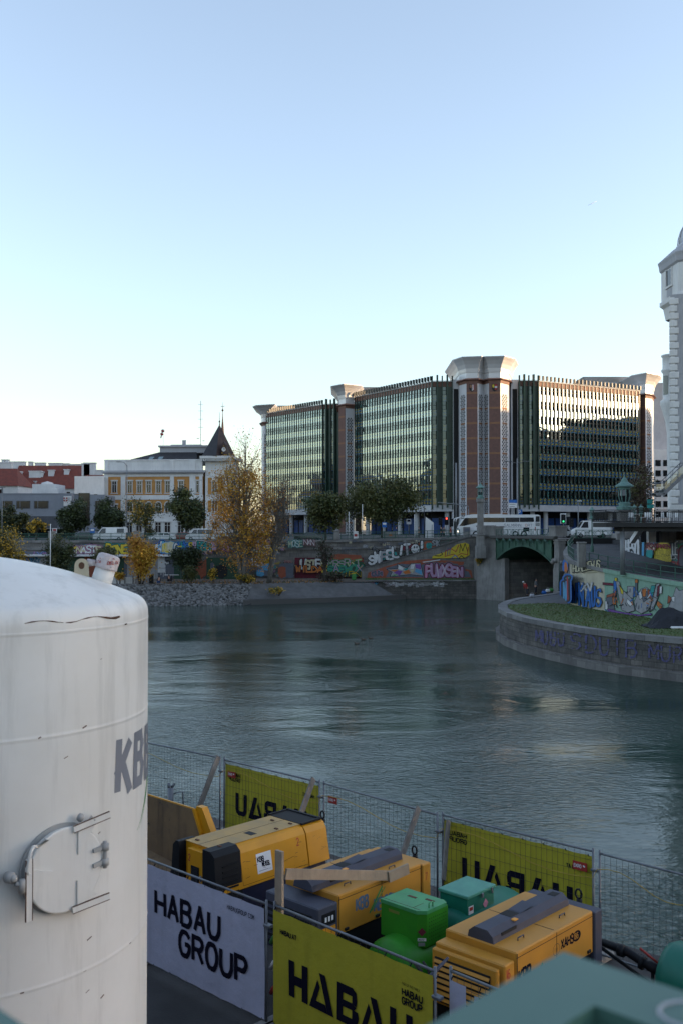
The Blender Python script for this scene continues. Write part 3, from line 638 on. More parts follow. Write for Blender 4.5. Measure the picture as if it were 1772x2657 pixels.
def wl_pt(x, dz=.36, dy=.2):
    for (x0, y0), (x1, y1), z0, z1 in ((FW[0], FW[1], 8.0, 8.0), (FW[1], FW[2], 8.0, 8.15), (FW[2], FW[3], 8.15, 8.65)):
        if x <= x1: break
    t = (x - x0) / (x1 - x0); return (x, y0 + (y1 - y0) * t + dy, z0 + (z1 - z0) * t + dz)
railing('quay_railing', 'long green bar railing on the quay wall above the beach', [wl_pt(x) for x in (-60, -40, -31.6)], solid=True)
railing('quay_railing', 'green bar railing on the quay wall in front of the parked white van', [wl_pt(x) for x in (-30.4, -20, -10, -1.2)], solid=True)
railing('quay_railing', 'green bar railing on the quay wall in front of the blue panelled arcade', [wl_pt(x) for x in (-.1, 8, 17.6)], solid=True)
for x, lb in ((-44, 'stone pier on the quay wall at the left railing'), (-31, 'stone pier on the quay wall beside the white van'), (-.7, 'stone pier where the quay wall steps up near the bare tree')):
    p = wl_pt(x, .35, .1); b = MB(); b.cbox(-.45, -.4, 0, .45, .4, 1.25, .04); b.cbox(-.52, -.47, 1.25, .52, .47, 1.42, .03)
    o = b.build('stone_pier', 'stone_block'); o.location = p; tag(o, lb, 'pier')

# ---------------------------------------------------------------- road bridge over the side river
BA, BB = Vector((21.9, 140.8, 0)), Vector((26.75, 126.8, 0)); bd = (BB - BA).normalized(); bl = (BB - BA).length; bn = Vector((bd.y, -bd.x, 0))
if bn.x > 0: bn = -bn
root = thing('road_bridge', 'green steel arch road bridge with stone cornice over the dark river mouth', 'bridge', BA); T = Matrix.Translation(-BA)
def bp(s, o, z): return BA + bd * s - bn * o + Vector((0, 0, z))       # s along the face, o inwards
b = MB(T); N = 24
arch = lambda s: 5.75 + 2.0 * (1 - ((s / bl) * 2 - 1) ** 2)
for i in range(N):
    s0, s1 = bl * i / N, bl * (i + 1) / N
    b.quad(bp(s0, 0, arch(s0)), bp(s1, 0, arch(s1)), bp(s1, 0, 8.75), bp(s0, 0, 8.75)); b.quad(bp(s0, 0, arch(s0)), bp(s0, 34, arch(s0)), bp(s1, 34, arch(s1)), bp(s1, 0, arch(s1)))
    b.beam(bp(s0, -.06, arch(s0) + .1), bp(s1, -.06, arch(s1) + .1), .14, .22)
for k in range(9):
    s = bl * k / 8; b.beam(bp(s, -.05, arch(min(bl, s)) if 0 < k < 8 else 5.8), bp(s, -.05, 8.75), .16, .1, bd)
b.build('steel_arch', 'bridge_green', root)
for k in range(8):
    s = bl * (k + .5) / 8; b = MB(T); b.beam(bp(s, -.35, 8.62), bp(s, 0, 8.3), .16, .25); b.beam(bp(s, -.4, 8.55), bp(s, -.4, 8.9), .2, .3); b.build('bracket', 'patina', root)
b = MB(T)
for o0, o1, z0, z1 in ((-.45, 34, 8.76, 8.86), (-.62, 0, 8.865, 9.08), (-.52, 0, 9.085, 9.2)):
    vs = [bp(-1.0, o0, z0), bp(bl + 1.4, o0, z0), bp(bl + 1.4, o1, z0), bp(-1.0, o1, z0)]; b.add([*vs, *[v + Vector((0, 0, z1 - z0)) for v in vs]], [(3, 2, 1, 0), (4, 5, 6, 7), (0, 1, 5, 4), (1, 2, 6, 5), (2, 3, 7, 6), (3, 0, 4, 7)])
b.build('deck', 'coping', root)
b = MB(T)
for s0, s1, o0, o1 in ((-3.4, -.2, -.4, 1.2), (bl + .1, bl + 1.7, -.5, 1.2)):
    vs = [bp(s0, o0, 9.2), bp(s1, o0, 9.2), bp(s1, o1, 9.2), bp(s0, o1, 9.2)]; b.add([*vs, *[v + Vector((0, 0, 1.15)) for v in vs]], [(4, 5, 6, 7), (0, 1, 5, 4), (1, 2, 6, 5), (2, 3, 7, 6), (3, 0, 4, 7)])
    vs = [bp(s0 - .1, o0 - .1, 10.35), bp(s1 + .1, o0 - .1, 10.35), bp(s1 + .1, o1 + .1, 10.35), bp(s0 - .1, o1 + .1, 10.35)]; b.add([*vs, *[v + Vector((0, 0, .2)) for v in vs]], [(3, 2, 1, 0), (4, 5, 6, 7), (0, 1, 5, 4), (1, 2, 6, 5), (2, 3, 7, 6), (3, 0, 4, 7)])
b.build('parapet_block', 'stone_block', root)
railing('bridge_railing', 'ornate green iron railing on the road bridge in front of the coach', [tuple(bp(.2, -.2, 9.2)), tuple(bp(bl, -.2, 9.2))], h=.88, lattice=True)
# left abutment: the corner block, its buttress and the wall under the arch
b = MB()
b.prism([(19.4, 145.6), (19.5, 143.6), (21.6, 141.6), (22.9, 140.0), (23.6, 140.4), (23.6, 148), (19.4, 148)], -2, 5.9)
b.prism([(19.7, 146.8), (19.8, 144.0), (21.7, 142.0), (22.5, 140.9), (23.3, 141.0), (23.3, 149), (19.7, 149)], 5.9, 9.2)
b.prism([(19.5, 147), (19.6, 143.8), (21.6, 141.8), (22.8, 140.4), (23.5, 140.6), (23.5, 149), (19.5, 149)], 5.75, 6.05)
b.prism([(19.5, 147), (19.6, 143.7), (21.65, 141.7), (22.6, 140.6), (23.4, 140.7), (23.4, 149), (19.5, 149)], 9.0, 9.35)
b.prism([(19.9, 146.8), (20.0, 144.2), (21.7, 142.2), (22.0, 142.6), (22.0, 146.8)], 9.35, 10.45)
b.prism([(19.8, 146.9), (19.9, 144.1), (21.75, 142.05), (22.1, 142.5), (22.1, 146.9)], 10.45, 10.65)
tag(b.build('bridge_abutment', 'stone_block'), 'stone abutment block at the left end of the green arch bridge', 'abutment')
b = MB(); b.wall([(23.2, 140.6), (62, 152)], -2, 5.4); b.k = 1
b.add([(23.2, 140.6, 5.4), (62, 152, 5.4), (62, 153, 5.4), (23.0, 141.6, 5.4)], [(0, 1, 2, 3)]); b.wall([(23.0, 141.4), (62, 153)], 5.4, 9)
tag(b.build('tunnel_wall', ['stone', 'stone_dark']), 'grey stone wall of the river channel receding into shade under the bridge', 'wall')
b = MB(); b.wall([(62, 154), (66, 122)], -2, 9); b.wall([(66, 122), (27.6, 120)], 2.6, 9); tag(b.build('channel_end_wall', 'black_void'), 'back wall of the river channel coloured black for the shade under the bridge', 'wall')  # near-black colour stands in for the shade at the channel end
# right pier
root = thing('bridge_pier', 'pale carved stone pier at the right end of the green arch bridge', 'pier', tuple(BB + Vector((.75, -.9, PZ))))
def ring(poly, k): 
    c = Vector((sum(p[0] for p in poly) / len(poly), sum(p[1] for p in poly) / len(poly))); return [tuple(c + (Vector(p) - c) * k) for p in poly]
pl = [(q[0] * .78, q[1] * .8) for q in [(-.75, .9), (-.85, -.5), (-.35, -1.0), (.9, -.8), (1.4, 1.2), (.2, 1.4)]]
b = MB(); b.prism(ring(pl, 1.08), -3, 2.3); b.prism(ring(pl, .98), 2.3, 3.1); b.prism(ring(pl, 1.12), 3.1, 3.45); b.build('base', 'stone_block', root)
b = MB(); b.prism(ring(pl, .9), 3.45, 5.4); b.build('shaft', 'stone_block', root)
b = MB(); b.prism(ring(pl, 1.0), 5.4, 5.6); b.prism(ring(pl, .93), 5.6, 5.75); b.prism(ring(pl, 1.1), 5.75, 5.95)
for k in range(8): a = k * .785; b.ball((.1 + .95 * math.cos(a), .1 + .95 * math.sin(a), 3.05 + .25 * (k % 2)), .28, 5)
b.build('carving', 'stone_block', root)

# bridge lantern columns
def lantern(mb, z, r, k=0):
    """eight sided copper lantern: drum, glass cage with ribs, bell roof and finial"""
    mb.lathe([(r * .95, z), (r * 1.0, z + r * .35), (r * .7, z + r * .45), (r * .75, z + r * .8), (r * .5, z + r * .95)], n=12, smooth=False)
    for j in range(8):
        a = j * math.pi / 4; mb.tube([(r * .5 * math.cos(a), r * .5 * math.sin(a), z + r * .9), (r * .72 * math.cos(a), r * .72 * math.sin(a), z + r * 1.7), (r * .62 * math.cos(a), r * .62 * math.sin(a), z + r * 2.5)], r * .06, 4)
    mb.lathe([(r * .66, z + r * 2.45), (r * .72, z + r * 2.7), (r * 1.15, z + r * 2.8), (r * 1.1, z + r * 2.95), (r * .5, z + r * 3.35), (r * .3, z + r * 3.75), (r * .12, z + r * 3.95), (.001, z + r * 4.3)], n=12, smooth=False)
def lantern_column(name, label, loc, hcol, w, r):
    root = thing(name, label, 'lamp', loc)
    b = MB(); w2 = w / 2
    b.cbox(-w2 * 1.7, -w2 * 1.7, -.1, w2 * 1.7, w2 * 1.7, hcol * .2, .05); b.cbox(-w2 * 1.25, -w2 * 1.25, hcol * .2, w2 * 1.25, w2 * 1.25, hcol * .38, .05); b.cbox(-w2 * 1.45, -w2 * 1.45, hcol * .38, w2 * 1.45, w2 * 1.45, hcol * .4, .03)
    b.cbox(-w2, -w2, hcol * .4, w2, w2, hcol * .94, .05); b.cbox(-w2 * 1.3, -w2 * 1.3, hcol * .94, w2 * 1.3, w2 * 1.3, hcol, .05)
    b.build('column', 'stone_block', root)
    b = MB(); lantern(b, hcol, r); b.build('lantern', 'patina', root)
    b = MB(); b.lathe([(r * .45, hcol + r * .9), (r * .65, hcol + r * 1.7), (r * .56, hcol + r * 2.45)], n=8, smooth=False); b.build('lamp_glass', 'window_dark', root)
    return root
q = P(1246, 1430, 142.2); lantern_column('lantern_column', 'tall stone column with green copper lantern rising before the coach at the bridge abutment', (q.x, q.y, 6.05), 8.4, .82, .56)
q = P(1620, 1330, 121); lantern_column('lantern_column', 'broad copper lantern on a stone drum behind the terrace railing', (q.x, q.y, 8.85), 3.6, 1.5, 1.0)
for px, lb in ((1646, 'small copper lantern behind the terrace railing, left of its twin'), (1663, 'small copper lantern behind the terrace railing, nearest the green sign')):
    q = P(px, 1345, 119); root = thing('street_lamp', lb, 'street lamp', (q.x, q.y, 8.85), group='small copper lanterns')
    b = MB(); b.tube([(0, 0, 0), (0, 0, 3.0)], [.1, .06], 8); b.build('pole', 'patina', root); b = MB(); lantern(b, 3.0, .3); b.build('lantern', 'patina', root)
q = P(1536, 1430, 108); root = thing('street_lamp', 'green lamp post with a copper lantern standing on the ramp road', 'street lamp', (q.x, q.y, 7.6), group='small copper lanterns')
b = MB(); b.lathe([(.2, 0), (.2, .6), (.12, .7), (.07, 1.2), (.06, 3.6)], n=8); b.build('pole', 'railing_green', root); b = MB(); lantern(b, 3.6, .33); b.build('lantern', 'patina', root)

# ---------------------------------------------------------------- ramp road on the spit, its curved wall, the inner wall
rw = [(29.0, 124.5), (26.6, 117), (24.6, 110), (23.1, 103), (22.0, 96.0), (22.4, 91.5), (23.2, 88), (24.3, 84), (25.3, 80), (26.5, 76.5), (30, 68), (36, 58)]
rz = [8.75, 8.1, 7.65, 7.35, 7.1, 6.85, 6.6, 6.35, 6.12, 5.95, 5.6, 5.2]
inn = [(36, 124.5), (33.5, 117), (32.4, 112), (32.2, 106), (32.0, 101), (31.9, 96), (31.9, 92), (32, 88), (32.2, 84), (32.6, 80), (35, 70), (40, 60)]
b = MB()
b.k = 0; b.wall(rw[0:5], 2.6, [z - .35 for z in rz[0:5]])
b.k = 1; b.wall(rw[4:7], 2.6, [z - .35 for z in rz[4:7]])
b.k = 2; b.wall(rw[6:], 2.6, [z - .32 for z in rz[6:]])
b.k = 3
ro = inset(rw, -.14); ri = inset(rw, .35)
if ro[5][0] > rw[5][0]: ro, ri = inset(rw, .14), inset(rw, -.35)
for i in range(len(rw) - 1):
    z0, z1 = rz[i], rz[i + 1]; k = 3 if i < 6 else 2
    b.k = k; b.quad((*ro[i], z0 - .35), (*ro[i + 1], z1 - .35), (*ro[i + 1], z1), (*ro[i], z0), uv=[(i * 3, 0), (i * 3 + 3, 0), (i * 3 + 3, .35), (i * 3, .35)])
    b.k = 3; b.quad((*ro[i], z0), (*ro[i + 1], z1), (*ri[i + 1], z1), (*ri[i], z0)); b.quad((*rw[i], z0 - .35), (*rw[i + 1], z1 - .35), (*ro[i + 1], z1 - .35), (*ro[i], z0 - .35))
rwall = tag(b.build('ramp_retaining_wall', ['stone', 'cream_paint', 'mint_paint', 'coping']), 'curved retaining wall of the ramp road painted cream and mint with big graffiti', 'wall')
b = MB()
for i in range(len(rw) - 1): b.add([(*ri[i], rz[i] - .05), (*inn[i], rz[i] - .05), (*inn[i + 1], rz[i + 1] - .05), (*ri[i + 1], rz[i + 1] - .05)], [(0, 1, 2, 3)])
struct(b, 'ramp_road', 'asphalt')
b = MB(); b.prism([(29.6, 124.5), (34, 118.5), (60, 118.5), (90, 124), (90, 148.0), (24.3, 148.0), (27.6, 126)], 8.3, 8.82); struct(b, 'bridge_road', 'asphalt')
b = MB(); b.wall([(36, 124.5), (33.5, 117), (32.4, 112), (32.0, 101), (31.9, 92), (32.2, 84), (35, 70), (40, 60)], 4.5, 9.0); b.k = 1
b.wall([(35.9, 124.4), (33.3, 117), (32.2, 112), (31.8, 101), (31.7, 92), (32, 84), (34.8, 70), (39.8, 60)], 8.75, 9.05)
iwall = tag(b.build('terrace_base_wall', ['stone_dark', 'coping']), 'grey base wall under the white tower with silver and yellow graffiti', 'wall')
g = MB(); f = px2(g, (32.4, 112), (32.0, 101), .08)
scatter(f, 1622, 1402, 1702, 1448, 26, 211, (6, 13)); gr(f, 'HESOLT', 1622, 1404, 1672, 1444, ['white', 'white', 'sky'], 'black', None, None, 70, wt=.2); blob(f, 1676, 1426, 1694, 1448, 'teal', 31); gr(f, 'RX', 1678, 1408, 1700, 1422, ['red'], 'black', None, None, 71, wt=.1)
f = px2(g, (32.0, 101), (31.9, 92), .08); f.d = .004
blob(f, 1696, 1408, 1742, 1462, 'yellow', 32, rough=.06); gr(f, 'SKUB', 1698, 1426, 1740, 1440, ['yellow'], 'black', None, None, 72, wt=.2, grow=.06); gr(f, 'SITOS', 1698, 1442, 1741, 1457, ['yellow'], 'black', None, None, 73, wt=.2, grow=.06)
scatter(f, 1742, 1406, 1775, 1470, 14, 212, (6, 12), ('teal', 'white', 'green', 'red', 'slate')); gr(f, 'MRKEN', 1698, 1412, 1738, 1422, ['red'], 'maroon', None, None, 74, wt=.12); gr(f, 'LEXT', 1745, 1410, 1772, 1440, ['teal', 'white', 'green'], 'slate', None, None, 75, wt=.12); blob(f, 1758, 1414, 1800, 1482, 'maroon', 33, rough=.04); blob(f, 1762, 1418, 1800, 1476, 'slate', 34, rough=.04)
g.build('graffiti', G, iwall)
# graffiti on the curved wall
g = MB(); f = px2(g, rw[2], rw[3], .05); f2 = None
for seg, (p0, p1) in enumerate(((rw[3], rw[4]),)):
    f = px2(g, p0, p1, .06)
    blob(f, 1459, 1452, 1474, 1482, 'blue', 41, rough=.2); blob(f, 1463, 1460, 1472, 1486, 'orange', 42, rough=.2); blob(f, 1460, 1486, 1476, 1516, 'slate', 44)
    gr(f, 'NT', 1462, 1508, 1475, 1558, ['red', 'sky', 'teal'], 'black', 'blue', None, 80, wt=.12)
def onwall(i0, i1, off):
    """drawing surface that follows the bend of the wall: photo pixels land on whichever straight piece they meet"""
    fs = [pxwall(rw[i], rw[i + 1], off) for i in range(i0, i1)]; xs = [CX + rw[i][0] / rw[i][1] * F for i in range(i0, i1 + 1)]
    def fn(px, py, d):
        k = 0
        while k < len(fs) - 1 and px > xs[k + 1]: k += 1
        return fs[k](px, py, d)
    return fn
f = Frame(g, onwall(4, 7, .06), 3e-5)
blob(f, 1484, 1462, 1558, 1486, 'cream', 45, rough=.05)
gr(f, 'HOREGEWUS', 1486, 1464, 1556, 1484, ['cream'], 'black', None, None, 81, wt=.2, curve=.16)
for i, (ch, x0, y0, x1, y1) in enumerate((('D', 1479, 1514, 1487, 1558), ('U', 1486, 1516, 1494, 1560), ('R', 1493, 1515, 1503, 1564), ('K', 1502, 1516, 1512, 1568), ('L', 1513, 1530, 1521, 1571), ('A', 1518, 1526, 1531, 1574), ('U', 1534, 1522, 1543, 1574), ('S', 1546, 1526, 1558, 1574))):
    gr(f, ch, x0, y0, x1, y1, ['blue'], 'black', None, None, 90 + i, wt=.125, grow=.03)
gr(f, 'XV', 1508, 1512, 1536, 1532, ['white'], 'grey', None, None, 99, wt=.12)
gr(f, 'IAETZ IN PEK', 1486, 1498, 1512, 1503, ['black'], 'black', None, None, 100, wt=.1, grow=0)
f = Frame(g, onwall(6, 9, .04), 3e-5)
rg = random.Random(77); gb = lambda pts, k: f.poly([(x, -y) for x, y in pts], GI[k])
for pts, k in (([(1564, 1512), (1600, 1515), (1600, 1520), (1564, 1517)], 'maroon'), ([(1592, 1508), (1600, 1508), (1598, 1545), (1592, 1545)], 'blue'), ([(1595, 1500), (1600, 1500), (1600, 1508), (1595, 1508)], 'yellow'),
    ([(1574, 1545), (1596, 1538), (1598, 1560), (1576, 1575)], 'brick'), ([(1572, 1552), (1590, 1548), (1594, 1585), (1574, 1580)], 'slate'), ([(1598, 1508), (1606, 1510), (1624, 1572), (1612, 1582)], 'grey'), ([(1606, 1518), (1614, 1530), (1620, 1544), (1612, 1540)], 'yellow'), ([(1588, 1548), (1596, 1550), (1598, 1570), (1590, 1566)], 'orange'),
    ([(1612, 1582), (1618, 1534), (1640, 1556), (1646, 1584), (1630, 1590)], 'grey'), ([(1628, 1522), (1644, 1522), (1642, 1552), (1628, 1548)], 'grey'), ([(1644, 1524), (1650, 1526), (1648, 1548), (1642, 1548)], 'blue'), ([(1649, 1506), (1653, 1506), (1652, 1548), (1648, 1548)], 'slate'), ([(1648, 1504), (1654, 1504), (1654, 1512), (1648, 1512)], 'orange'),
    ([(1646, 1560), (1662, 1530), (1676, 1524), (1690, 1536), (1694, 1560), (1680, 1584), (1664, 1592), (1650, 1584)], 'grey'), ([(1662, 1540), (1672, 1532), (1682, 1538), (1684, 1552), (1670, 1562)], 'slate'), ([(1666, 1530), (1676, 1528), (1674, 1548), (1668, 1548)], 'orange'), ([(1656, 1540), (1662, 1534), (1666, 1550), (1660, 1556)], 'white'), ([(1680, 1530), (1688, 1536), (1690, 1556), (1682, 1550)], 'brick'),
    ([(1690, 1520), (1700, 1520), (1694, 1548), (1686, 1540)], 'teal'), ([(1702, 1516), (1712, 1514), (1706, 1552), (1694, 1580), (1684, 1588)], 'grey'), ([(1706, 1522), (1712, 1518), (1708, 1546), (1704, 1548)], 'maroon'), ([(1712, 1522), (1717, 1522), (1716, 1540), (1711, 1540)], 'white'), ([(1706, 1560), (1718, 1570), (1714, 1582), (1704, 1570)], 'orange'), ([(1570, 1560), (1576, 1562), (1576, 1582), (1570, 1580)], 'white'),
    ([(1576, 1580), (1620, 1590), (1660, 1596), (1690, 1592), (1690, 1596), (1640, 1600), (1580, 1588)], 'purple'), ([(1628, 1554), (1640, 1568), (1634, 1574), (1626, 1562)], 'white'), ([(1732, 1580), (1746, 1550), (1754, 1524), (1762, 1534), (1774, 1530), (1790, 1600), (1740, 1600)], 'grey'), ([(1734, 1546), (1742, 1552), (1738, 1562), (1732, 1566)], 'brick'), ([(1742, 1550), (1750, 1548), (1750, 1562), (1744, 1560)], 'white')):
    f.line([(x, -y) for x, y in pts + pts[:1]], 2.2, GI['black']); gb(pts, k)
for _ in range(46):
    x, y = rg.uniform(1574, 1712), rg.uniform(1530, 1588); l = rg.uniform(5, 16); a = rg.choice((1.2, 1.6, 1.9, .4, 2.6)) + rg.uniform(-.2, .2)
    f.line([(x, -y), (x + l * math.cos(a), -y + l * math.sin(a))], rg.uniform(1, 2.6), GI[rg.choice(('black', 'black', 'slate', 'grey', 'slate', 'white', 'orange', 'blue'))], False)
g.build('graffiti', G, rwall)
# faded violet lettering on the curved quay wall, following it
rg = random.Random(55); g = MB(); lst = spit[7:3:-1] if False else spit
xs_ = None
def onspit(px, py, d):
    a, bb = ray(px, -py); best = None
    for i in range(2, 12):
        p0, p1 = Vector((*spit[i], 0)), Vector((*spit[i + 1], 0)); e = p1 - p0; nn = Vector((-e.y, e.x, 0)).normalized()
        den = a * nn.x + nn.y
        if abs(den) < 1e-6: continue
        t = (p0 + nn * (.03 + d * 4)).dot(nn) / den; h = Vector((a * t, t, 0)); s = (h - p0).dot(e) / e.dot(e)
        if -.02 <= s <= 1.02 and (best is None or t < best[1]): best = (Vector((a * t, t, CAMZ + bb * t)), t)
    return best[0] if best else Vector((spit[8][0], spit[8][1], 1.5))
f = Frame(g, onspit, 3e-5)
for ch, x0, y0, x1, y1 in (('M', 1390, 1636, 1404, 1668), ('U', 1408, 1638, 1420, 1672), ('B', 1428, 1640, 1442, 1674), ('U', 1448, 1642, 1462, 1676), ('S', 1480, 1646, 1506, 1684), ('D', 1520, 1650, 1546, 1694), ('U', 1556, 1654, 1578, 1700), ('T', 1590, 1658, 1612, 1700), ('B', 1624, 1662, 1652, 1706), ('M', 1684, 1672, 1708, 1712), ('U', 1716, 1676, 1738, 1716), ('R', 1748, 1680, 1768, 1720)):
    for st_ in GL[ch]:
        for i in range(len(st_) - 1):
            (a0, c0), (a1, c1) = st_[i], st_[i + 1]; nseg = max(2, int(math.hypot((a1 - a0) * (x1 - x0), (c1 - c0) * (y1 - y0)) / 4.5))
            for k in range(nseg):
                if rg.random() < .12: continue
                q = lambda t: (x0 + (a0 + (a1 - a0) * t) * (x1 - x0) + rg.uniform(-.5, .5), -y1 + (c0 + (c1 - c0) * t) * (y1 - y0)); f.line([q(k / nseg), q((k + .86) / nseg)], rg.uniform(3.2, 6.2), GI[rg.choice(('violet', 'violet', 'violet2'))], False)
g.build('graffiti', G, spit_wall)
q = PG(1661, 1733, 0); b = MB(); b.box(-.16, -.1, .5, .16, 0, 2.1); b.k = 1
for k in range(4): b.box(-.02 if k % 2 else -.16, -.104, .6 + k * .36, .16 if k % 2 else .02, -.1, .72 + k * .36)
o = b.build('water_gauge', ['g_gauge' if 'g_gauge' in MATS else mat('g_gauge', (.55, .25, .01), .6), 'g_black']); o.location = (q.x - .28, q.y - .32, .15); o.rotation_euler.z = -.75
tag(o, 'orange water level gauge board on the curved quay wall', 'gauge')
# railings of the ramp
railing('ramp_railing', 'thin green tube railing along the curved ramp wall', [(*ri[i], rz[i]) for i in range(0, 12)], h=1.05, step=2.0)
railing('ramp_railing', 'thin green tube railing climbing beside the upper ramp road', [(*p, z) for p, z in zip([(30.3, 124), (34, 121), (44, 119.2)], (8.7, 8.85, 8.85))], h=1.05, step=2.0)
railing('street_railing', 'green iron lattice railing beside the white van', [(29.5, 125.5, 8.82), (38, 125.8, 8.82), (47, 126, 8.82)], h=1.15, lattice=True)
# stairs by the pier
root = thing('quay_stairs', 'dark stone stairs with green railing beside the bridge pier', 'stairs', (25.6, 116, PZ)); b = MB()
for k in range(13): b.box(-.2 + k * .0, .3 * k, -.05 + .17 * k - .15, 1.7, .3 * k + .34, .17 * (k + 1) - .03)
b.build('steps', 'stone_dark', root)
b = MB(); b.tube([(-.25, -.2, 1.0), (-.25, 3.9, 3.2)], .04, 5)
for k in range(14): b.tube([(-.25, .3 * k - .1, -.1), (-.25, .3 * k - .1, 1.05 + .165 * k)], .02, 4)
b.build('railing', 'railing_green', root)
root.rotation_euler.z = R(-14); root.location.x = 25.5
# stone post on the ramp wall
q = (*ri[5], rz[5]); b = MB(); b.cbox(-.35, -.35, -.2, .35, .35, 2.0, .05); b.cbox(-.4, -.4, 2.0, .4, .4, 2.15, .03); o = b.build('stone_pier', 'stone_block'); o.location = (rw[6][0] - .3 - .9, rw[6][1] + 3.4, 6.75); tag(o, 'weathered stone post on the curved ramp wall above the cream paint', 'pier')

# ---------------------------------------------------------------- big glass office building with brick towers
FB = Vector((30, 240, 8.85)); office = thing('office_building', 'long zigzag office building of dark glass with brick service towers and flared white crowns', 'office building', FB)
Z0, SH, NS = 16.0, 3.44, 8; ZT = Z0 + SH * NS
def polyoff(poly, d):
    out = []; n = len(poly)
    for i in range(n):
        p0, p1, p2 = Vector(poly[i - 1]), Vector(poly[i]), Vector(poly[(i + 1) % n]); a = (p1 - p0).normalized(); c = (p2 - p1).normalized()
        na, nc = Vector((a.y, -a.x)), Vector((c.y, -c.x)); m = na + nc; m = m / max(.35, m.length_squared) * 2; out.append(tuple(p1 + m * d))
    return out
def wing(px0, Ya, px1, Yb, bay, side=False):
    """glazed wing between two photo columns, seen from outside: band of windows and band of spandrels per storey, dark fins in front"""
    A = P(px0, 1300, Ya); B = P(px1, 1300, Yb); A.z = B.z = 0; e = (B - A).normalized(); L = (B - A).length; n = max(2, round(L / bay)); w = L / n
    M = Matrix.Translation(-FB) @ Matrix.Translation(A) @ Matrix.Rotation(math.atan2(e.y, e.x), 4, 'Z')
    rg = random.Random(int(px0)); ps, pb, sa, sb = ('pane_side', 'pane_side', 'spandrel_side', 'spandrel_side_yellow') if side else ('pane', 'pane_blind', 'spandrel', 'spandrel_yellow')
    b = MB(M); b.box(0, .3, Z0 - .2, L, 16, ZT + 1.0); b.build('wing_body', 'fin', office)
    for s in range(NS):
        z = Z0 + s * SH; b = MB(M)
        for k in range(n):
            b.k = 1 if rg.random() < .12 else 0; x = k * w; j = rg.uniform(-.006, .006)
            f = .48 if not side else .3
            if side and k % 2: continue
            b.quad((x + .06, .06 + j, z + 1.42), (x + w * (1 - f), .06 - j, z + 1.42), (x + w * (1 - f), .06 - j + rg.uniform(-.01, .01), z + SH - .22), (x + .06, .06 + j, z + SH - .22))
            if rg.random() < .9: b.k = 2; b.box(x + .06, -.0, z + 2.35, x + w, .1, z + 2.45)
            if rg.random() < .45: b.k = 1; b.quad((x + .08, .04, z + 1.5), (x + w * (1 - f) - .04, .04, z + 1.5), (x + w * (1 - f) - .04, .04, z + 1.5 + rg.choice((.35, .5, .5, 1.1))), (x + .08, .04, z + 1.9))
        b.build('window_band', [ps, pb, 'fin'], office)
        b = MB(M)
        for k in range(n):
            x = k * w
            if side and k % 2: b.k = 2; b.box(x, .05, z - .2, x + w, .3, z + SH); continue
            b.k = 0; b.quad((x, .0, z - .2), (x + w, .0, z - .2), (x + w, .0, z + 1.4), (x, .0, z + 1.4))
            b.k = 1; c = x + w * .45
            b.quad((c - .16, -.012, z + .75), (c + .16, -.012, z + .75), (c + .36, -.012, z + 1.25), (c - .36, -.012, z + 1.25)); b.quad((c - .36, -.012, z + .1), (c + .36, -.012, z + .1), (c + .2, -.012, z + .5), (c - .2, -.012, z + .5))
            b.k = 3; b.box(x, -.03, z + 1.36, x + w, .02, z + 1.44)
        b.build('spandrel_band', [sa, sb, 'fin_green', 'fin'], office)
    b = MB(M); b.box(0, -.02, ZT - .15, L, .4, ZT + .95); b.build('brown_frieze', 'brown_band', office)
    b = MB(M)
    for k in range(n + 1):
        if side and k % 2: b.box(k * w - .2, -.75, Z0 - .8, k * w + .2, .04, ZT + 2.5); continue
        b.box(k * w - .12, -.13 if not side else -.5, Z0 - 1.2, k * w + .12, .04, ZT + 2.3); b.box(k * w - .15, -.5, ZT + 1.3, k * w + .15, -.1, ZT + 2.3)
    b.box(0, -.4, ZT + 1.15, L, -.3, ZT + 1.22)
    b.build('fins', 'fin_green' if side else 'fin', office)
    b = MB(M); b.box(0, -.2, Z0 - 1.7, L, 14, Z0 - .25); b.build('fascia', 'fascia', office)
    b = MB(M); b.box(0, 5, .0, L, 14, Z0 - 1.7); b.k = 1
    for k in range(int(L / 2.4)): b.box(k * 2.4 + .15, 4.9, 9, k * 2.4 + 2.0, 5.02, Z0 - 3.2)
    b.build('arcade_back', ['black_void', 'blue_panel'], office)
    for k in range(max(1, int(L / 7))): b = MB(M); b.lathe([(.55, 8.3), (.55, Z0 - 1.7)], (k + .5) * 7, 1.6, 12); b.build('column', 'fascia', office)
    b = MB(M); b.box(0, -.22, ZT + .96, L, 16, ZT + 1.1); b.build('roof', 'fascia', office)
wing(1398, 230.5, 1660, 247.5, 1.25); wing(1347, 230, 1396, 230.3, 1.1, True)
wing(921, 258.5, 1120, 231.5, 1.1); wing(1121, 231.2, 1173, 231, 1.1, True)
wing(691, 295, 837, 274, 1.1); wing(838, 274, 880, 272, 1.15, True)
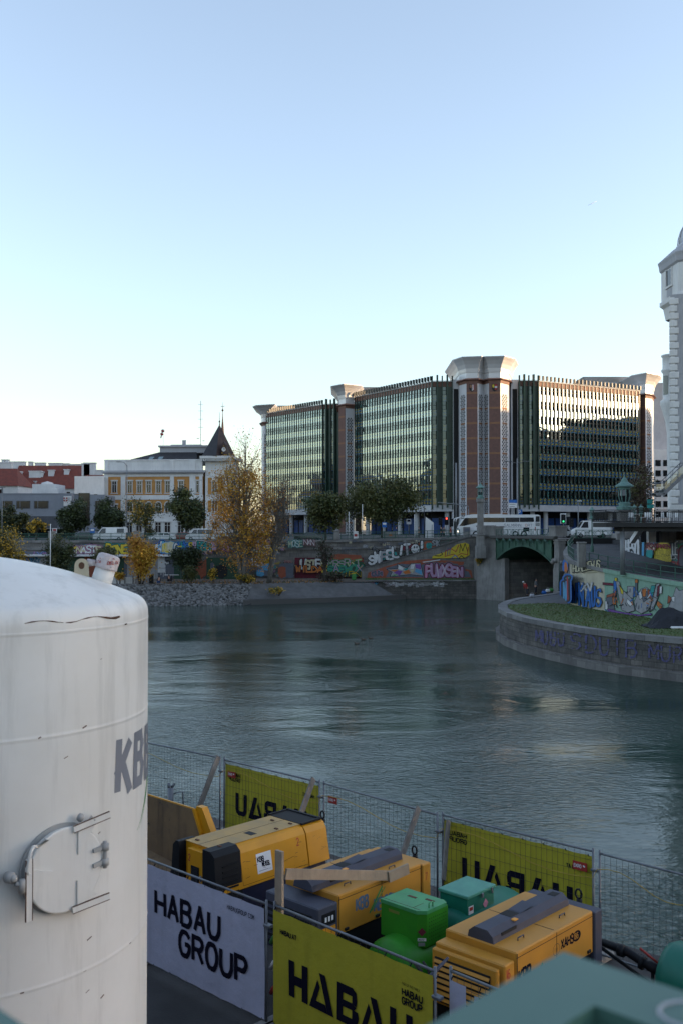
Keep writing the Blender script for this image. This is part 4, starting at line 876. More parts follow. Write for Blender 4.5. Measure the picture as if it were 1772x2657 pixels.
def tower(segs, depth, name_shields=False, ztop=44.4, crown=1.0, flare=1.35):
    """segs: list of (px, Y) plan corners from left to right, then kinds for the faces between them"""
    pts = [P(px, 1300, Y) for px, Y, k in segs]; pts = [(p.x, p.y) for p in pts]; kinds = [s[2] for s in segs[:-1]]
    T = Matrix.Translation(-FB); x0, x1 = pts[0][0], pts[-1][0]; plan = pts + [(x1, pts[-1][1] + depth), (x0, pts[0][1] + depth)]
    b = MB(T); b.prism(plan, 8.3, ztop - .6); b.build('tower_core', 'tower_white', office)
    zs = [ztop - 3.2 - 3.44 * k for k in range(11)]
    bb = MB(T)
    for i, k in enumerate(kinds):
        p, q = Vector((*pts[i], 0)), Vector((*pts[i + 1], 0)); e = (q - p).normalized(); L = (q - p).length; nn = Vector((e.y, -e.x, 0))
        at = lambda s, z, o: p + e * s + nn * o + Vector((0, 0, z))
        def slab(m, s0, s1, za, zb, o): m.quad(at(s0, za, o), at(s1, za, o), at(s1, zb, o), at(s0, zb, o)); m.quad(at(s0, zb, o), at(s1, zb, o), at(s1, zb, 0), at(s0, zb, 0)); m.quad(at(s0, za, 0), at(s0, za, o), at(s0, zb, o), at(s0, zb, 0)); m.quad(at(s1, za, o), at(s1, za, 0), at(s1, zb, 0), at(s1, zb, o))
        if k == 'b':
            slab(bb, .02, L - .02, 9, ztop - .8, .12)
            for z in zs: bo = MB(T); slab(bo, .04, L - .04, z - .22, z + .22, .14); bo.build('brick_band', 'tower_orange', office)
        if k == 'l':
            for z in zs[:-1]:
                c = L / 2; wd = L * .3
                bo = MB(T); slab(bo, c - wd, c + wd, z - 3.44 - .22, z - 3.44 + .22, .03); bo.build('brick_band', 'tower_orange', office); bl_ = MB(T)
                for r in range(7):
                    for m_ in range(2 + r % 2):
                        s = c + (m_ - (.5 if r % 2 == 0 else 1)) * wd * (.95 if r % 2 == 0 else .85); zz_ = z - .42 - r * .42; h = .27; ww = wd * .34
                        bl_.quad(at(s - ww, zz_, .02), at(s, zz_ - h, .02), at(s + ww, zz_, .02), at(s, zz_ + h, .02))
                bl_.build('lattice_panel', 'black_void', office)
    bb.build('brick_face', 'tower_brick', office)
    def ringz(name, steps, m):
        b = MB(T); prev = None
        for d, z in steps:
            r = polyoff(plan, d); vs = [(x, y, z) for x, y in r]
            if prev:
                n = len(vs); b.add(prev + vs, [(i, (i + 1) % n, n + (i + 1) % n, n + i) for i in range(n)])
            prev = vs
        b.add(prev, [tuple(range(len(prev)))]); return b.build(name, m, office)
    ringz('brown_cornice', [(.05, ztop - 1.0), (.12, ztop - .35), (.7, ztop - .2), (.55, ztop + .05), (.1, ztop + .2)], 'brown_band')
    c = crown
    ringz('crown', [(.05, ztop + .2), (.05, ztop + .2 + 1.3 * c), (.18, ztop + .2 + 1.32 * c), (.3, ztop + .2 + 2.2 * c), (.3 + flare * .25, ztop + .2 + 3.1 * c), (.3 + flare * .6, ztop + .2 + 3.9 * c), (.3 + flare, ztop + .2 + 4.6 * c), (.3 + flare, ztop + .2 + 4.75 * c)], 'tower_crown')
    return pts
mat('tower_crown', (.6, .6, .61), .38, c2=(.5, .5, .51), vs=.25, metal=.25)
tp = tower([(1192, 229.5, 'l'), (1210, 226.5, 'b'), (1239, 226.0, 'l'), (1254.5, 228.2, 'l'), (1268.6, 226.0, 'b'), (1298.5, 225.6, 'l'), (1320, 228.6, 'w'), (1327, 236, 'w')], 16)
T = Matrix.Translation(-FB)
for i, cols in ((1, (('g_black', 'tower_orange'), ('g_white', 'g_red', 'g_white', 'g_red'))), (4, (('g_yellow', 'g_black'), ('g_red', 'g_white', 'g_red')))):
    p, q = Vector((*tp[i], 0)), Vector((*tp[i + 1], 0)); e = (q - p).normalized(); nn = Vector((e.y, -e.x, 0)); c = (p + q) / 2 + nn * .16
    b = MB(T); names = ['g_black', 'g_yellow', 'g_white', 'g_red', 'tower_orange']; b.k = 0
    at = lambda s, z: c + e * s + Vector((0, 0, z)); out = [(-.62, 43.2), (-.62, 42.2), (-.45, 41.75), (0, 41.45), (.45, 41.75), (.62, 42.2), (.62, 43.2)]
    b.add([at(s, z) for s, z in out] + [at(s, z) - nn * .1 for s, z in out], [tuple(range(7))]); cc = nn * .03
    b.k = 4 if i == 1 else 1; b.add([at(s, z) + cc for s, z in ((-.5, 43.05), (-.5, 42.5), (-.2, 42.3), (-.05, 42.6), (-.1, 43.1))], [(0, 1, 2, 3, 4)])
    b.k = 2
    if i == 1:
        for k in range(4): b.k = 2 if k % 2 == 0 else 3; b.add([at(.02 + .14 * k + s, z) + cc for s, z in ((0, 41.7 + .06 * k), (.13, 41.7 + .08 * k), (.13, 43.1), (0, 43.1))], [(0, 1, 2, 3)])
    else:
        for k in range(3): b.k = 3 if k % 2 == 0 else 2; b.add([at(.02 + s, 41.85 + .42 * k + z) + cc for s, z in ((0, 0), (.55 if k else .35, 0), (.55, .41), (0, .41))], [(0, 1, 2, 3)])
    b.build('shield', names, office)
tower([(880, 259.5, 'b'), (896, 257.5, 'l'), (918, 259, 'w'), (922, 264, 'w')], 14, flare=1.9, ztop=42.6)
tower([(679, 297.5, 'w'), (684, 295.5, 'l'), (694, 295, 'w'), (698, 299, 'w')], 12, flare=2.4, ztop=42.0)
tower([(1660, 250, 'b'), (1676, 248.2, 'l'), (1692, 250, 'w'), (1697, 255, 'w')], 14, flare=1.7, ztop=44.0)
for (px0, px1, Yd, zt) in ((686, 800, 305, 48.0), (905, 1032, 274, 49.2), (1525, 1668, 262, 50.2)):
    A, B = P(px0, 1100, Yd), P(px1, 1100, Yd); b = MB(T); b.prism([(A.x, A.y), (B.x, B.y), (B.x, B.y + 9), (A.x, A.y + 9)], 40, zt - 2.4)
    pl_ = [(A.x, A.y), (B.x, B.y), (B.x, B.y + 9), (A.x, A.y + 9)]; r1 = polyoff(pl_, .4); r2 = polyoff(pl_, 1.6)
    for ra, za, rb, zb in ((pl_, zt - 2.4, r1, zt - 1.2), (r1, zt - 1.2, r2, zt)): b.add([(x, y, za) for x, y in ra] + [(x, y, zb) for x, y in rb], [(i, (i + 1) % 4, 4 + (i + 1) % 4, 4 + i) for i in range(4)])
    b.add([(x, y, zt) for x, y in r2], [(0, 1, 2, 3)]); b.build('roof_plant', 'tower_crown', office)
for px0, px1 in ((1173, 1193), (1326, 1346)):           # white side slots beside the middle tower
    A, B = P(px0, 1300, 231), P(px1, 1300, 231); b = MB(T); b.prism([(A.x, A.y), (B.x, B.y), (B.x, 243), (A.x, 243)], 8.3, 45); b.build('link_wall', 'tower_white', office)
    b = MB(T); w = B.x - A.x; b.box(A.x + w * .2, 230.9, 9, B.x - w * .2 - (.0), 231.05, 42.8); b.build('slot', 'black_void', office)

# ---------------------------------------------------------------- ochre palace with the slate tower
PO = Vector((-42, 236, 8.2)); pal = thing('palace', 'ochre and white palace with tall windows, slate roof and a pointed tower roof', 'palace', PO)
T = Matrix.Translation(-PO)
PL, PR = P(272, 1300, 238), P(526, 1300, 236); ex = (PR - PL); ex.z = 0; LW = ex.length; ex.normalize(); ny = Vector((ex.y, -ex.x, 0))
M = T @ Matrix.Translation((PL.x, PL.y, 0)) @ Matrix.Rotation(math.atan2(ex.y, ex.x), 4, 'Z')
zc, zt = 19.0, 24.0                                   # floor of the upper storey windows, main cornice
k = LW / 252
X = lambda px: (px - 272) * k
b = MB(M); b.box(0, 0, 8, LW, 18, zt); b.build('wall', 'plaster_ochre', pal)
b = MB(M)
for x0, x1 in ((272, 281), (314, 326), (441, 451), (491, 506), (516, 524)): b.box(X(x0), -.22, 13.9, X(x1), .05, zt)
for z0, z1, o in ((13.4, 14.0, .3), (17.2, 18.3, .2), (22.7, 23.5, .15)): b.box(-.15, -o, z0, LW + .15, .05, z1)
b.box(-.1, -.16, 8, LW + .1, .05, 13.4)
for j in range(6): b.box(-.12, -.2, 8.4 + j * .85, LW + .12, -.15, 9.1 + j * .85)
b.build('stone_dressing', 'plaster_white', pal)
b = MB(M); b.box(-.7, -.9, 23.7, LW + .7, 18, 24.15); b.box(-.4, -.55, 23.4, LW + .4, .1, 23.7)
for j in range(56): b.box(j * LW / 56, -.75, 23.42, j * LW / 56 + .22, -.3, 23.7)
b.build('cornice', 'plaster_grey', pal)
b = MB(M); b.box(0, -.1, 24.15, LW, .5, 26.5); b.box(-.1, -.25, 26.5, LW + .1, .6, 26.8)
for x0, x1 in ((272, 281), (316, 326), (441, 451), (491, 506), (516, 524)): b.box(X(x0), -.3, 24.15, X(x1), .2, 26.55)
b.build('attic', 'plaster_white', pal)
b = MB(M); b.add([(X(305), 1.5, 26.3), (X(505), 1.5, 26.3), (X(505), 17, 26.3), (X(305), 17, 26.3), (X(396), 6, 29.0), (X(494), 6, 29.0), (X(494), 14, 29.0), (X(396), 14, 29.0)], [(0, 1, 5, 4), (1, 2, 6, 5), (2, 3, 7, 6), (3, 0, 4, 7), (4, 5, 6, 7)])
b.build('roof', 'roof_slate', pal)
b = MB(M); b.box(X(397), 5.9, 28.8, X(528), 15, 30.2); b.box(X(394), 5.4, 30.2, X(531), 15.5, 30.6); b.box(X(420), 8, 30.6, X(500), 13, 31.0)
for q in (448, 451, 454): b.box(X(q), 9, 31, X(q) + .3, 9.3, 32.2)
b.build('belvedere', 'plaster_grey', pal)
for q in (376, 400): b = MB(M); b.add([(X(q), 2.6, 27.0), (X(q) + 1.1, 2.6, 27.0), (X(q) + 1.3, 3.7, 27.75), (X(q) + .2, 3.7, 27.75)], [(0, 1, 2, 3)]); b.build('skylight', 'pane', pal)
def pwindow(xc, z0, w, h, arch=False, hood=True):
    b = MB(M); b.box(xc - w / 2 - .22, -.12, z0 - .25, xc - w / 2, .02, z0 + h); b.box(xc + w / 2, -.12, z0 - .25, xc + w / 2 + .22, .02, z0 + h); b.box(xc - w / 2 - .4, -.25, z0 - .4, xc + w / 2 + .4, .02, z0 - .2)
    if hood: b.box(xc - w / 2 - .35, -.28, z0 + h, xc + w / 2 + .35, .02, z0 + h + .35)
    if arch:
        for j in range(7):
            a0, a1 = math.pi * j / 7, math.pi * (j + 1) / 7; r0, r1 = w / 2, w / 2 + .22; c = (xc, z0 + h)
            b.add([(c[0] + r * math.cos(a), -.1, c[1] + r * math.sin(a)) for r, a in ((r0, a0), (r1, a0), (r1, a1), (r0, a1))], [(0, 1, 2, 3)])
    o = b.build('window', 'window_frame', pal)
    b = MB(M); b.quad((xc - w / 2, -.02, z0), (xc + w / 2, -.02, z0), (xc + w / 2, -.02, z0 + h), (xc - w / 2, -.02, z0 + h))
    if arch: b.add([(xc + w / 2 * math.cos(math.pi * j / 8), -.021, z0 + h + w / 2 * math.sin(math.pi * j / 8)) for j in range(9)], [tuple(range(9))])
    b.build('pane', 'window_dark', o)
    b = MB(M); b.box(xc - .05, -.08, z0, xc + .05, -.03, z0 + h); b.box(xc - w / 2, -.08, z0 + h * .68, xc + w / 2, -.03, z0 + h * .68 + .08); b.build('glazing_bar', 'window_frame', o)
for px in (297, 337, 362, 386, 411, 435, 469, 514): pwindow(X(px), 19.0, 1.0, 2.6)
for px in (297, 337, 362, 386, 411, 435, 469, 514): pwindow(X(px), 14.5, 1.25, 1.5, arch=px != 297, hood=px == 297)
M = M @ Matrix.Translation((0, -.21, 0))
for px in (297, 337, 362, 386, 411, 435, 469, 514): pwindow(X(px), 9.4, 1.3, 2.4)
M = M @ Matrix.Translation((0, .21, 0))
b = MB(M); b.box(X(530), .3, 8, X(592), 12, 26.9); b.build('tower_wall', 'plaster_white', pal)
b = MB(M)
for x0, x1 in ((537, 547), (562, 574)):
    for z0, z1 in ((18.4, 22.4), (14.2, 17)): b.box(X(x0), .22, z0, X(x1), .32, z1)
b.build('ochre_panel', 'plaster_ochre', pal)
M = M @ Matrix.Translation((0, .27, 0))
for z in (19.0, 14.5, 9.4): pwindow(X(554.5), z, 1.1, 2.4)
M = M @ Matrix.Translation((0, -.27, 0))
b = MB(M); b.box(X(519), -1.2, 26.9, X(603), 12.5, 27.5)
for j in range(16): b.box(X(522) + j * 5 * k, -1.1, 26.3, X(522) + j * 5 * k + .25, .3, 26.9)
b.build('tower_cornice', 'plaster_white', pal)
b = MB(M); q = [(X(523), -.5, 27.5), (X(562), -1.5, 27.5), (X(602), 3, 27.5), (X(580), 9, 27.5), (X(530), 8, 27.5)]; tpz = (X(559), 3.5, 35.4)
b.add(q + [tpz], [(0, 1, 5)]); b.k = 1; b.add(q + [tpz], [(1, 2, 5), (2, 3, 5), (3, 4, 5), (4, 0, 5)]); b.lathe([(.14, 35.2), (.09, 35.8), (.22, 36.1), (.05, 36.4), (.03, 38.4)], X(559), 3.5, 6); b.build('spire_roof', ['roof_slate', 'brown_roof'], pal)
b = MB(M); b.box(X(575), -1.2, 27.9, X(586), 2.5, 29.9); b.lathe([(.0, 0), (1.3, 0)], 0, 0, 16); b.v = b.v[:8]; b.f = b.f[:6]; b.mi = b.mi[:6]; b.sm = b.sm[:6]; b.uv = b.uv[:6]
b.add([(X(574), -1.3, 29.9), (X(587), -1.3, 29.9), (X(580.5), -1.3, 30.9), (X(580.5), 2.5, 30.9)], [(0, 1, 2), (0, 2, 3), (1, 3, 2)]); cd_ = b.build('clock_dormer', 'brown_roof', pal)
b = MB(M); c = (X(580.5), -1.22, 29.0); b.add([(c[0] + .5 * math.cos(a * .393), c[1], c[2] + .5 * math.sin(a * .393)) for a in range(16)], [tuple(range(16))]); b.k = 1; b.beam((c[0], c[1] - .03, c[2]), (c[0], c[1] - .03, c[2] + .42), .07); b.beam((c[0], c[1] - .03, c[2]), (c[0] + .3, c[1] - .03, c[2] + .1), .07); b.build('clock_face', ['plaster_white', 'g_black'], cd_)
b = MB(M); b.tube([(X(504), 6, 30), (X(504), 6, 41.5)], .06, 5)
for z in (35, 37, 39, 40.6): b.tube([(X(504) - .6, 6, z), (X(504) + .6, 6, z)], .035, 4)
for z, dx in ((32.2, -.6), (31.6, .8)): b.lathe([(.001, z), (.45, z + .12)], X(504) + dx, 5.8, 8)
b.build('antenna_mast', 'pole_grey', pal)
b = MB(M); b.tube([(X(400), 8, 30.5), (X(400), 8, 33.2)], .04, 4); b.tube([(X(393.5), 8, 32.6), (X(396), 8, 33.6), (X(400), 8, 34.8)], [.14, .22, .3], 8); b.build('windsock', ['g_white'], pal)
b = MB(M)
for t0, t1 in ((.1, .3), (.5, .7)): p0, p1 = Vector((X(400), 8, 34.8)), Vector((X(394), 8, 32.8)); b.tube([p0.lerp(p1, t0), p0.lerp(p1, t1)], [.42, .42], 8)
b.build('windsock_stripe', 'g_red', pal)
# church spire behind
q = P(578, 1130, 420); b = MB(); b.lathe([(2.0, 8), (2.0, 38), (1.5, 42), (.9, 48), (.15, 58), (.1, 60), (.5, 60.6), (.1, 61.2), (.04, 64)], n=8, smooth=False); b.box(-.8, -.05, 62.2, .8, .05, 62.4); o = b.build('church_spire', 'brown_roof'); o.location = (q.x, q.y, 0); tag(o, 'thin pinkish church spire behind the pointed slate tower roof', 'spire')

# ---------------------------------------------------------------- grey modern block on the left
GO = P(120, 1380, 224); GO.z = 8.2; gb_ = thing('modern_office', 'low grey panelled modern building with dark strip windows at left', 'building', GO); T = Matrix.Translation(-GO)
def gx(px, Y=224): return P(px, 1300, Y).x
b = MB(T); b.box(gx(-260), 224, 10.2, gx(186), 240, 18.1); b.box(gx(186), 226.5, 8, gx(270, 226.5), 240, 18.0); b.build('wall', 'panel_grey', gb_)
b = MB(T); b.box(gx(-260), 223.9, 10.4, gx(150), 224.02, 13.1)
for j in range(18): b.box(gx(20 + j * 9.5), 223.84, 10.4, gx(20 + j * 9.5) + .1, 223.9, 13.1)
b.build('louvre_band', 'panel_dark', gb_)
b = MB(T); b.box(gx(-260), 228, 8, gx(186), 232, 10.2); b.build('ground_recess', 'black_void', gb_)
for x0, x1 in ((-60, -20), (4, 33), (43, 79), (89, 126)):
    b = MB(T); b.box(gx(x0), 223.88, 14.85, gx(x1), 224.02, 16.55); w = b.build('window', 'panel_dark', gb_)
    b = MB(T); b.box(gx(x0) + .12, 223.84, 14.95, gx(x1) - .12, 223.9, 16.45); b.build('pane', 'window_dark', w)
    b = MB(T); b.box(gx(x0 + (x1 - x0) * .25), 223.8, 14.95, gx(x0 + (x1 - x0) * .25) + .1, 223.85, 16.45); b.build('mullion', 'panel_grey', w)
b = MB(T); b.box(gx(197), 226.3, 11, gx(226), 226.6, 18.4); b.box(gx(241), 226.3, 12.6, gx(264), 226.6, 16.6); b.build('glazed_bay', 'window_dark', gb_)
b = MB(T); b.box(gx(-260), 223.9, 18.1, gx(186), 240, 18.25); b.build('roof_edge', 'panel_grey', gb_)
b = MB(T); b.box(gx(62), 230, 18.1, gx(124), 238, 20.6); b.box(gx(112), 227, 18.1, gx(140), 231, 19.6); b.lathe([(1.4, 20.5), (1.4, 21), (.01, 21.4)], gx(92), 233, 10); b.lathe([(.01, 20.8), (.55, 21.3)], gx(72), 229.5, 8); b.tube([(gx(72), 230, 19), (gx(72), 230, 21.2)], .05, 5); b.build('roof_plant', 'plaster_white', gb_)
b = MB(T); b.add([(gx(187), 226, 18.2), (gx(271, 230), 230, 18.2), (gx(271, 238), 238, 18.2), (gx(187), 238, 18.2), (gx(187), 226, 22.2), (gx(271, 230), 230, 22.5), (gx(271, 238), 238, 22.5), (gx(187), 238, 22.2)], [(0, 1, 5, 4), (4, 5, 6, 7), (3, 0, 4, 7), (1, 2, 6, 5)]); b.build('white_penthouse', 'plaster_white', gb_)
b = MB(T); b.box(gx(166), 223.7, 15.4, gx(186), 223.88, 17.6); b.k = 1
sx = gx(171); zs_ = -2.3; b.add([(sx - .45, 223.66, 17.3), (sx + .45, 223.66, 17.3), (sx + .45, 223.66, 16.6), (sx, 223.66, 16.2), (sx - .45, 223.66, 16.6)], [(0, 1, 2, 3, 4)]); b.k = 0; b.box(sx - .08, 223.6, 16.3, sx + .08, 223.655, 17.3); b.box(sx - .45, 223.6, 16.8, sx + .45, 223.655, 16.97); b.k = 2
for j in range(3): b.box(gx(176), 223.64, 17.1 - j * .32, gx(184 - j * 2), 223.7, 17.22 - j * .32)
b.build('sign', ['plaster_white', 'g_red', 'g_slate'], gb_)
# red roofed houses behind
HO = P(100, 1300, 300); HO.z = 8; 
def house(label, px0, px1, Y, zeave, zridge, chim, wallm='plaster_white', hip=0., depth=14):
    A, B = P(px0, 1300, Y), P(px1, 1300, Y); loc = Vector(((A.x + B.x) / 2, Y, 8)); root = thing('town_house', label, 'house', loc, group='red roofed town houses'); T = Matrix.Translation(-loc); L = B.x - A.x
    b = MB(T); b.box(A.x, Y, 8, B.x, Y + depth, zeave); b.build('wall', wallm, root)
    b = MB(T); h = hip * L; b.add([(A.x - .3, Y - .5, zeave), (B.x + .3, Y - .5, zeave), (B.x + .3, Y + depth, zeave), (A.x - .3, Y + depth, zeave), (A.x + h, Y + depth / 2, zridge), (B.x - h, Y + depth / 2, zridge)], [(0, 1, 5, 4), (1, 2, 5), (2, 3, 4, 5), (3, 0, 4)]); rf = b.build('roof', 'roof_tile', root)
    for px, y, w, z0, z1 in chim: p = P(px, 1300, Y + y); b = MB(T); b.box(p.x - w / 2, p.y, z0, p.x + w / 2, p.y + 1.2, z1); b.box(p.x - w / 2 - .15, p.y - .15, z1, p.x + w / 2 + .15, p.y + 1.35, z1 + .25); b.build('chimney', 'plaster_white', rf)
    b = MB(T)
    for j in range(int(L / 3)): b.box(A.x + 1 + j * 3, Y - .05, zeave - 2.6, A.x + 2 + j * 3, Y + .05, zeave - .9)
    b.build('window_row', 'window_dark', root)
    return root
house('brick red hipped roof house at the far left edge', -160, 46, 262, 21.6, 26.6, ((12, 8, 3.6, 25, 28.2), (7, 9, .8, 27, 29), (17, 9, .8, 27, 29)), hip=.12)
house('long red roofed house with many white chimneys and dormers', 28, 205, 285, 21.8, 28.9, ((42, 7, 5, 27, 29.9), (78, 7.5, 1.2, 27, 29.9), (103, 7.5, 3, 27, 29.6), (143, 7.5, 4, 27, 29.5), (165, 8, 3, 27, 29.4), (195, 8, 4, 27, 29.2), (46, 3, 2, 24.5, 26.7), (90, 3, 3.4, 24.5, 26.9), (104, 3.2, 1.6, 24.5, 26.7), (132, 3.5, 1.6, 25, 27.2), (172, 4, 1.4, 25, 27.4)))
house('red roofed house with a white gable end beside the palace', 205, 300, 268, 21.6, 25.2, ((232, 7, 3.2, 21, 28.4), (222, 7, 2.2, 21, 28.2), (246, 7.2, 4, 20, 26.4)))
b = MB(); A = P(208, 1, 266); B_ = P(272, 1, 266); loc = Vector((A.x, 266, 8))
# pinkish building behind the tower at right
q = P(1700, 1200, 330); root = thing('office_building', 'pale pink office block half hidden behind the white round bays', 'office building', (q.x, q.y, 8.8)); b = MB(); b.box(-14, 0, 0, 16, 20, 28); b.build('wall', 'plaster_white', root)
b = MB(); b.box(.7, 6, 0, 9, 18, 51); b.build('stair_tower', 'plaster_grey', root)
for s in range(7): b = MB(); [b.box(-13 + j * 2.6, -.06, 2 + s * 3.4, -11.2 + j * 2.6, .02, 4 + s * 3.4) for j in range(11)]; b.build('window_row', 'window_dark', root)

# ---------------------------------------------------------------- unseen city round the place, sized to shade the quay and show in the glass
mat('city_wall', (.05, .047, .045), .85, var=.15)
def block(label, x0, y0, x1, y1, h, ry=0., rz=0., m='city_wall', loc=None):
    c = Vector(((x0 + x1) / 2, (y0 + y1) / 2, 8.7)); root = thing('city_block', label, 'building', c, rz, group='apartment blocks around the canal'); w, d = (x1 - x0) / 2, (y1 - y0) / 2
    b = MB(); b.box(-w, -d, -1, w, d, h - 4); b.build('wall', m, root)
    b = MB(); b.add([(-w - .4, -d - .4, h - 4), (w + .4, -d - .4, h - 4), (w + .4, d + .4, h - 4), (-w - .4, d + .4, h - 4), (-w + 3, -d + 3, h), (w - 3, -d + 3, h), (w - 3, d - 3, h), (-w + 3, d - 3, h)], [(0, 1, 5, 4), (1, 2, 6, 5), (2, 3, 7, 6), (3, 0, 4, 7), (4, 5, 6, 7)]); b.build('roof', 'roof_slate', root)
    for s in range(int((h - 6) / 3.6)):
        b = MB()
        for j in range(int(2 * w / 2.8)): b.box(-w + 1 + j * 2.8, -d - .06, 1.2 + s * 3.6, -w + 2.3 + j * 2.8, -d + .02, 3.4 + s * 3.6); b.box(-w + 1 + j * 2.8, d - .02, 1.2 + s * 3.6, -w + 2.3 + j * 2.8, d + .06, 3.4 + s * 3.6)
        for j in range(int(2 * d / 2.8)): b.box(-w - .06, -d + 1 + j * 2.8, 1.2 + s * 3.6, -w + .02, -d + 2.3 + j * 2.8, 3.4 + s * 3.6)
        b.build('window_row', 'window_dark', root)
for i, (y0, y1, h, x0) in enumerate(((-190, -142, 15, 100), (-140, -92, 17, 108), (-90, -42, 16, 114), (-40, 6, 17, 118), (8, 52, 18, 122), (54, 92, 36, 126), (94, 128, 46, 128), (130, 170, 46, 136), (172, 205, 35, 140), (207, 250, 38, 146), (252, 305, 37, 150))):  # added out of view, heights set to keep the low sun off the quay
    block('grey apartment block out of view on the right bank, sized to stop the low sun', x0, y0, x0 + 26, y1, h)
for i, (a, h) in enumerate(((-110, 24), (-66, 27), (-22, 25), (22, 28), (66, 25))):
    c = Y2(a, -80); block('grey apartment block across the street behind the viewer', c.x - 21, c.y - 9, c.x + 21, c.y + 9, h - 10, rz=YR)
for i, (y, h) in enumerate(((150, 24), (196, 26), (240, 24))):
    block('grey apartment block on the left beyond the street trees', -130, y, -108, y + 42, h)

# ---------------------------------------------------------------- white observatory tower on the right, its terrace and stairs
UX, UY = 39.35, 102.5
ura = thing('observatory_tower', 'tall white tower with quoined corner, octagonal top storey and silver dome at the right edge', 'tower', (UX, UY, 9)); T = Matrix.Translation((-UX, -UY, -9))
b = MB(T); hw = 5.05; b.box(UX - hw, UY - hw, 8.8, UX + hw, UY + hw + 6, 33.6); b.build('wall', 'plaster_grey', ura)
b = MB(T); x0 = UX - hw; y0 = UY - hw
for k in range(28):
    z = 12.6 + k * .74; w = .8 if k % 2 else .66; b.cbox(x0 - .12, y0 - .12, z, x0 + w, y0 + .7, z + .6, .05); b.box(x0 - .02, y0 - .02, z + .6, x0 + .4, y0 + .4, z + .74)
b.build('quoin', 'plaster_white', ura, kind='stuff')
def octo(r, z, a0=R(-.7)): return [(UX + r * math.cos(a0 + k * math.pi / 4), UY + r * math.sin(a0 + k * math.pi / 4), z) for k in range(8)]
def oring(mb, prof):
    prev = None
    for r, z in prof:
        c = octo(r, z)
        if prev: mb.add(prev + c, [(i, (i + 1) % 8, 8 + (i + 1) % 8, 8 + i) for i in range(8)])
        prev = c
    mb.add(prev, [tuple(range(8))])
A8 = 5.55 / math.cos(math.pi / 8)
b = MB(T); oring(b, [(A8 * .93, 32.0), (A8 * .97, 33.2), (A8 * 1.03, 33.5), (A8 * 1.03, 33.9), (A8, 34.0), (A8, 37.3)]); b.build('top_storey', 'plaster_white', ura)
b = MB(T); oring(b, [(A8, 37.0), (A8 * 1.03, 37.2), (A8 * 1.04, 37.7), (A8 * 1.055, 38.0), (A8 * 1.055, 38.1), (A8 * .8, 39.4)]); b.build('eaves', 'plaster_grey', ura)
b = MB(T); dr = 4.35; b.lathe([(dr + .2, 38.6), (dr + .2, 39.5), (dr, 39.6)] + [(dr * math.cos(t), 39.6 + dr * math.sin(t)) for t in [k * math.pi / 24 for k in range(1, 13)]], UX, UY, 40); dm = b.build('dome', 'dome_metal' if 'dome_metal' in MATS else mat('dome_metal', (.55, .56, .58), .45, metal=.3), ura)
b = MB(T)
for k in range(20):
    a = k * math.pi / 10; b.tube([(UX + (dr + .02) * math.cos(t) * math.cos(a), UY + (dr + .02) * math.cos(t) * math.sin(a), 39.6 + (dr + .02) * math.sin(t)) for t in [j * math.pi / 16 for j in range(8)]], .05, 4)
b.build('rib', 'pole_grey', dm)
for k in range(8):                                  # windows of the top storey
    a = k * math.pi / 4 + R(-.7) + math.pi / 8; n_ = Vector((math.cos(a), math.sin(a), 0)); t_ = Vector((-n_.y, n_.x, 0)); c = Vector((UX, UY, 0)) + n_ * (A8 * math.cos(math.pi / 8) + .03)
    b = MB(T); at = lambda s, z, o=0: c + t_ * s + n_ * o + Vector((0, 0, z))
    ww = .95 if k % 2 else .7
    b.quad(at(-ww, 35.3), at(ww, 35.3), at(ww, 36.9), at(-ww, 36.9)); w = b.build('window', 'window_dark', ura)
    b = MB(T)
    for s0, s1, z0, z1 in ((-ww - .12, -ww, 35.2, 37), (ww, ww + .12, 35.2, 37), (-ww - .25, ww + .25, 35.0, 35.2)): b.add([at(s, z, o) for o in (-.05, .1) for s, z in ((s0, z0), (s1, z0), (s1, z1), (s0, z1))], [(4, 5, 6, 7), (0, 1, 5, 4), (1, 2, 6, 5), (2, 3, 7, 6), (3, 0, 4, 7)])
    b.k = 1; b.quad(at(-ww, 34.1), at(ww, 34.1), at(ww, 34.95), at(-ww, 34.95)); b.build('window_frame', ['plaster_white', 'plaster_grey'], w)
for z in (14.5, 19.4, 24.3, 29.2):
    b = MB(T); b.box(x0 + 1.75, y0 - .05, z, x0 + 3.2, y0 + .05, z + 2.6); w = b.build('window', 'window_dark', ura); b = MB(T)
    b.box(x0 + 1.55, y0 - .14, z, x0 + 1.75, y0, z + 2.8); b.box(x0 + 3.2, y0 - .14, z, x0 + 3.4, y0, z + 2.8); b.box(x0 + 1.5, y0 - .25, z - .25, x0 + 3.5, y0, z); b.box(x0 + 1.5, y0 - .2, z + 2.8, x0 + 3.5, y0, z + 3.05); b.build('window_frame', 'plaster_white', w)
b = MB(T); bx, by = x0 + .1, UY + .6
b.lathe([(.55, 12), (.6, 20.2), (.75, 21.4), (1.0, 22.4), (1.22, 23.1), (1.25, 23.3), (1.25, 23.6), (1.0, 23.8), (.95, 26.5), (1.12, 26.7), (1.12, 26.9), (1.0, 27.0), (1.0, 28.2), (1.12, 28.3), (1.12, 28.45), (.3, 28.5)], bx, by, 24); b.build('bay', 'plaster_white', ura)
b = MB(T); b.lathe([(1.0, 24.2), (1.0, 26.2)], bx, by, 20, math.pi * 1.12, math.pi * 1.36); b.build('bay_window', 'window_dark', ura)
b = MB(T); b.box(x0 - .15, y0 - .2, 11.9, UX + hw, y0 + .1, 12.5); b.build('plinth_band', 'plaster_white', ura)
b = MB(T); b.box(x0 + 1.9, y0 - 1.2, 10.5, UX + 9, y0 + .1, 13.4); b.box(x0 - .3, y0 + .1, 8.0, UX + 12, UY + 10, 12.2); b.build('annex', 'plaster_white', ura)
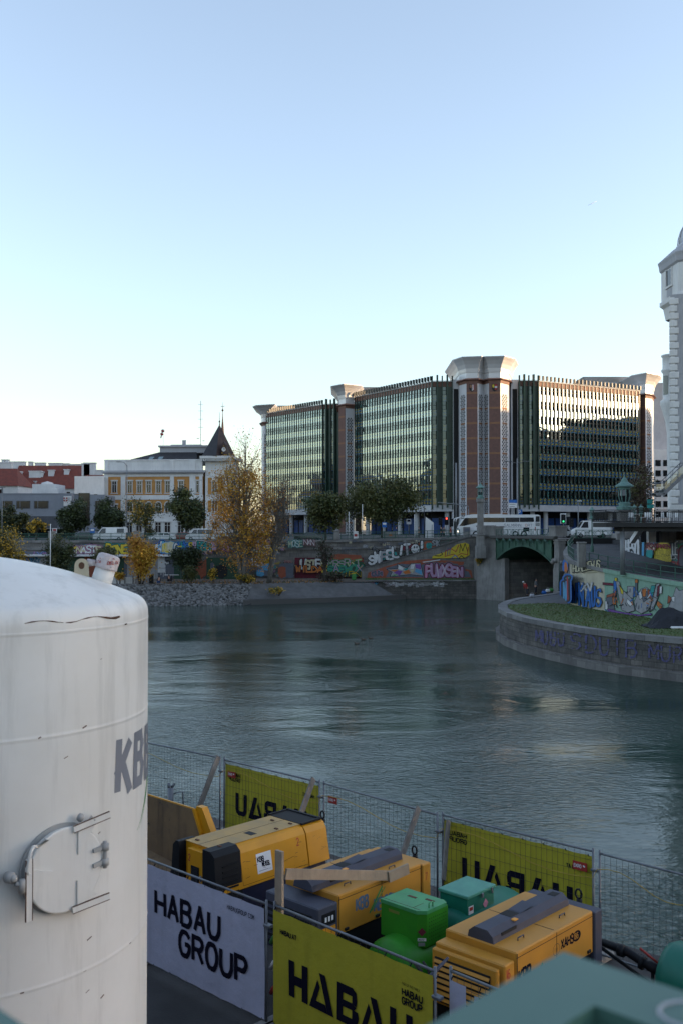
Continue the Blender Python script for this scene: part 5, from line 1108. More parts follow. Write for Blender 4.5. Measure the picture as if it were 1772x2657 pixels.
b = MB(T); b.box(x0 + 1.2, y0 - .1, 10.6, x0 + 1.85, y0 + .1, 12.6); b.build('door', 'cloth_dark', ura)
ura.rotation_euler.z = R(-19)
# terrace deck
TX0, TX1, TY0, TY1, TZ = 21.6, 48.0, 83.6, 97.5, 10.62
ter = thing('terrace', 'raised cafe terrace deck with dark railing in front of the white tower', 'terrace', (28, 84, 6)); T = Matrix.Translation((-28, -84, -6))
b = MB(T); b.prism([(TX0, TY0 + 2.0), (TX0 + .6, TY0), (TX1, TY0), (TX1, TY1), (TX0 + 7, TY1)], TZ - .38, TZ); b.prism([(TX0 + 1.8, TY0 + 2.0), (TX0 + 2, TY0 + .6), (TX1, TY0 + .6), (TX1, TY1 - .5), (TX0 + 8.5, TY1 - .5)], TZ - .75, TZ - .381); b.build('deck', 'iron', ter)
q = P(1615, 1430, 84.4); b = MB(T); b.tube([(q.x, 84.4, 6.2), (q.x, 84.4, TZ - .4)], .21, 12); b.build('support_post', 'pole_grey', ter)
b = MB(T); q0, q1 = P(1640, 1398, 96), P(1664, 1364, 93); b.beam((q0.x, 96, 8.9), (q1.x, 93, TZ - .4), .45, .45); b.build('support_strut', 'plaster_white', ter)
for px in (1690, 1733): q = P(px, 1380, 95); b = MB(T); b.box(q.x - .35 * (1 if px < 1700 else 2), 94.7, 8.8, q.x + .35 * (1 if px < 1700 else 2), 95.4, TZ - .4); b.build('support_pier', 'plaster_white' if px < 1700 else 'stone_block', ter)
b = MB(T); q = P(1660, 1380, 96.6); b.box(q.x, 96.4, 8.8, 48, 96.6, TZ - .38); b.k = 1; q = P(1748, 1380, 96); b.box(q.x, 96.2, 8.9, q.x + 4, 96.39, TZ - .5); b.build('under_wall', ['panel_dark', 'bark'], ter)
rl = [(TX0, TY0 + 2.0), (TX0 + .6, TY0 + .1), (TX1, TY0 + .1)]
b = MB(T)
for i in range(2):
    p, q = Vector((*rl[i], TZ)), Vector((*rl[i + 1], TZ))
    for z in (.1, .88, 1.05): b.tube([p + Vector((0, 0, z)), q + Vector((0, 0, z))], .035, 5)
    n = int((q - p).length / .17)
    for k in range(n): c = p.lerp(q, k / n); b.beam(c + Vector((0, 0, .1)), c + Vector((0, 0, .9 if k % 12 else 1.05)), .028 if k % 12 else .06)
b.k = 0; p = Vector((TX0 + 7, TY1, TZ)); q = Vector((*rl[0], TZ))
for z in (.1, 1.05): b.tube([p + Vector((0, 0, z)), q + Vector((0, 0, z))], .035, 5)
for k in range(60): c = p.lerp(q, k / 60); b.beam(c + Vector((0, 0, .1)), c + Vector((0, 0, 1.0)), .028)
b.build('railing', 'iron', ter)
b = MB(T); q = P(1687, 1315, 97.0); b.box(q.x - .3, 96.9, TZ + 1.95, q.x + .2, 97, TZ + 2.35); b.box(q.x - .32, 96.9, TZ + 1.5, q.x + .32, 97, TZ + 1.85); b.beam((q.x, 97.03, TZ), (q.x, 97.03, TZ + 2.3), .06)
o = b.build('terrace_sign', 'g_teal'); o.data.transform(Matrix.Translation((28, 84, 6))); tag(o, 'small teal sign boards standing on the terrace beside the white tower', 'sign')
# stair from the terrace to the tower
st = thing('steel_stair', 'steel and glass stair rising from the terrace along the white tower', 'stair', (33, 94, TZ)); T = Matrix.Translation((-33, -94, -TZ)); YS = 94.5
w_ = lambda px, py, dy=0: P(px, py, YS) + Vector((0, dy, 0))
for dy in (0, 1.5): b = MB(T); b.beam(w_(1702, 1282, dy), w_(1724, 1282, dy), .12, .28); b.beam(w_(1722, 1282, dy), w_(1778, 1229, dy), .12, .3); b.beam(w_(1776, 1230, dy), w_(1830, 1230, dy), .12, .3); b.build('stringer', 'galv', st)
b = MB(T)
for k in range(13): c = w_(1724 + k * 4.3, 1281 - k * 4.05); b.box(c.x - .2, c.y + .05, c.z - .02, c.x + .2, c.y + 1.45, c.z + .04)
c = w_(1702, 1281); d = w_(1724, 1281); b.box(c.x, c.y, c.z, d.x, d.y + 1.5, c.z + .06); b.build('tread', 'galv', st)
b = MB(T)
for dy in (0, 1.5): b.tube([w_(1701, 1253, dy), w_(1722, 1253, dy), w_(1778, 1199, dy), w_(1830, 1199, dy)], .045, 6); [b.tube([w_(px, y0_, dy), w_(px, y0_ - 28, dy)], .03, 5) for px, y0_ in ((1702, 1281), (1723, 1281), (1741, 1263), (1759, 1246), (1777, 1229))]
b.tube([w_(1701, 1253), w_(1701, 1253, 1.5)], .045, 6)
b.build('handrail', 'galv', st)
b = MB(T); gpanel = lambda *q: b.quad(*q)
gpanel(w_(1703, 1279, .05), w_(1722, 1279, .05), w_(1722, 1256, .05), w_(1703, 1256, .05))
for px, y0_, p2, y2 in ((1725, 1277, 1740, 1263), (1742, 1261, 1758, 1246), (1760, 1243, 1776, 1229)): gpanel(w_(px, y0_, .05), w_(p2, y2, .05), w_(p2, y2 - 24, .05), w_(px, y0_ - 24, .05))
def glass_clear():
    m = bpy.data.materials.new('clear_glass'); MATS['clear_glass'] = m; m.use_nodes = True; t = m.node_tree; n = t.nodes; L = t.links; n.clear()
    tr = n.new('ShaderNodeBsdfTransparent'); tr.inputs[0].default_value = (.7, .8, .8, 1); g = n.new('ShaderNodeBsdfGlossy'); g.inputs['Roughness'].default_value = .02; mx = n.new('ShaderNodeMixShader'); mx.inputs[0].default_value = .12; o = n.new('ShaderNodeOutputMaterial')
    L.new(tr.outputs[0], mx.inputs[1]); L.new(g.outputs[0], mx.inputs[2]); L.new(mx.outputs[0], o.inputs[0])
glass_clear(); b.build('glass_panel', 'clear_glass', st)
# cafe chairs and tables on the terrace
def chair_proto():
    root = thing('cafe_chair', 'white wire cafe chair on the terrace behind the dark railing', 'chair', (0, 0, 0), 0, 'cafe chairs on the terrace')
    b = MB(); b.cbox(-.22, -.22, .43, .22, .22, .47, .015); b.build('seat', 'plaster_white', root)
    b = MB(); b.xprism([(-.2, .5), (.2, .5), (.2, .9), (-.2, .9)], .19, .22); b.build('backrest', 'plaster_white', root)
    for sx in (-1, 1):
        for sy in (-1, 1): b = MB(); b.tube([(sx * .24, sy * .24, 0), (sx * .19, sy * .19, .44)] + ([(sx * .19, .2, .9)] if sy > 0 else []), .018, 5); b.build('leg', 'galv', root)
    return root
def table_proto():
    root = thing('cafe_table', 'small round white cafe table on the terrace between white chairs', 'table', (0, 0, 0), 0, 'cafe tables on the terrace')
    b = MB(); b.lathe([(.001, .71), (.35, .71), (.35, .74), (.001, .74)], n=16, smooth=False); b.build('tabletop', 'plaster_white', root)
    b = MB(); b.tube([(0, 0, .03), (0, 0, .71)], .03, 6); b.lathe([(.22, 0), (.22, .03), (.03, .06)], n=12); b.build('pedestal', 'iron', root)
    return root
c0, t0 = chair_proto(), table_proto(); rg = random.Random(4); first = True
for k in range(9):
    x = 25.2 + k * 1.85; y = 85.2 + (k % 3) * 1.1
    if first: t0.location = (x, y, TZ)
    else: dup(t0, (x, y, TZ))
    for a in (.3, 2.2, 4.0):
        a += rg.uniform(-.4, .4); lc = (x + .62 * math.cos(a), y + .62 * math.sin(a), TZ)
        if first: c0.location = lc; c0.rotation_euler.z = a - math.pi / 2; first = False
        else: dup(c0, lc, a - math.pi / 2)
# dark tarp shelter on the lawn
q = PG(1740, 1628, PZ); root = thing('tarp_shelter', 'black tarpaulin shelter with bedding on the lawn by the mint wall', 'tent', (q.x, q.y, PZ)); rg = random.Random(8)
b = MB(); n, m = 14, 9; vs = []
for i in range(n):
    for j in range(m):
        s, t = i / (n - 1), j / (m - 1); x = -1.9 + 3.9 * s; ridge = 1.15 + .25 * math.sin(s * 5) + .2 * s
        h = max(0, 1 - abs(t - .5) * 2) ** .8 * ridge * min(1, s * 3 + .1) ; vs.append((x + rg.uniform(-.07, .07), (t - .5) * 2.3 + rg.uniform(-.08, .08), max(.01, h + rg.uniform(-.07, .07))))
b.add(vs, [(i * m + j, (i + 1) * m + j, (i + 1) * m + j + 1, i * m + j + 1) for i in range(n - 1) for j in range(m - 1)]); b.build('tarp', 'cloth_dark', root)
b = MB(); b.cbox(-.4, -1.5, .0, .7, -1.0, .18, .08); b.k = 1; b.cbox(1.1, -1.55, .0, 1.9, -1.1, .5, .15); b.k = 2; b.cbox(.7, -1.7, .0, 2.2, -1.3, .15, .05); b.build('bedding', ['plaster_white', 'g_orange', 'cloth_blue'], root)

# ---------------------------------------------------------------- trees and shrubs
def tree(name, label, base, cw, cz0, cz1, nl, ls, leaves, trunk=.22, stems=1, spread=.25, nc=26, power=1.0, bark='bark', lean=0., seed=1, group=None, sparse_top=False, twigs=0, cat='tree', clump=.22, trunk_vis=None):
    """tapered trunk, limbs out to leaf clumps spread through the crown, and leaf-sized faces round every clump"""
    g = random.Random(seed); root = thing(name, label, cat, base, 0, group)
    H = cz1 - cz0; ax = cw / 2
    cl = []
    while len(cl) < nc:
        x, y, z = g.uniform(-1, 1), g.uniform(-1, 1), g.uniform(-1, 1)
        if power > 1.5:                                       # upright teardrop: widest low, pointed top
            t = (z + 1) / 2; rr = (1 - t ** power) * min(1, .35 + t * 3.0)
            if x * x + y * y > rr * rr: continue
        else:
            a_ = math.atan2(y, x); lim = .74 + .26 * math.sin(2.6 * a_ + seed) * math.cos(2.2 * z + seed * 1.7) + .14 * math.sin(5 * a_ + 3 * z)
            if math.sqrt(x * x + y * y + z * z) > lim or x * x + y * y + z * z < .06: continue
        cl.append((Vector((lean * (z + 1) / 2 + x * ax, y * ax, cz0 + H * (z + 1) / 2)), z))
    b = MB(); tops = []
    for s in range(stems):
        a = g.uniform(0, 6.28); dx, dy = (math.cos(a) * spread, math.sin(a) * spread) if stems > 1 else (0, 0)
        top = Vector((dx * ax * 1.4 + lean * .7, dy * ax, cz0 + H * .72)); bs = Vector((dx * .5, dy * .4, -.1)); pts = [bs.lerp(top, t) + Vector((g.uniform(-.1, .1), g.uniform(-.1, .1), 0)) * t * 2 for t in (0, .2, .4, .6, .8, 1)]
        b.tube(pts, [trunk * q for q in (1.15, .92, .75, .55, .36, .15)], 7); tops.append(pts)
    b.build('trunk', bark, root)
    b = MB()
    for c, z in cl:
        pts = tops[g.randrange(len(tops))]; t = max(.25, min(.95, (c.z / pts[-1].z) - g.uniform(.12, .35))); i = min(4, int(t * 5)); o = pts[i].lerp(pts[i + 1], t * 5 - i)
        m_ = o.lerp(c, .5) + Vector((g.uniform(-.2, .2), g.uniform(-.2, .2), g.uniform(0, .35))) ; b.tube([o, m_, c], [trunk * .32, trunk * .2, trunk * .06], 4, False)
        for _ in range(twigs):
            d = Vector((g.gauss(0, .5), g.gauss(0, .5), abs(g.gauss(.8, .5)))) * (H * .11); q = o.lerp(c, g.uniform(.4, 1)); b.tube([q, q + d * .6, q + d * 1.2 + Vector((g.uniform(-.1, .1),) * 3)], [trunk * .1, trunk * .06, trunk * .03], 3, False)
    b.build('limbs', bark, root)
    if nl:
        b = MB(); w = [g.uniform(.5, 1.5) * (.35 if sparse_top and z > .35 else 1) for c, z in cl]; tw = sum(w)
        for (c, z), wi in zip(cl, w):
            n = int(nl * wi / tw); k0 = g.randrange(len(leaves)); sd = cw * clump * g.uniform(.7, 1.2)
            for _ in range(n):
                p = c + Vector((g.gauss(0, sd * .62), g.gauss(0, sd * .62), g.gauss(0, min(H * .16, sd * .6))))
                b.k = k0 if g.random() < .62 else g.randrange(len(leaves)); r = ls * g.uniform(.6, 1.3)
                u = Vector((g.gauss(0, 1), g.gauss(0, 1), g.gauss(0, .7))).normalized(); v = u.cross(Vector((g.gauss(0, 1), g.gauss(0, 1), g.gauss(0, 1)))).normalized()
                b.add([p - u * r * .6, p + v * r * .42, p + u * r * .6, p - v * r * .42], [(0, 1, 2, 3)])
        b.build('crown', leaves, root)
    return root
def at_px(px, Y, z): q = P(px, 1400, Y); return (q.x, q.y, z)
def zpx(py, Y): return P(886, py, Y).z
ST = 'street trees along the far quay'
for px, cw, y0, y1, Y, lv, lb, sd, nl in ((187, 6.2, 1384, 1292, 168, ['leaf_dark', 'leaf_green'], 'dense dark green street tree in front of the grey building sign', 1, 3000), (283, 5.8, 1380, 1298, 168, ['leaf_dark', 'leaf_green'], 'dark green street tree at the left corner of the ochre palace', 2, 2600),
    (377, 6.8, 1386, 1290, 167, ['leaf_olive', 'leaf_mid', 'leaf_yellow'], 'thin yellowing street tree before the middle of the ochre palace', 3, 1500), (484, 7.0, 1376, 1268, 166, ['leaf_dark', 'leaf_green', 'leaf_mid'], 'tall dark green street tree beside the golden poplar', 4, 3400),
    (20, 6.4, 1392, 1318, 170, ['leaf_dark', 'leaf_olive'], 'dark bushy street tree at the left edge by the grey building', 5, 2600), (845, 7.6, 1372, 1262, 160, ['leaf_mid', 'leaf_green', 'leaf_olive'], 'rounded green street tree left of the brick service tower', 6, 3200), (990, 12.0, 1366, 1240, 165, ['leaf_mid', 'leaf_green', 'leaf_olive'], 'broad green street tree in front of the middle glass wing', 7, 6000),
    (94, 3.2, 1384, 1350, 166, ['leaf_olive', 'leaf_yellow'], 'small yellowish street tree in front of the grey building louvres', 8, 500), (1655, 6.5, 1372, 1190, 150, ['leaf_brown', 'leaf_brown', 'leaf_olive'], 'thin brown autumn tree behind the terrace by the brick tower', 9, 2200)):
    bz = 8.3 if px < 1200 else 8.8
    tree('street_tree', lb, at_px(px, Y, bz), cw * .95, zpx(y0, Y) - bz, zpx(y1, Y) - bz, int(nl * 2.8) if px not in (377, 1655) else int(nl * 2), .32 if px not in (377, 1655) else .26, lv, .2, seed=sd, group=ST, nc=40 if nl > 2000 else 22, clump=.135, twigs=3 if px in (377, 1655) else 0)
bz = 2.7
tree('poplar_tree', 'tall golden autumn poplar with several pale stems on the beach', at_px(632, 138, bz), 10.8, 1.9, zpx(1108, 138) - bz, 19000, .19, ['leaf_gold', 'leaf_rust', 'leaf_gold', 'leaf_yellow'], .34, 4, .34, 120, 2.4, 'bark_pale', .1, 21, None, True, 3, clump=.12)
tree('bare_tree', 'nearly leafless grey tree leaning right beside the golden poplar', at_px(697, 138.5, bz), 6.2, 3.5, zpx(1212, 138) - bz, 900, .2, ['leaf_brown', 'leaf_rust'], .22, 3, .3, 70, 1.0, 'bark_pale', 2.8, 22, None, False, 9, clump=.16)
tree('golden_tree', 'small bushy golden tree near the white tank dome', at_px(366, 136, bz), 5.0, .9, zpx(1388, 136) - bz, 8500, .2, ['leaf_gold', 'leaf_yellow', 'leaf_rust'], .09, 5, .5, 36, 1.0, 'bark', 0, 23, None, False, 2, clump=.17)
tree('ivy_tree', 'slim dark trunk wrapped in ivy below the rounded green tree', at_px(844, 142, bz), 2.6, 2.0, zpx(1392, 142) - bz, 900, .2, ['leaf_brown', 'leaf_dark'], .2, 2, .2, 22, 1.0, 'bark', 0, 24, None, False, 3)
SG = 'shrubs on the beach'
for px, cw, y0, y1, Y, lv, lb, sd, nl in ((8, 6.2, 1470, 1374, 139, ['leaf_olive', 'leaf_silver', 'leaf_olive', 'leaf_yellow'], 'large silvery olive shrub at the left edge above the white tank', 31, 3200), (153, 3.8, 1482, 1398, 140, ['leaf_dark', 'leaf_olive', 'leaf_green'], 'upright dark olive shrub behind the white pole', 32, 2400), (484, 3.9, 1480, 1422, 143, ['leaf_dark', 'leaf_green'], 'round dark green shrub in front of the camel mural', 33, 2200),
    (494, 1.9, 1506, 1470, 138, ['leaf_green', 'leaf_olive'], 'low green bush below the round dark shrub', 34, 700), (551, 1.4, 1506, 1474, 138, ['leaf_green', 'leaf_yellow'], 'small spindly bush between the dark shrub and the poplar', 35, 420), (275, 3.6, 1458, 1420, 144, ['leaf_mid', 'leaf_olive'], 'pale green shrub behind the pipe cap of the tank', 36, 1100), (308, 1.3, 1508, 1482, 137, ['leaf_yellow', 'leaf_gold'], 'tiny yellow bush beside the small golden tree', 37, 240), (1250, 1.6, 1475, 1462, 143.2, ['leaf_olive', 'leaf_yellow'], 'small yellow green tuft growing on the bridge abutment', 38, 260), (720, 2.4, 1538, 1524, 134.6, ['leaf_olive', 'leaf_yellow'], 'yellowish tuft growing in the rocks by the revetment', 39, 200), (640, 2.6, 1516, 1490, 137.2, ['leaf_olive', 'leaf_yellow'], 'yellow green undergrowth at the foot of the golden poplar', 40, 420), (860, 4.6, 1502, 1486, 143, ['leaf_dark', 'leaf_brown'], 'low dark scrub at the foot of the ivy wrapped trunk', 41, 700)):
    z = 2.7 if px not in (1250, 720) else (5.95 if px == 1250 else 1.2)
    tree('shrub', lb, at_px(px, Y, z), cw, max(.15, zpx(y0, Y) - z), zpx(y1, Y) - z, int(nl * 2.8), .21, lv, .05, 4, .5, 18, 1.0, 'bark', 0, sd, SG, cat='shrub', clump=.2)
rg = random.Random(12); b = MB()
for _ in range(1500):
    x = rg.uniform(-26, 0); y = 139 + rg.uniform(-2.5, 8) + max(0, x + 10) * .4; h = rg.uniform(.05, .2); a = rg.uniform(0, 6.3); b.k = rg.randrange(3); z = 2.62
    b.add([(x - .1 * math.cos(a), y - .1 * math.sin(a), z), (x + .1 * math.cos(a), y + .1 * math.sin(a), z), (x + rg.uniform(-.1, .1), y, z + h)], [(0, 1, 2)])
tag(b.build('leaf_litter', ['leaf_rust', 'leaf_brown', 'leaf_olive'], kind='stuff'), 'fallen leaves and weeds scattered on the sandy beach', 'leaves')

# ---------------------------------------------------------------- the fenced plant yard on the quay
mat('tank_white', (.75, .73, .69), .45, spec=.35, c2=(.66, .635, .585), vs=.9, streak=.2, spots=(2.6, .745, (.2, .09, .045)), bump=.04, bs=3)
mat('machine_yellow', (.6, .265, .006), .42, spec=.35, c2=(.5, .22, .008), vs=1.6, spots=(4, .72, (.2, .13, .07)))
mat('machine_top', (.46, .28, .09), .6, spec=.3, c2=(.32, .22, .1), vs=2.2, spots=(5, .62, (.2, .17, .13)))
mat('machine_ochre', (.52, .235, .028), .5, spec=.3, c2=(.43, .2, .03), vs=1.4, spots=(5, .7, (.24, .17, .1)))
mat('machine_grey', (.06, .064, .09), .6, spec=.3, c2=(.045, .047, .065), vs=2)
mat('machine_black', (.008, .009, .012), .6, spec=.25, var=.15)
mat('machine_navy', (.012, .016, .05), .5, var=.2)
mat('tank_green', (.03, .23, .015), .45, spec=.3, c2=(.022, .17, .014), vs=2, spots=(6, .72, (.1, .1, .05)))
mat('lid_green', (.05, .3, .1), .5, c2=(.04, .22, .09), vs=3, spots=(7, .7, (.16, .12, .06)))
mat('tank_teal', (.01, .15, .1), .45, spec=.3, c2=(.008, .115, .08), vs=1.6, spots=(6, .74, (.1, .08, .05)))
mat('lid_teal', (.08, .28, .2), .5, spec=.3, c2=(.06, .22, .17), vs=3, spots=(6, .68, (.2, .1, .06)))
mat('timber', (.36, .28, .2), .8, c2=(.26, .2, .145), vs=3, streak=.2, bump=.2, bs=20)
mat('timber_grey', (.2, .185, .17), .85, c2=(.12, .105, .095), vs=4, streak=.3, bump=.3, bs=15)
mat('plywood_worn', (.21, .13, .06), .8, c2=(.14, .09, .05), vs=1.8, streak=.5, spots=(5, .6, (.06, .045, .035)), bump=.2)
mat('wire', (.04, .043, .05), .6, spec=.2, var=.1)
mat('banner_yellow', (.44, .385, .03), .65, spec=.3, c2=(.38, .335, .028), vs=1.4, bump=.6, bs=2.2, streak=.1, spots=(3, .7, (.22, .21, .03)))
mat('banner_white', (.46, .47, .6), .6, c2=(.4, .41, .52), vs=1.4, bump=.6, bs=2.2, streak=.1, spots=(3, .7, (.36, .35, .4)))
mat('ink', (.006, .006, .016), .9, var=.05, spec=.1); mat('ink_faded', (.045, .05, .035), .6); mat('ink_blue', (.1, .16, .26), .6); mat('paper', (.7, .7, .72), .7, var=.05); mat('ink_red', (.4, .03, .02), .6); mat('ink_grey', (.2, .21, .24), .5, var=.06)
mat('rust', (.13, .06, .03), .9, c2=(.06, .03, .02), vs=9); mat('rope', (.5, .33, .05), .8); mat('rubber', (.01, .01, .011), .6); mat('label_orange', (.75, .3, .02), .5, var=.05); mat('rail_green', (.06, .135, .105), .5, spec=.35, c2=(.045, .112, .088), vs=4, coat=.2)

# -- tall white tank (cement silo) at the left
SC = Vector((-2.656, 7.14, 0)); SR = 1.25; sea = thing('silo', 'tall white cement silo with domed top and round bolted hatch at the left', 'silo', (SC.x, SC.y, QZ))
seg = 96; T = Matrix.Translation((0, 0, -QZ)); b = MB(T)
b.lathe([(.25, 4.2), (SR - .06, 5.9), (SR, 6.0)] + [(SR, z) for z in (6.02, 6.6, 7.16, 7.172)] + [(SR + .002, 7.177), (SR + .002, 7.188), (SR, 7.193)] + [(SR, z) for z in (7.205, 7.8, 8.69, 8.702)] + [(SR + .002, 8.707), (SR + .002, 8.718), (SR, 8.723)] + [(SR, z) for z in (8.735, 9.34, 9.35)] + [(SR + .0015, 9.353), (SR + .0015, 9.365), (SR, 9.37)], n=seg)
b.build('shell', 'tank_white', sea)
b = MB(T); pr = [(SR, 9.368), (SR, 9.40)]
for k in range(1, 8): t = k / 7 * R(66); pr.append((SR - .13 + .13 * math.cos(t), 9.40 + .13 * math.sin(t)))
r0, z0 = pr[-1]
for k in range(1, 13): q = 1 - k / 12; pr.append((max(.001, r0 * q), z0 + .30 * (1 - q ** 1.65)))
b.lathe(pr, n=seg); b.build('dome', 'tank_white', sea)
b = MB(T); rs = random.Random(2)
def cyl(a, z, o=0.): return (math.cos(a) * (SR + o), math.sin(a) * (SR + o), z)
def sil(px, py):                                           # photo pixel -> (angle, height) on the silo shell
    u, v = ray(px, py); d = Vector((u, 1)); c = Vector((SC.x, SC.y)); A = d.dot(d); B = -2 * d.dot(c); C_ = c.dot(c) - SR * SR; D = max(0, B * B - 4 * A * C_); t = (-B - math.sqrt(D)) / 2 / A
    h = d * t - c; return math.atan2(h.y, h.x), CAMZ + v * t
def scurve(p, q, o, n=24):
    a0, z0_ = sil(*p); a1, z1_ = sil(*q); return [cyl(a0 + (a1 - a0) * k / n, z0_ + (z1_ - z0_) * k / n, o) for k in range(n + 1)]
b.tube([cyl(sil(64, 1610)[0] + k * .035, 9.425 + .012 * math.sin(k * .7) , -.004 + .003 * (k % 3)) for k in range(18)], [.002 + .0025 * (k % 3 == 1) + .005 * (k > 13) for k in range(18)], 5)
for _ in range(26): a = R(rs.uniform(-135, -25)); z = rs.uniform(6.5, 9.3); l = rs.uniform(.006, .03); b.tube([cyl(a, z, 0), cyl(a + l, z + l * .5, 0)], rs.uniform(.002, .0045), 5)
for k in range(60):
    if rs.random() < .6: continue
    a = R(-150 + k * 2.6 + rs.uniform(-1, 1)); z = 9.36 if k % 2 else 7.18; b.tube([cyl(a, z, .004), cyl(a + .018, z, .004)], rs.uniform(.001, .005), 4)
b.build('rust_mark', 'rust', sea, kind='stuff')
a0 = sil(298, 2070)[0]
b = MB(T); fr = Frame(b, lambda s, t, d: cyl(a0 + s / SR, t, d * .6), 4e-5)
zk0, zk1 = sil(298, 2068)[1], sil(298, 1928)[1]; hk = zk1 - zk0
def curved(ch, x, w):
    for st in GL[ch]:
        pts = []
        for i in range(len(st) - 1):
            for k in range(7): pts.append((st[i][0] + (st[i + 1][0] - st[i][0]) * k / 6, st[i][1] + (st[i + 1][1] - st[i][1]) * k / 6))
        pts.append(st[-1]); fr.line([(x + p[0] * w + .12 * p[1] * w, zk0 + hk * (.06 + .88 * p[1])) for p in pts], hk * .205, 0, False)
for k, ch in enumerate('KBB'): curved(ch, .03 + k * hk * .68, hk * .42)
b.build('lettering', 'ink_grey', sea)
b = MB(T); fr = Frame(b, lambda s, t, d: cyl(a0 + s / SR, t, d * .6), 4e-5)
for off, w in ((0, .012), (.03, .007)):
    for k in range(12): t0, t1 = k / 12, (k + 1) / 12; A0, Z0_ = sil(356, 2155); A1, Z1_ = sil(383, 1985); q = lambda t: ((A0 - a0) * SR + off + (A1 - A0) * SR * t ** .8, Z0_ + (Z1_ - Z0_) * t); fr.line([q(t0), q(t1)], w * (t0 + .1) * 3, 0, False)
b.build('swoosh', 'g_green', sea)
# hatch: plate, rim, clamps, hinge
ha, hz = sil(158, 2252); hr = .262
def hp(s, t, o): return Vector(cyl(ha, hz, 0)) + Vector((-math.sin(ha), math.cos(ha), 0)) * s + Vector((math.cos(ha), math.sin(ha), 0)) * (o * .7) + Vector((0, 0, t))
hat = MB(T); n = 40
def disc(mb, r0, o0, r1, o1):
    v0 = [hp(r0 * math.cos(a), r0 * math.sin(a), o0) for a in [2 * math.pi * k / n for k in range(n)]]; v1 = [hp(r1 * math.cos(a), r1 * math.sin(a), o1) for a in [2 * math.pi * k / n for k in range(n)]]
    mb.add(v0 + v1, [(k, (k + 1) % n, n + (k + 1) % n, n + k) for k in range(n)]); return v1
disc(hat, hr * .95, -.05, hr * .95, .07); disc(hat, hr * 1.0, .072, hr * 1.0, .092); v = disc(hat, hr * 1.0, .092, hr * .97, .098); hat.add(v, [tuple(range(n))]); disc(hat, hr * .95, .072, hr * 1.0, .072); hat.k = 1; disc(hat, hr * .965, .058, hr * .965, .0715); disc(hat, hr * 1.06, -.02, hr * 1.06, .012); disc(hat, hr * .95, .012, hr * 1.06, .012); hat.k = 0  # ring under the lid coloured darker to stand for the gap's shadow
hatch = hat.build('hatch', ['tank_white', mat('gap_shade_fittings', (.42, .41, .39), .7)], sea)
def hbox(mb, s0, t0, s1, t1, w, o0, o1):                    # bar on the hatch plane between two points
    d = Vector((s1 - s0, t1 - t0)).normalized(); nx, ny = -d.y * w / 2, d.x * w / 2; q = [(s0 + nx, t0 + ny), (s0 - nx, t0 - ny), (s1 - nx, t1 - ny), (s1 + nx, t1 + ny)]
    mb.add([hp(a, c, o0) for a, c in q] + [hp(a, c, o1) for a, c in q], [(4, 5, 6, 7), (0, 1, 5, 4), (1, 2, 6, 5), (2, 3, 7, 6), (3, 0, 4, 7)])
for s0, t0, s1, t1, tri in ((.04, .245, .3, .285, ((.075, .235), (.075, .08), (.2, .245))), (.035, -.255, .3, -.235, ((.07, -.24), (.07, -.08), (.21, -.2))), (-.262, .13, -.262, -.24, ((-.24, .06), (-.1, .02), (-.24, -.1)))):
    m_ = MB(T); hbox(m_, s0, t0, s1, t1, .04, .1, .125); m_.add([hp(a, c, .1) for a, c in tri] + [hp(a, c, .115) for a, c in tri], [(3, 4, 5), (0, 1, 4, 3), (1, 2, 5, 4), (2, 0, 3, 5)]); m_.k = 1
    L = Vector((s1 - s0, t1 - t0)); e = L.normalized(); nn = Vector((-e.y, e.x)) * .021
    for sgn in (1, -1): hbox(m_, s0 + nn.x * sgn, t0 + nn.y * sgn, s1 + nn.x * sgn, t1 + nn.y * sgn, .005, .115, .127)
    m_.build('clamp_bar', ['tank_white', 'rust'], hatch)
m_ = MB(T); m_.tube([hp(-.2, .19, .09), hp(-.235, .2, .12), hp(-.255, .17, .125), hp(-.28, .07, .125), hp(-.27, .045, .12), hp(-.235, .05, .09)], .011, 8); m_.tube([hp(-.2, .19, .09), hp(-.14, .225, .125), hp(-.16, .235, .125)], .01, 6); m_.build('handle', 'tank_white', hatch)
m_ = MB(T)
for t in (.075, -.02): hbox(m_, .185, t, .265, t + .012, .026, .095, .12); m_.tube([hp(.27, t - .012, .11), hp(.27, t + .03, .11)], .026, 10)
m_.tube([hp(.27, -.05, .11), hp(.27, .12, .11)], .014, 10); m_.build('hinge', 'gap_shade_fittings', hatch)
m_ = MB(T); m_.tube([hp(-.36, .03, .0), hp(-.345, .03, .07)], .034, 10); m_.ball(hp(-.345, .03, .075), .024, 6); m_.tube([hp(-.3, -.06, .1), hp(-.3, .02, .1)], .022, 8); m_.tube([hp(-.34, .0, .09), hp(-.26, -.03, .09)], .014, 8); m_.build('swing_bolt', 'gap_shade_fittings', hatch); m_ = MB(T); m_.tube([hp(.11, .285, .05), hp(.11, .31, .08)], .022, 8); m_.tube([hp(.14, .26, .11), hp(.17, .3, .11), hp(.19, .27, .12)], .007, 6); m_.build('swing_bolt', 'gap_shade_fittings', hatch)
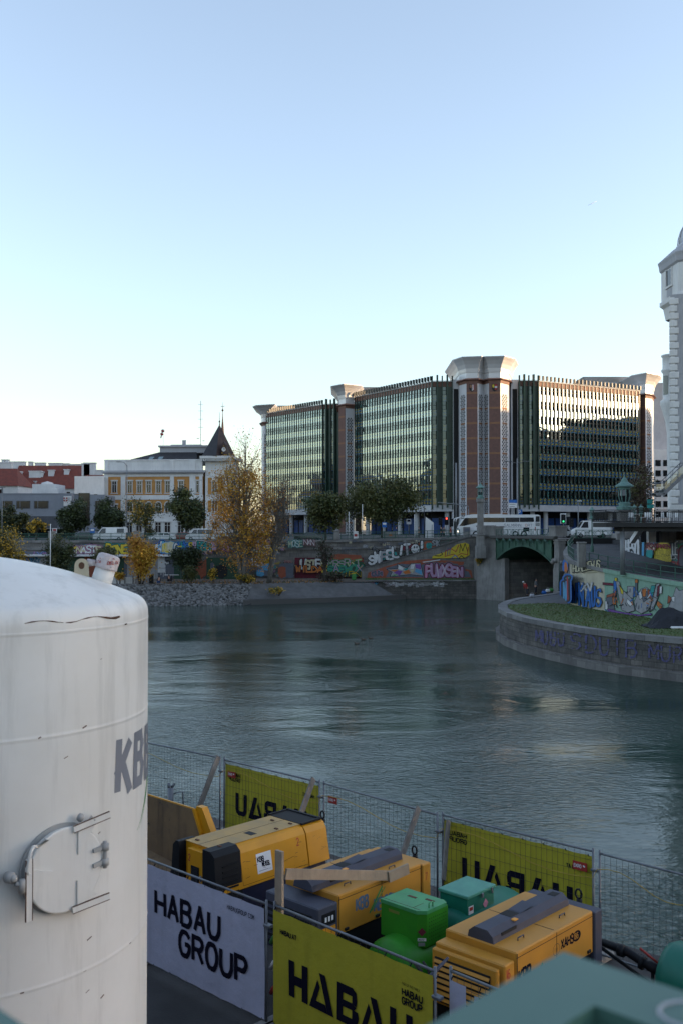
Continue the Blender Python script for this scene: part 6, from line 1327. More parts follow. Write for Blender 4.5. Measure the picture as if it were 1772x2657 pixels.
# lifting lug and taped filler pipe on the dome
def dz(r): q = r / r0; return z0 + .30 * (1 - q ** 1.65)
lp = P(212, 1490, 7.35) - SC; lr = math.hypot(lp.x, lp.y); b = MB(T @ Matrix.Translation((lp.x, lp.y, dz(lr) - .03)) @ Matrix.Rotation(R(10), 4, 'Z'))
out = [(-.055, 0), (-.05, .1)] + [(.05 * math.cos(t), .1 + .05 * math.sin(t)) for t in [math.pi - k * math.pi / 10 for k in range(11)]] + [(.055, 0)]
inn_ = [(.022 * math.cos(t), .098 + .026 * math.sin(t)) for t in [k * 2 * math.pi / 12 for k in range(12)]]
b.xprism(out, -.012, .012); b.k = 1; b.xprism(inn_, -.0135, .0135); b.build('lifting_lug', [mat('lug_cream', (.55, .48, .34), .6, spots=(9, .66, (.2, .1, .05))), 'rust'], sea)
pp = P(258, 1512, 7.4) - SC; pr_ = math.hypot(pp.x, pp.y); pb = Vector((pp.x, pp.y, dz(pr_) - .06)); ax = Vector((.3, .05, 1)).normalized(); b = MB(T)
b.tube([pb, pb + ax * .155], [.078, .074], 20); pipe = b.build('filler_pipe', 'tank_white', sea)
b = MB(T); b.tube([pb + ax * q for q in (.15, .16, .17, .22, .25, .262)], [.08, .086, .084, .085, .08, .06], 18); b.tube([pb + ax * .2 + Vector((-.08, -.03, 0)), pb + ax * .2 + Vector((-.14, -.03, .0))], [.02, .03], 8); cap_ = b.build('taped_cap', [mat('tape_white', (.56, .5, .49), .6, c2=(.45, .38, .37), vs=14, spots=(12, .62, (.06, .05, .05)), bump=.4, bs=20)], pipe)
b = MB(T); e1 = Vector((1, 0, -.16)).normalized(); fr = Frame(b, lambda s, t, d: pb + ax * (.2 + t) + Vector((math.sin(s / .085) * (.0865 + d), -math.cos(s / .085) * (.0865 + d), 0)), 2e-5)
fr.text('LTA', -.085, .0, .014, .02, 0, .2); fr.text('DELTA', .02, -.012, .014, .022, 0, .2); fr.line([(-.05, .035), (.06, .03)], .006, 0); b.build('tape_print', 'ink_red', cap_)
for k in range(4): a = R(45 + 90 * k); b = MB(T); b.beam((1.05 * math.cos(a), 1.05 * math.sin(a), QZ), (1.05 * math.cos(a), 1.05 * math.sin(a), 6.2), .16); b.cbox(1.05 * math.cos(a) - .2, 1.05 * math.sin(a) - .2, QZ, 1.05 * math.cos(a) + .2, 1.05 * math.sin(a) + .2, QZ + .04, .01); b.build('leg', 'tank_white', sea)

# -- temporary fence panels
def yroot(name, label, cat, a, b_, z=QZ, rz=0., group=None): p = Y2(a, b_, z); return thing(name, label, cat, p, YR + rz, group)
def fence_panel(label, pa, pb_, h=2.0, wire=True, tilt=0.):
    pa, pb_ = Vector(pa), Vector(pb_); L = (pb_ - pa).length; root = thing('temporary_fence', label, 'fence', pa, math.atan2(pb_.y - pa.y, pb_.x - pa.x), 'temporary fence panels round the yard'); root.rotation_euler.x = tilt
    dz_ = pb_.z - pa.z
    b = MB()
    for x in (.02, L - .02): b.tube([(x, 0, .0), (x, 0, h + .06)], .021, 8)
    b.tube([(.02, 0, h), (L - .02, 0, h)], .021, 8); b.tube([(.02, 0, .15), (L - .02, 0, .15)], .021, 8); b.build('frame', 'galv', root)
    b = MB()
    for k in range(1, int(L / .12)): b.beam((k * .12, .01, .15), (k * .12, .01, h), .0042)
    for k in range(1, int((h - .15) / .24) + 1): b.beam((0, -.005, .15 + k * .24), (L, -.005, .15 + k * .24), .0042)
    b.build('wire_mesh', 'wire', root)
    for x in (.02, L - .02):
        b = MB(); b.cbox(x - .12, -.35, 0, x + .12, .35, .13, .03); b.build('concrete_foot', 'stone_block', root)
    b = MB(); b.cbox(L - .05, -.05, h * .82, L + .1, .05, h * .82 + .05, .01); b.build('clamp', 'galv', root)
    return root
FB_ = [P(px, py, 20) for px, py in ()]
bk = [PG(px, py, QZ + 2.0) for px, py in ((150, 1872), (388, 1929), (573, 1968), (581, 1971.5), (831, 2031), (839, 2033), (1136, 2116), (1146, 2115), (1541, 2211), (1553, 2215), (1795, 2277))]
bk = [Vector((p.x, p.y, QZ)) for p in bk]; nb = bk[1] - (bk[2] - bk[1]).normalized() * 1.4
fence_panel('bare wire fence panel by the water, left of the first yellow banner', nb, bk[2]); fence_panel('fence panel by the water carrying the smaller yellow banner', bk[3], bk[4]); fence_panel('bare wire fence panel by the water between the two yellow banners', bk[5], bk[6])
fence_panel('fence panel by the water carrying the larger yellow banner behind the green tanks', bk[7], bk[8]); fence_panel('bare wire fence panel by the water at the right edge', bk[9], bk[10])
fr0 = [Vector((*PG(px, py, QZ + 2.0)[:2], QZ)) for px, py in ((383, 2230), (694, 2347.5), (711, 2349), (1131, 2523), (1166, 2519))]
fl_ = fr0[1] - (fr0[1] - fr0[0]).normalized() * 3.5
fence_panel('front fence panel carrying the white banner', fl_, fr0[1]); fence_panel('front fence panel carrying the yellow banner', fr0[2], fr0[3]); e3 = fr0[4] + (fr0[3] - fr0[2]).normalized() * 3.4; fence_panel('front fence panel with a torn white sheet, half hidden by the green parapet', fr0[4], e3)
# -- banners: slightly billowing sheets tied to the panels, with lettering
HB = {'H': [[(0, 0), (0, 1), (.3, 1), (.3, .62), (.7, .5), (.7, 1), (1, 1), (1, 0), (.7, 0), (.7, .28), (.3, .4), (.3, 0)]]}
def banner(label, pa, pb_, z0_, z1_, m, off, draw, side=-1, ink='ink', torn=False):
    pa, pb_ = Vector(pa), Vector(pb_); L = (pb_ - pa).length; root = thing('banner', label, 'banner', pa, math.atan2(pb_.y - pa.y, pb_.x - pa.x), 'banners on the yard fence'); g = random.Random(len(label))
    ph = [g.uniform(0, 6) for _ in range(4)]
    def bil(x, z): return off * side + .008 * math.sin(x * 2.3 + ph[0]) * math.sin((z - z0_) * 2 + ph[1]) + .002 * math.sin(x * 7 + z * 3 + ph[2]) * side
    nx, nz = 48, 20; b = MB(); b.smooth = True
    def edge(x, z):
        t = (z - z0_) / (z1_ - z0_); sc = .012 * abs(math.sin(x * math.pi / .48)); return z - sc * (t > .9) + sc * (t < .1)
    b.add([(x, bil(x, z), edge(x, z)) for i in range(nx + 1) for j in range(nz + 1) for x, z in [(.03 + (L - .06) * i / nx, z0_ + (z1_ - z0_) * j / nz)]], [(i * (nz + 1) + j, (i + 1) * (nz + 1) + j, (i + 1) * (nz + 1) + j + 1, i * (nz + 1) + j + 1) for i in range(nx) for j in range(nz) if not (torn and j / nz > 1.02 - (i / nx) * 2.2 + .2 * math.sin(i * 1.3) and i > 3)])
    if torn:
        used = sorted({i for f in b.f for i in f}); mp = {i: j for j, i in enumerate(used)}; b.v = [b.v[i] for i in used]; b.f = [tuple(mp[i] for i in f) for f in b.f]
    b.build('sheet', m, root)
    for dr_ in draw:
        b = MB(); fr = Frame(b, lambda s, t, d: (s, bil(s, t) + side * (d + .009), t), 5e-5); dr_(fr, L); b.build('lettering', ink, root)
    b = MB()
    for k in range(int(L / .48) + 1):
        for z in (z0_ + .02, z1_ - .02): b.beam((.05 + k * .48, off * side, z), (.05 + k * .48, 0, z + (.05 if z > 1 else -.05)), .012)
    b.build('cable_tie', 'ink', root, kind='stuff')
    return root
def bigword(fr, L, x, z, w, h, mir=False, k=0, gap=.09):
    X_ = (lambda s: L - s) if mir else (lambda s: s)
    def sub(pts, x0):                                     # split into strips so that it follows the sheet
        fr.poly([(X_(x0 + a * w), z + c * h) for a, c in (pts if not mir else pts[::-1])], k)
    for ch in 'HABAU':
        if ch == 'H':
            for q in ([(0, 0), (.3, 0), (.3, 1), (0, 1)], [(.7, 0), (1, 0), (1, 1), (.7, 1)], [(.3, .36), (.7, .36), (.7, .62), (.3, .62)]): sub(q, x)
        if ch == 'A':
            for q in ([(.38, 1), (.68, 1), (1.12, 0), (.82, 0)], [(-.12, 0), (.82, 0), (.7, .22), (.16, .22)], [(-.12, 0), (.12, 0), (.42, .62), (.3, .8)]): sub(q[::-1], x)
        if ch == 'B':
            for q in ([(0, 0), (.28, 0), (.28, 1), (0, 1)], [(.28, .78), (.75, .78), (.92, .9), (.75, 1), (.28, 1)], [(.28, .42), (.8, .42), (.92, .52), (.75, .6), (.28, .6)], [(.28, 0), (.8, 0), (1, .16), (.8, .2), (.28, .2)], [(.72, .6), (.92, .54), (.95, .7), (.92, .9), (.72, .8)], [(.72, .18), (1, .14), (1.04, .28), (1, .42), (.72, .44)]): sub(q, x)
        if ch == 'U':
            for q in ([(0, .25), (.28, .25), (.28, 1), (0, 1)], [(.72, .25), (1, .25), (1, 1), (.72, 1)], [(0, .25), (.08, .1), (.25, 0), (.75, 0), (.92, .1), (1, .25), (.72, .25), (.66, .21), (.34, .21), (.28, .25)]): sub(q, x)
        x += w + gap * (1.35 if ch in 'A' else 1)
def txt(fr, L, s, x, z, w, h, mir=False, wt=.18, gap=.3, k=0):
    sv = fr.fn
    if mir: fr.fn = lambda s_, t, d: sv(L - s_, t, d)
    fr.text(s, x, z, w, h, k, wt, gap); fr.fn = sv
d_white = [lambda fr, L: txt(fr, L, 'HABAU', L - 2.9, 1.12, .27, .40, wt=.2, gap=.38), lambda fr, L: txt(fr, L, 'GROUP', L - 2.2, .6, .27, .40, wt=.2, gap=.38), lambda fr, L: txt(fr, L, 'HABAUGROUP.COM', L - .93, 1.7, .036, .07, wt=.13, gap=.42)]
d_front = [lambda fr, L: bigword(fr, L, .42, .72, .43, .56), lambda fr, L: txt(fr, L, 'HABAU.AT', .22, 1.62, .04, .07, wt=.22), lambda fr, L: (txt(fr, L, 'HABAU', 2.8, 1.52, .058, .09, wt=.22, gap=.36), txt(fr, L, 'GROUP', 2.8, 1.40, .058, .09, wt=.22, gap=.36)), lambda fr, L: txt(fr, L, 'PART OF THE FAMILY', 2.8, 1.66, .016, .035, wt=.1)]
d_back = [lambda fr, L: bigword(fr, L, .46, .66, .43, .56, True), lambda fr, L: (txt(fr, L, 'HABAU', L - .62, 1.62, .07, .085, True, wt=.2), txt(fr, L, 'GROUP', L - .62, 1.50, .07, .085, True, wt=.2)), lambda fr, L: txt(fr, L, 'HABAU.AT', .22, 1.58, .04, .07, True, wt=.2)]
banner('white banner with two lines of black capitals on the front fence', fl_, fr0[1], .16, 1.94, 'banner_white', .035, d_white)
banner('yellow banner with huge black capitals on the front fence below the wooden post', fr0[2], fr0[3], .14, 1.95, 'banner_yellow', .035, d_front)
banner('yellow banner showing mirrored capitals behind the big yellow compressor', bk[3], bk[4], .2, 1.9, 'banner_yellow', -.03, d_back, side=-1)
banner('yellow banner showing mirrored capitals behind the two green tank boxes', bk[7], bk[8], .2, 1.9, 'banner_yellow', -.03, d_back, side=-1)
banner('torn white sheet hanging from the front fence beside the grilled compressor', fr0[4], e3, .2, 1.9, 'banner_white', .035, [], torn=True)
for i, (p, q, t) in enumerate(((bk[3], bk[4], .06), (bk[5], bk[6], .06), (bk[7], bk[8], .88))):
    c = p.lerp(q, t); b = MB(); b.box(0, -.045, 1.6, .3, -.035, 1.76); b.k = 1; fr = Frame(b, lambda s, t_, d: (s, -.046 - d, t_), 3e-5); fr.text('EKRO', .03, 1.65, .03, .06, 1, .16); fr.line([(.23, 1.7), (.25, 1.69)], .03, 1)
    o = b.build('fence_sign', ['ink_red', 'paper']); o.location = c; o.rotation_euler.z = math.atan2(q.y - p.y, q.x - p.x); tag(o, ('small red and white tag sign on the left yellow banner', 'small red and white tag sign wired to the bare middle fence panel', 'small red and white tag sign on the right yellow banner')[i], 'sign')
# rope along the back fence
b = MB(); pts = []
for p, q in ((nb, bk[2]), (bk[3], bk[4]), (bk[5], bk[6]), (bk[7], bk[8]), (bk[9], bk[10])):
    for k in range(9): c = p.lerp(q, k / 8); pts.append((c.x - .04, c.y - .05, QZ + 1.72 - .2 * k / 8 + .1 * math.sin(k * .8)))
b.tube(pts, .007, 5); tag(b.build('rope', 'rope'), 'thin yellow rope strung along the fence by the water', 'rope')
# leaning planks that prop the back fence
for i, (p0, Y0, p1, Y1, lb) in enumerate((((567, 1964), 26.0, (497, 2150), 25.0, 'grey plank propping the fence left of the small yellow banner'), ((814, 2021), 23.7, (778, 2122), 23.0, 'grey plank propping the fence at the right end of the small yellow banner'), ((1086, 2096), 21.25, (1036, 2240), 20.4, 'grey plank propping the bare fence beside the black drawbar'), ((1163, 2130), 20.9, (1150, 2285), 20.3, 'brown plank standing against the right yellow banner'))):
    a_, c_ = P(*p0, Y0), P(*p1, Y1); b = MB(Matrix.Translation(-c_)); b.beam(c_, a_, .16 if i < 3 else .12, .035, YV); o = b.build('plank', 'timber_grey'); o.location = c_; tag(o, lb, 'plank', 'planks propping the fence')
# wooden post and rail
rt = yroot('timber_prop', 'raw timber post with a long plank rail leaning over the middle compressor', 'timber prop', .1, .2)
b = MB(); b.beam((0, 0, 0), (0, 0, 2.86), .16, .05, (0, 1, 0)); b.beam((-.08, .045, 0), (-.08, .045, 2.8), .05, .05, (0, 1, 0)); b.build('post', 'timber', rt)
b = MB(); p0, p1 = Vector((.09, .05, 2.5)), Vector((.02, 2.75, 1.78)); b.beam(p0, p1, .04, .165); b.build('rail', 'timber', rt)
b = MB(); b.beam((.06, 2.6, 1.8), (.14, 3.05, 1.86), .04, .19); b.build('end_block', 'timber', rt)

# -- compressors: x across (towards the right), y away to the water
def wheels(root, w, y, r=.3):
    for x in (-w / 2 - .02, w / 2 + .02):
        o = MB(); o.M = Matrix.Translation((x, y, r)) @ Matrix.Rotation(R(90), 4, 'Y'); o.lathe([(.1, -.1), (r * .75, -.11), (r, -.08), (r, .08), (r * .75, .11), (.1, .1)], n=20); wh = o.build('wheel', 'tyre', root)
        o = MB(); o.M = Matrix.Translation((x, y, r)) @ Matrix.Rotation(R(90), 4, 'Y'); o.lathe([(.001, -.08), (r * .6, -.1), (r * .62, .1), (.001, .08)], n=16); o.build('rim', 'galv', wh)
def shellbox(mb, prof, y0, y1):                            # rounded cross-section pulled along y
    mb.xprism(prof, y0, y1)
def drawbar(root, x, y, up=True):
    b = MB(); b.tube([(x, y, .6), (x, y + .12, 1.15), (x + .02, y + .16, 1.62)], [.045, .04, .03], 8); b.tube([(x + .02, y + .16, 1.62 + .0), (x + .02, y + .16, 1.7)], .05, 8)
    b.tube([(x + .06 * math.cos(t) , y + .17, 1.78 + .08 * math.sin(t)) for t in [k * .7 for k in range(10)]], .018, 6); b.tube([(x - .1, y + .1, .95), (x - .12, y + .12, 1.3), (x - .04, y + .14, 1.32)], .014, 6); b.build('drawbar', 'machine_black', root)
# big yellow compressor
c1 = yroot('compressor', 'big yellow compressor with black front corners and open black top vent', 'compressor', -3.82, 1.6); w, Lc = .6, 3.1
prof = [(-w - .12, .95), (-w - .02, 1.6), (-w + .06, 1.72), (-w + .16, 1.76), (w - .16, 1.76), (w - .06, 1.72), (w + .02, 1.6), (w + .14, .95)]
b = MB(); shellbox(b, prof, .12, 2.42); shellbox(b, [(x, z) for x, z in prof], 2.45, 3.05); b.build('canopy', 'machine_yellow', c1)
b = MB(); b.box(-w + .14, .1, 1.762, w - .14, 2.42, 1.768); b.k = 1; b.box(-.02, .1, 1.769, -.01, 2.42, 1.7705); b.box(.06, 1.2, 1.769, .3, 1.36, 1.772)
b.build('top_panel', ['machine_top', 'machine_black'], c1)
b = MB(); b.box(-w + .1, 2.43, 1.766, w - .08, 2.98, 1.775); b.k = 1; 
for q in ((-w + .08, 2.42, -w + .12, 3.0), (w - .12, 2.42, w - .07, 3.0), (-w + .1, 2.96, w - .08, 3.02)): b.box(q[0], q[1], 1.76, q[2], q[3], 1.80)
b.build('exhaust_vent', ['black_void', 'machine_black'], c1)
for sx in (-1, 1):
    b = MB(); x0_, x1_ = (w - .3, w + .155) if sx > 0 else (-w - .14, -w + .3 - .02)
    pf = [(x0_, .6), (x0_, 1.775), (x1_ - .22, 1.775), (x1_ - .1, 1.68), (x1_ + .01, .6)] if sx > 0 else [(x0_, .6), (x0_ + .1, 1.68), (x0_ + .2, 1.775), (x1_ - .12, 1.775), (x1_ - .12, .6)]
    b.xprism(pf, -.06, .6 if sx > 0 else .35)
    if sx > 0:
        for k in range(8): z = .72 + k * .105; xs = x1_ - (z - .6) * .095; b.box(xs - .02, .12, z, xs + .022, .5, z + .035)
    b.build('corner_guard', 'machine_black', c1)
b = MB(); b.box(-.2, -.03, .6, .3, .12, 1.69); b.k = 1; b.box(-.08, -.045, 1.05, .16, -.031, 1.38); b.k = 2; b.box(-.06, -.05, 1.08, .14, -.0455, 1.34); b.k = 3; b.cbox(.2, -.06, 1.12, .25, -.031, 1.24, .01); fr = Frame(b, lambda s, t, d: (s, -.0305 - d, t), 3e-5); fr.text('2', -.17, 1.46, .055, .12, 4, .16)
b.build('control_door', ['machine_yellow', 'machine_black', 'window_dark', 'galv', 'ink_red'], c1)
sidefn = lambda s, t, d: (w + .02 + (1.6 - t) * .185 + d + .001, s, t)
b = MB(); fr = Frame(b, sidefn, 4e-5); fr.text('2', 2.15, 1.42, .07, .14, 0, .14); b.build('number', 'ink_red', c1)
b = MB(); fr = Frame(b, sidefn, 4e-5); fr.poly([(1.02, 1.12), (1.42, 1.12), (1.42, 1.5), (1.02, 1.5)], 0); fr.text('KBB', 1.05, 1.34, .045, .09, 1, .24); fr.text('MEISSL', 1.16, 1.24, .03, .08, 1, .24); fr.line([(1.06, 1.17), (1.3, 1.17)], .01, 2); b.build('notice', ['paper', 'ink', 'ink_grey'], c1)
b = MB(); b.cbox(-w - .06, .15, .42, w + .1, 3.0, .955, .04); b.build('chassis', 'machine_navy', c1)
for x, y in ((-w + .35, .25), (w - .22, .3), (w - .25, 1.85), (w - .3, 2.3), (-w + .45, 2.2)):
    b = MB(); b.cbox(x - .05, y - .03, 1.765, x + .05, y + .03, 1.79, .01); b.build('latch', 'rust', c1)
b = MB(); fr = Frame(b, sidefn, 4e-5)
for q in ([(.62, 1.0), (2.4, 1.0)], [(.62, 1.0), (.62, 1.58)], [(.7, 1.12), (.82, 1.13)], [(1.7, 1.2), (2.05, 1.24)]): fr.line(q, .006, 0, False)
b.build('panel_seam', 'ink', c1, kind='stuff')
b = MB(); fr = Frame(b, sidefn, 4e-5); g_ = random.Random(3)
for _ in range(30): y, z = g_.uniform(.6, 2.9), g_.uniform(.97, 1.5); fr.line([(y, z), (y + g_.uniform(.02, .12), z + g_.uniform(-.02, .02))], g_.uniform(.003, .008), 0, False)
b.build('scratch', 'rust', c1, kind='stuff')
wheels(c1, 1.3, 1.7); drawbar(c1, .35, 3.05)
# ochre and grey compressors of one make
def comp(label, a, b0, num, front, word, grille):
    r = yroot('compressor', label, 'compressor', a, b0); hw = .66
    b = MB(); b.cbox(-hw, .5, 1.06, hw, 2.75, 1.74, .02); b.build('canopy', 'machine_ochre', r)
    if grille:
        b = MB(); b.cbox(-hw + .02, .22, .9, hw - .02, .49, 1.63, .02); b.build('front_section', 'machine_ochre', r)
        b = MB(); b.cbox(-hw + .03, .12, .75, hw - .09, .215, 1.57, .02); b.k = 1; b.box(-hw + .1, .1, .8, hw - .2, .122, 1.46); b.k = 0
        for k in range(7): z = .84 + k * .092; b.add([(-hw + .1, .072, z), (hw - .2, .072, z), (hw - .2, .118, z + .068), (-hw + .1, .118, z + .068), (-hw + .1, .078, z - .008), (hw - .2, .078, z - .008)], [(0, 1, 2, 3), (4, 5, 1, 0)])
        b.build('grille', ['machine_ochre', 'black_void'], r)
    else:
        b = MB(); b.cbox(-hw + .02, .0, .7, hw - .0, .49, 1.64, .02); b.k = 1
        for k in range(7): z = .78 + k * .11; b.box(-hw + .08, -.012, z, hw - .14, .002, z + .05)
        b.build('front_section', ['machine_grey', 'black_void'], r)
        b = MB(); b.box(hw - .0, .1, 1.32, hw + .012, .42, 1.52); b.k = 1; b.box(hw + .001, .1, 1.1, hw + .013, .42, 1.28); b.box(hw + .001, .1, .9, hw + .013, .38, 1.07); b.k = 2
        for k in range(3): b.box(hw + .012, .16 + k * .08, 1.38, hw + .02, .2 + k * .08, 1.46)
        b.build('gauge_panel', ['machine_black', 'label_orange', 'paper'], r)
    sp = [(-.24, 1.74), (-.22, 1.84), (-.12, 1.92), (.12, 1.92), (.22, 1.84), (.24, 1.74)]
    b = MB(); b.xprism(sp, .3 if not grille else .52, 2.7); b.k = 1; b.box(.215, .75, 1.8, .235, 1.15, 1.845); b.box(-.12, 1.2, 1.918, .1, 1.42, 1.925); b.box(-.02, 2.45, 1.918, .12, 2.62, 1.925); b.k = 0
    b.add([(-.12, 1.45, 1.925), (.12, 1.45, 1.925), (.12, 1.85, 1.96), (-.12, 1.85, 1.96), (-.12, 1.45, 1.93), (.12, 1.45, 1.93)], [(0, 1, 2, 3)]); b.k = 2; b.box(.1, 1.15, 1.9, .2, 1.25, 1.915)
    b.build('spine_cover', ['machine_grey', 'black_void', 'label_orange'], r)
    b = MB(); b.cbox(-hw + .01, 2.752, .8, hw + .03, 3.0, 1.72, .02); b.build('rear_section', 'machine_grey' if grille else 'machine_ochre', r)
    b = MB(); b.cbox(-hw + .05, .2, .45, hw - .05, 2.9, 1.06, .03); b.build('chassis', 'machine_black', r)
    sd = lambda s, t, d: (hw + d + .0005, s, t)
    b = MB(); fr = Frame(b, sd, 4e-5)
    if grille:
        fr.text('KBB', .56, 1.24, .09, .22, 0, .2, .3); fr.line([(1.0, 1.2), (1.2, 1.36)], .05, 1); fr.line([(1.05, 1.18), (1.28, 1.34)], .02, 1)
        fr.text('XAHS', 1.75, 1.42, .075, .14, 0, .2, .3); fr.poly([(2.22 + .13 * math.cos(t) * .95, 1.49 + .085 * math.sin(t)) for t in [k * math.pi / 9 for k in range(18)]], 0); fr.text('186', 2.14, 1.45, .04, .09, 3, .15)
        for t in range(16): c = (1.6 + .1 * math.cos(t * .393), 1.46 + .09 * math.sin(t * .393)); c2_ = (1.6 + .1 * math.cos((t + 1) * .393), 1.46 + .09 * math.sin((t + 1) * .393)); fr.line([c, c2_], .008, 4)
        fr.text('14U', 1.55, 1.43, .03, .06, 4, .1)
    else:
        fr.text('KBB', .95, 1.36, .085, .2, 2, .2, .3); fr.text('MEISSL', 1.42, 1.22, .085, .2, 2, .2, .3); fr.line([(1.3, 1.24), (1.62, 1.6)], .04, 1); fr.line([(1.36, 1.26), (1.7, 1.58)], .02, 1); fr.text('WWW.KBB.AT', 1.42, 1.13, .03, .045, 1, .16)
    b.build('lettering', ['ink', 'g_green', 'ink_blue', 'machine_ochre', 'ink_faded'], r)
    b = MB(); fr = Frame(b, (lambda s, t, d: (hw - .02 + .0012 + d, s, t)) if grille else (lambda s, t, d: (hw + .0312 + d, s, t)), 4e-5)
    fr.text(num, .27 if grille else 2.83, 1.42, .05, .13, 0, .14); b.build('number', 'ink_red', r)
    b = MB()
    for y in (.52, 1.62, 2.73): b.box(hw, y - .006, 1.08, hw + .003, y + .006, 1.72)
    b.box(hw, .5, 1.655, hw + .003, 2.74, 1.665); b.box(-hw + .05, 1.615, 1.7405, -.25, 1.627, 1.743); b.box(.25, 1.615, 1.7405, hw - .05, 1.627, 1.743); b.build('panel_seam', 'machine_black', r, kind='stuff')
    for y, z in ((.7, 1.12), (1.5, 1.12), (1.75, 1.12), (2.6, 1.12)): b = MB(); b.cbox(hw - .005, y - .05, z - .02, hw + .025, y + .05, z + .03, .008); b.build('latch', 'machine_black', r)
    for y in (.9, 2.1): b = MB(); b.tube([(.42, y, 1.74), (.42, y, 1.78), (.42, y + .16, 1.78), (.42, y + .16, 1.74)], .01, 6); b.build('grab_handle', 'machine_grey', r)
    wheels(r, 1.36, 1.6); drawbar(r, .15, 3.0)
    return r
comp('ochre compressor with grey louvred front and grey top spine in the yard middle', -.64, 1.15, '7', None, None, False)
comp('ochre compressor with yellow slatted grille in front, nearest the parapet', 2.86, 1.28, '16', None, None, True)

# -- green fuel tanks with box lids
g1 = yroot('fuel_tank', 'bright green tank with a perforated green valve box on top', 'tank', 1.05, 2.42)
b = MB(Matrix.Translation((0, .0, .68)) @ Matrix.Rotation(R(90), 4, 'X')); b.lathe([(.001, -.75), (.35, -.74), (.52, -.66), (.56, -.55), (.56, .55), (.52, .66), (.35, .74), (.001, .75)], n=32); b.build('tank', 'tank_green', g1)
b = MB(); b.prism([(-.45, -.33), (.33, -.33), (.45, -.22), (.45, .35), (-.45, .35)], 1.12, 1.66); b.k = 1
for i in range(9):
    for j in range(7): b.box(.451, -.16 + i * .055, 1.2 + j * .06, .4525, -.145 + i * .055, 1.215 + j * .06)
b.k = 2; b.box(-.28, -.332, 1.55, -.05, -.3305, 1.6); b.build('valve_box', ['tank_green', 'black_void', mat('g_dull', (.16, .2, .03), .6)], g1)
b = MB(); b.prism([(-.46, -.34), (.34, -.34), (.46, -.23), (.46, .3), (.36, .36), (-.46, .36)], 1.66, 1.72); b.k = 1; b.box(-.46, -.28, 1.7205, .36, -.272, 1.723); b.box(.2, -.28, 1.7205, .206, .0, 1.723)
for x, y in ((-.12, .1), (.2, .18)): b.box(x - .09, y - .03, 1.7205, x + .09, y + .03, 1.724)
b.build('lid', ['lid_green', 'rust'], g1)
b = MB(); b.tube([(.4, -.1, 1.72), (.4, -.1, 1.8), (.4, .0, 1.8), (.4, .0, 1.72)], .012, 6); b.build('handle', 'lid_green', g1)
b = MB(); c = (.385, -.285); e = Vector((.12, .11, 0)).normalized(); nn = Vector((.11, -.12, 0)).normalized(); fr = Frame(b, lambda s, t, d: Vector((.39, -.275, 1.2)) + e * s + nn * (d + .001) + Vector((0, 0, t)), 4e-5)
fr.poly([(-.07, .17), (0, .1), (.07, .17), (0, .24)], 0); fr.poly([(-.07, .02), (.07, .02), (.07, .07), (-.07, .07)], 1); fr.text('UN1202', -.062, .03, .014, .03, 2, .14); fr.poly([(-.06, -.06), (.05, -.06), (.05, .0), (-.06, .0)], 3); b.build('hazard_label', ['g_maroon', 'paper', 'ink', 'ink_grey'], g1)
g2 = yroot('fuel_tank', 'teal tank with a square pale lidded box on top behind the bright green one', 'tank', 1.3, 3.55)
b = MB(Matrix.Translation((.05, .3, .75)) @ Matrix.Rotation(R(90), 4, 'X')); b.lathe([(.001, -1.1), (.35, -1.09), (.6, -1.0), (.68, -.86), (.68, .66), (.6, .8), (.35, .88), (.001, .9)], n=32); b.build('tank', 'tank_teal', g2)
b = MB(); b.box(-.29, -.36, 1.2, .29, .43, 1.66); b.build('valve_box', 'tank_teal', g2)
b = MB(); b.cbox(-.32, -.39, 1.66, .32, .46, 1.72, .012); b.build('lid', 'lid_teal', g2)
b = MB(); b.cbox(.325, .0, 1.6, .35, .06, 1.68, .008); b.cbox(.325, .3, 1.6, .35, .34, 1.7, .008); b.build('latch', 'galv', g2)
b = MB(); b.box(.291, -.32, 1.3, .294, -.18, 1.52); b.k = 1; b.box(.294, -.3, 1.44, .2955, -.2, 1.5); b.k = 2; fr = Frame(b, lambda s, t, d: (.2915 + d, s, t), 4e-5); fr.poly([(.1, 1.45), (.18, 1.36), (.26, 1.45), (.18, 1.54)], 2); b.build('hazard_label', ['paper', 'ink_red', 'g_pink'], g2)
b = MB(); b.add([(.5, .1, 1.27), (.72, .1, 1.1), (.72, .42, 1.1), (.5, .42, 1.27)], [(0, 1, 2, 3)]); b.build('notice', 'paper', g2)
g3 = yroot('trailer_tank', 'teal horizontal trailer tank at the right edge above the parapet', 'tank', 4.75, 4.55)
b = MB(Matrix.Translation((0, 0, .85)) @ Matrix.Rotation(R(90), 4, 'Y')); b.lathe([(.001, -.25), (.35, -.24), (.5, -.17), (.56, -.05), (.56, 2.1), (.5, 2.25), (.001, 2.3)], n=36); b.build('tank', 'tank_teal', g3)
b = MB(); b.tube([(-.25, 0, .85), (-.5, 0, .9), (-.55, 0, .9), (-.9, .02, 1.0), (-1.5, .05, 1.02)], [.09, .09, .07, .075, .05], 10); b.tube([(-.6, 0, .9), (-.66, 0, .91)], .11, 10); b.tube([(-.95, 0, 1.0), (-1.05, 0, 1.0)], .1, 10); b.tube([(-.3, 0, .55), (-1.4, 0, .95)], .03, 6); b.tube([(-.45, 0, .9), (-.45, 0, .2)], .03, 6); b.build('drawbar', 'machine_black', g3)
b = MB(); b.tube([(-.32, -.02, .98), (-.66, -.02, 1.14)], .02, 6); b.build('brake_lever', 'ink_red', g3)
b = MB(); b.box(.2, -.4, .1, 1.9, .4, .36); b.build('frame', 'machine_black', g3)
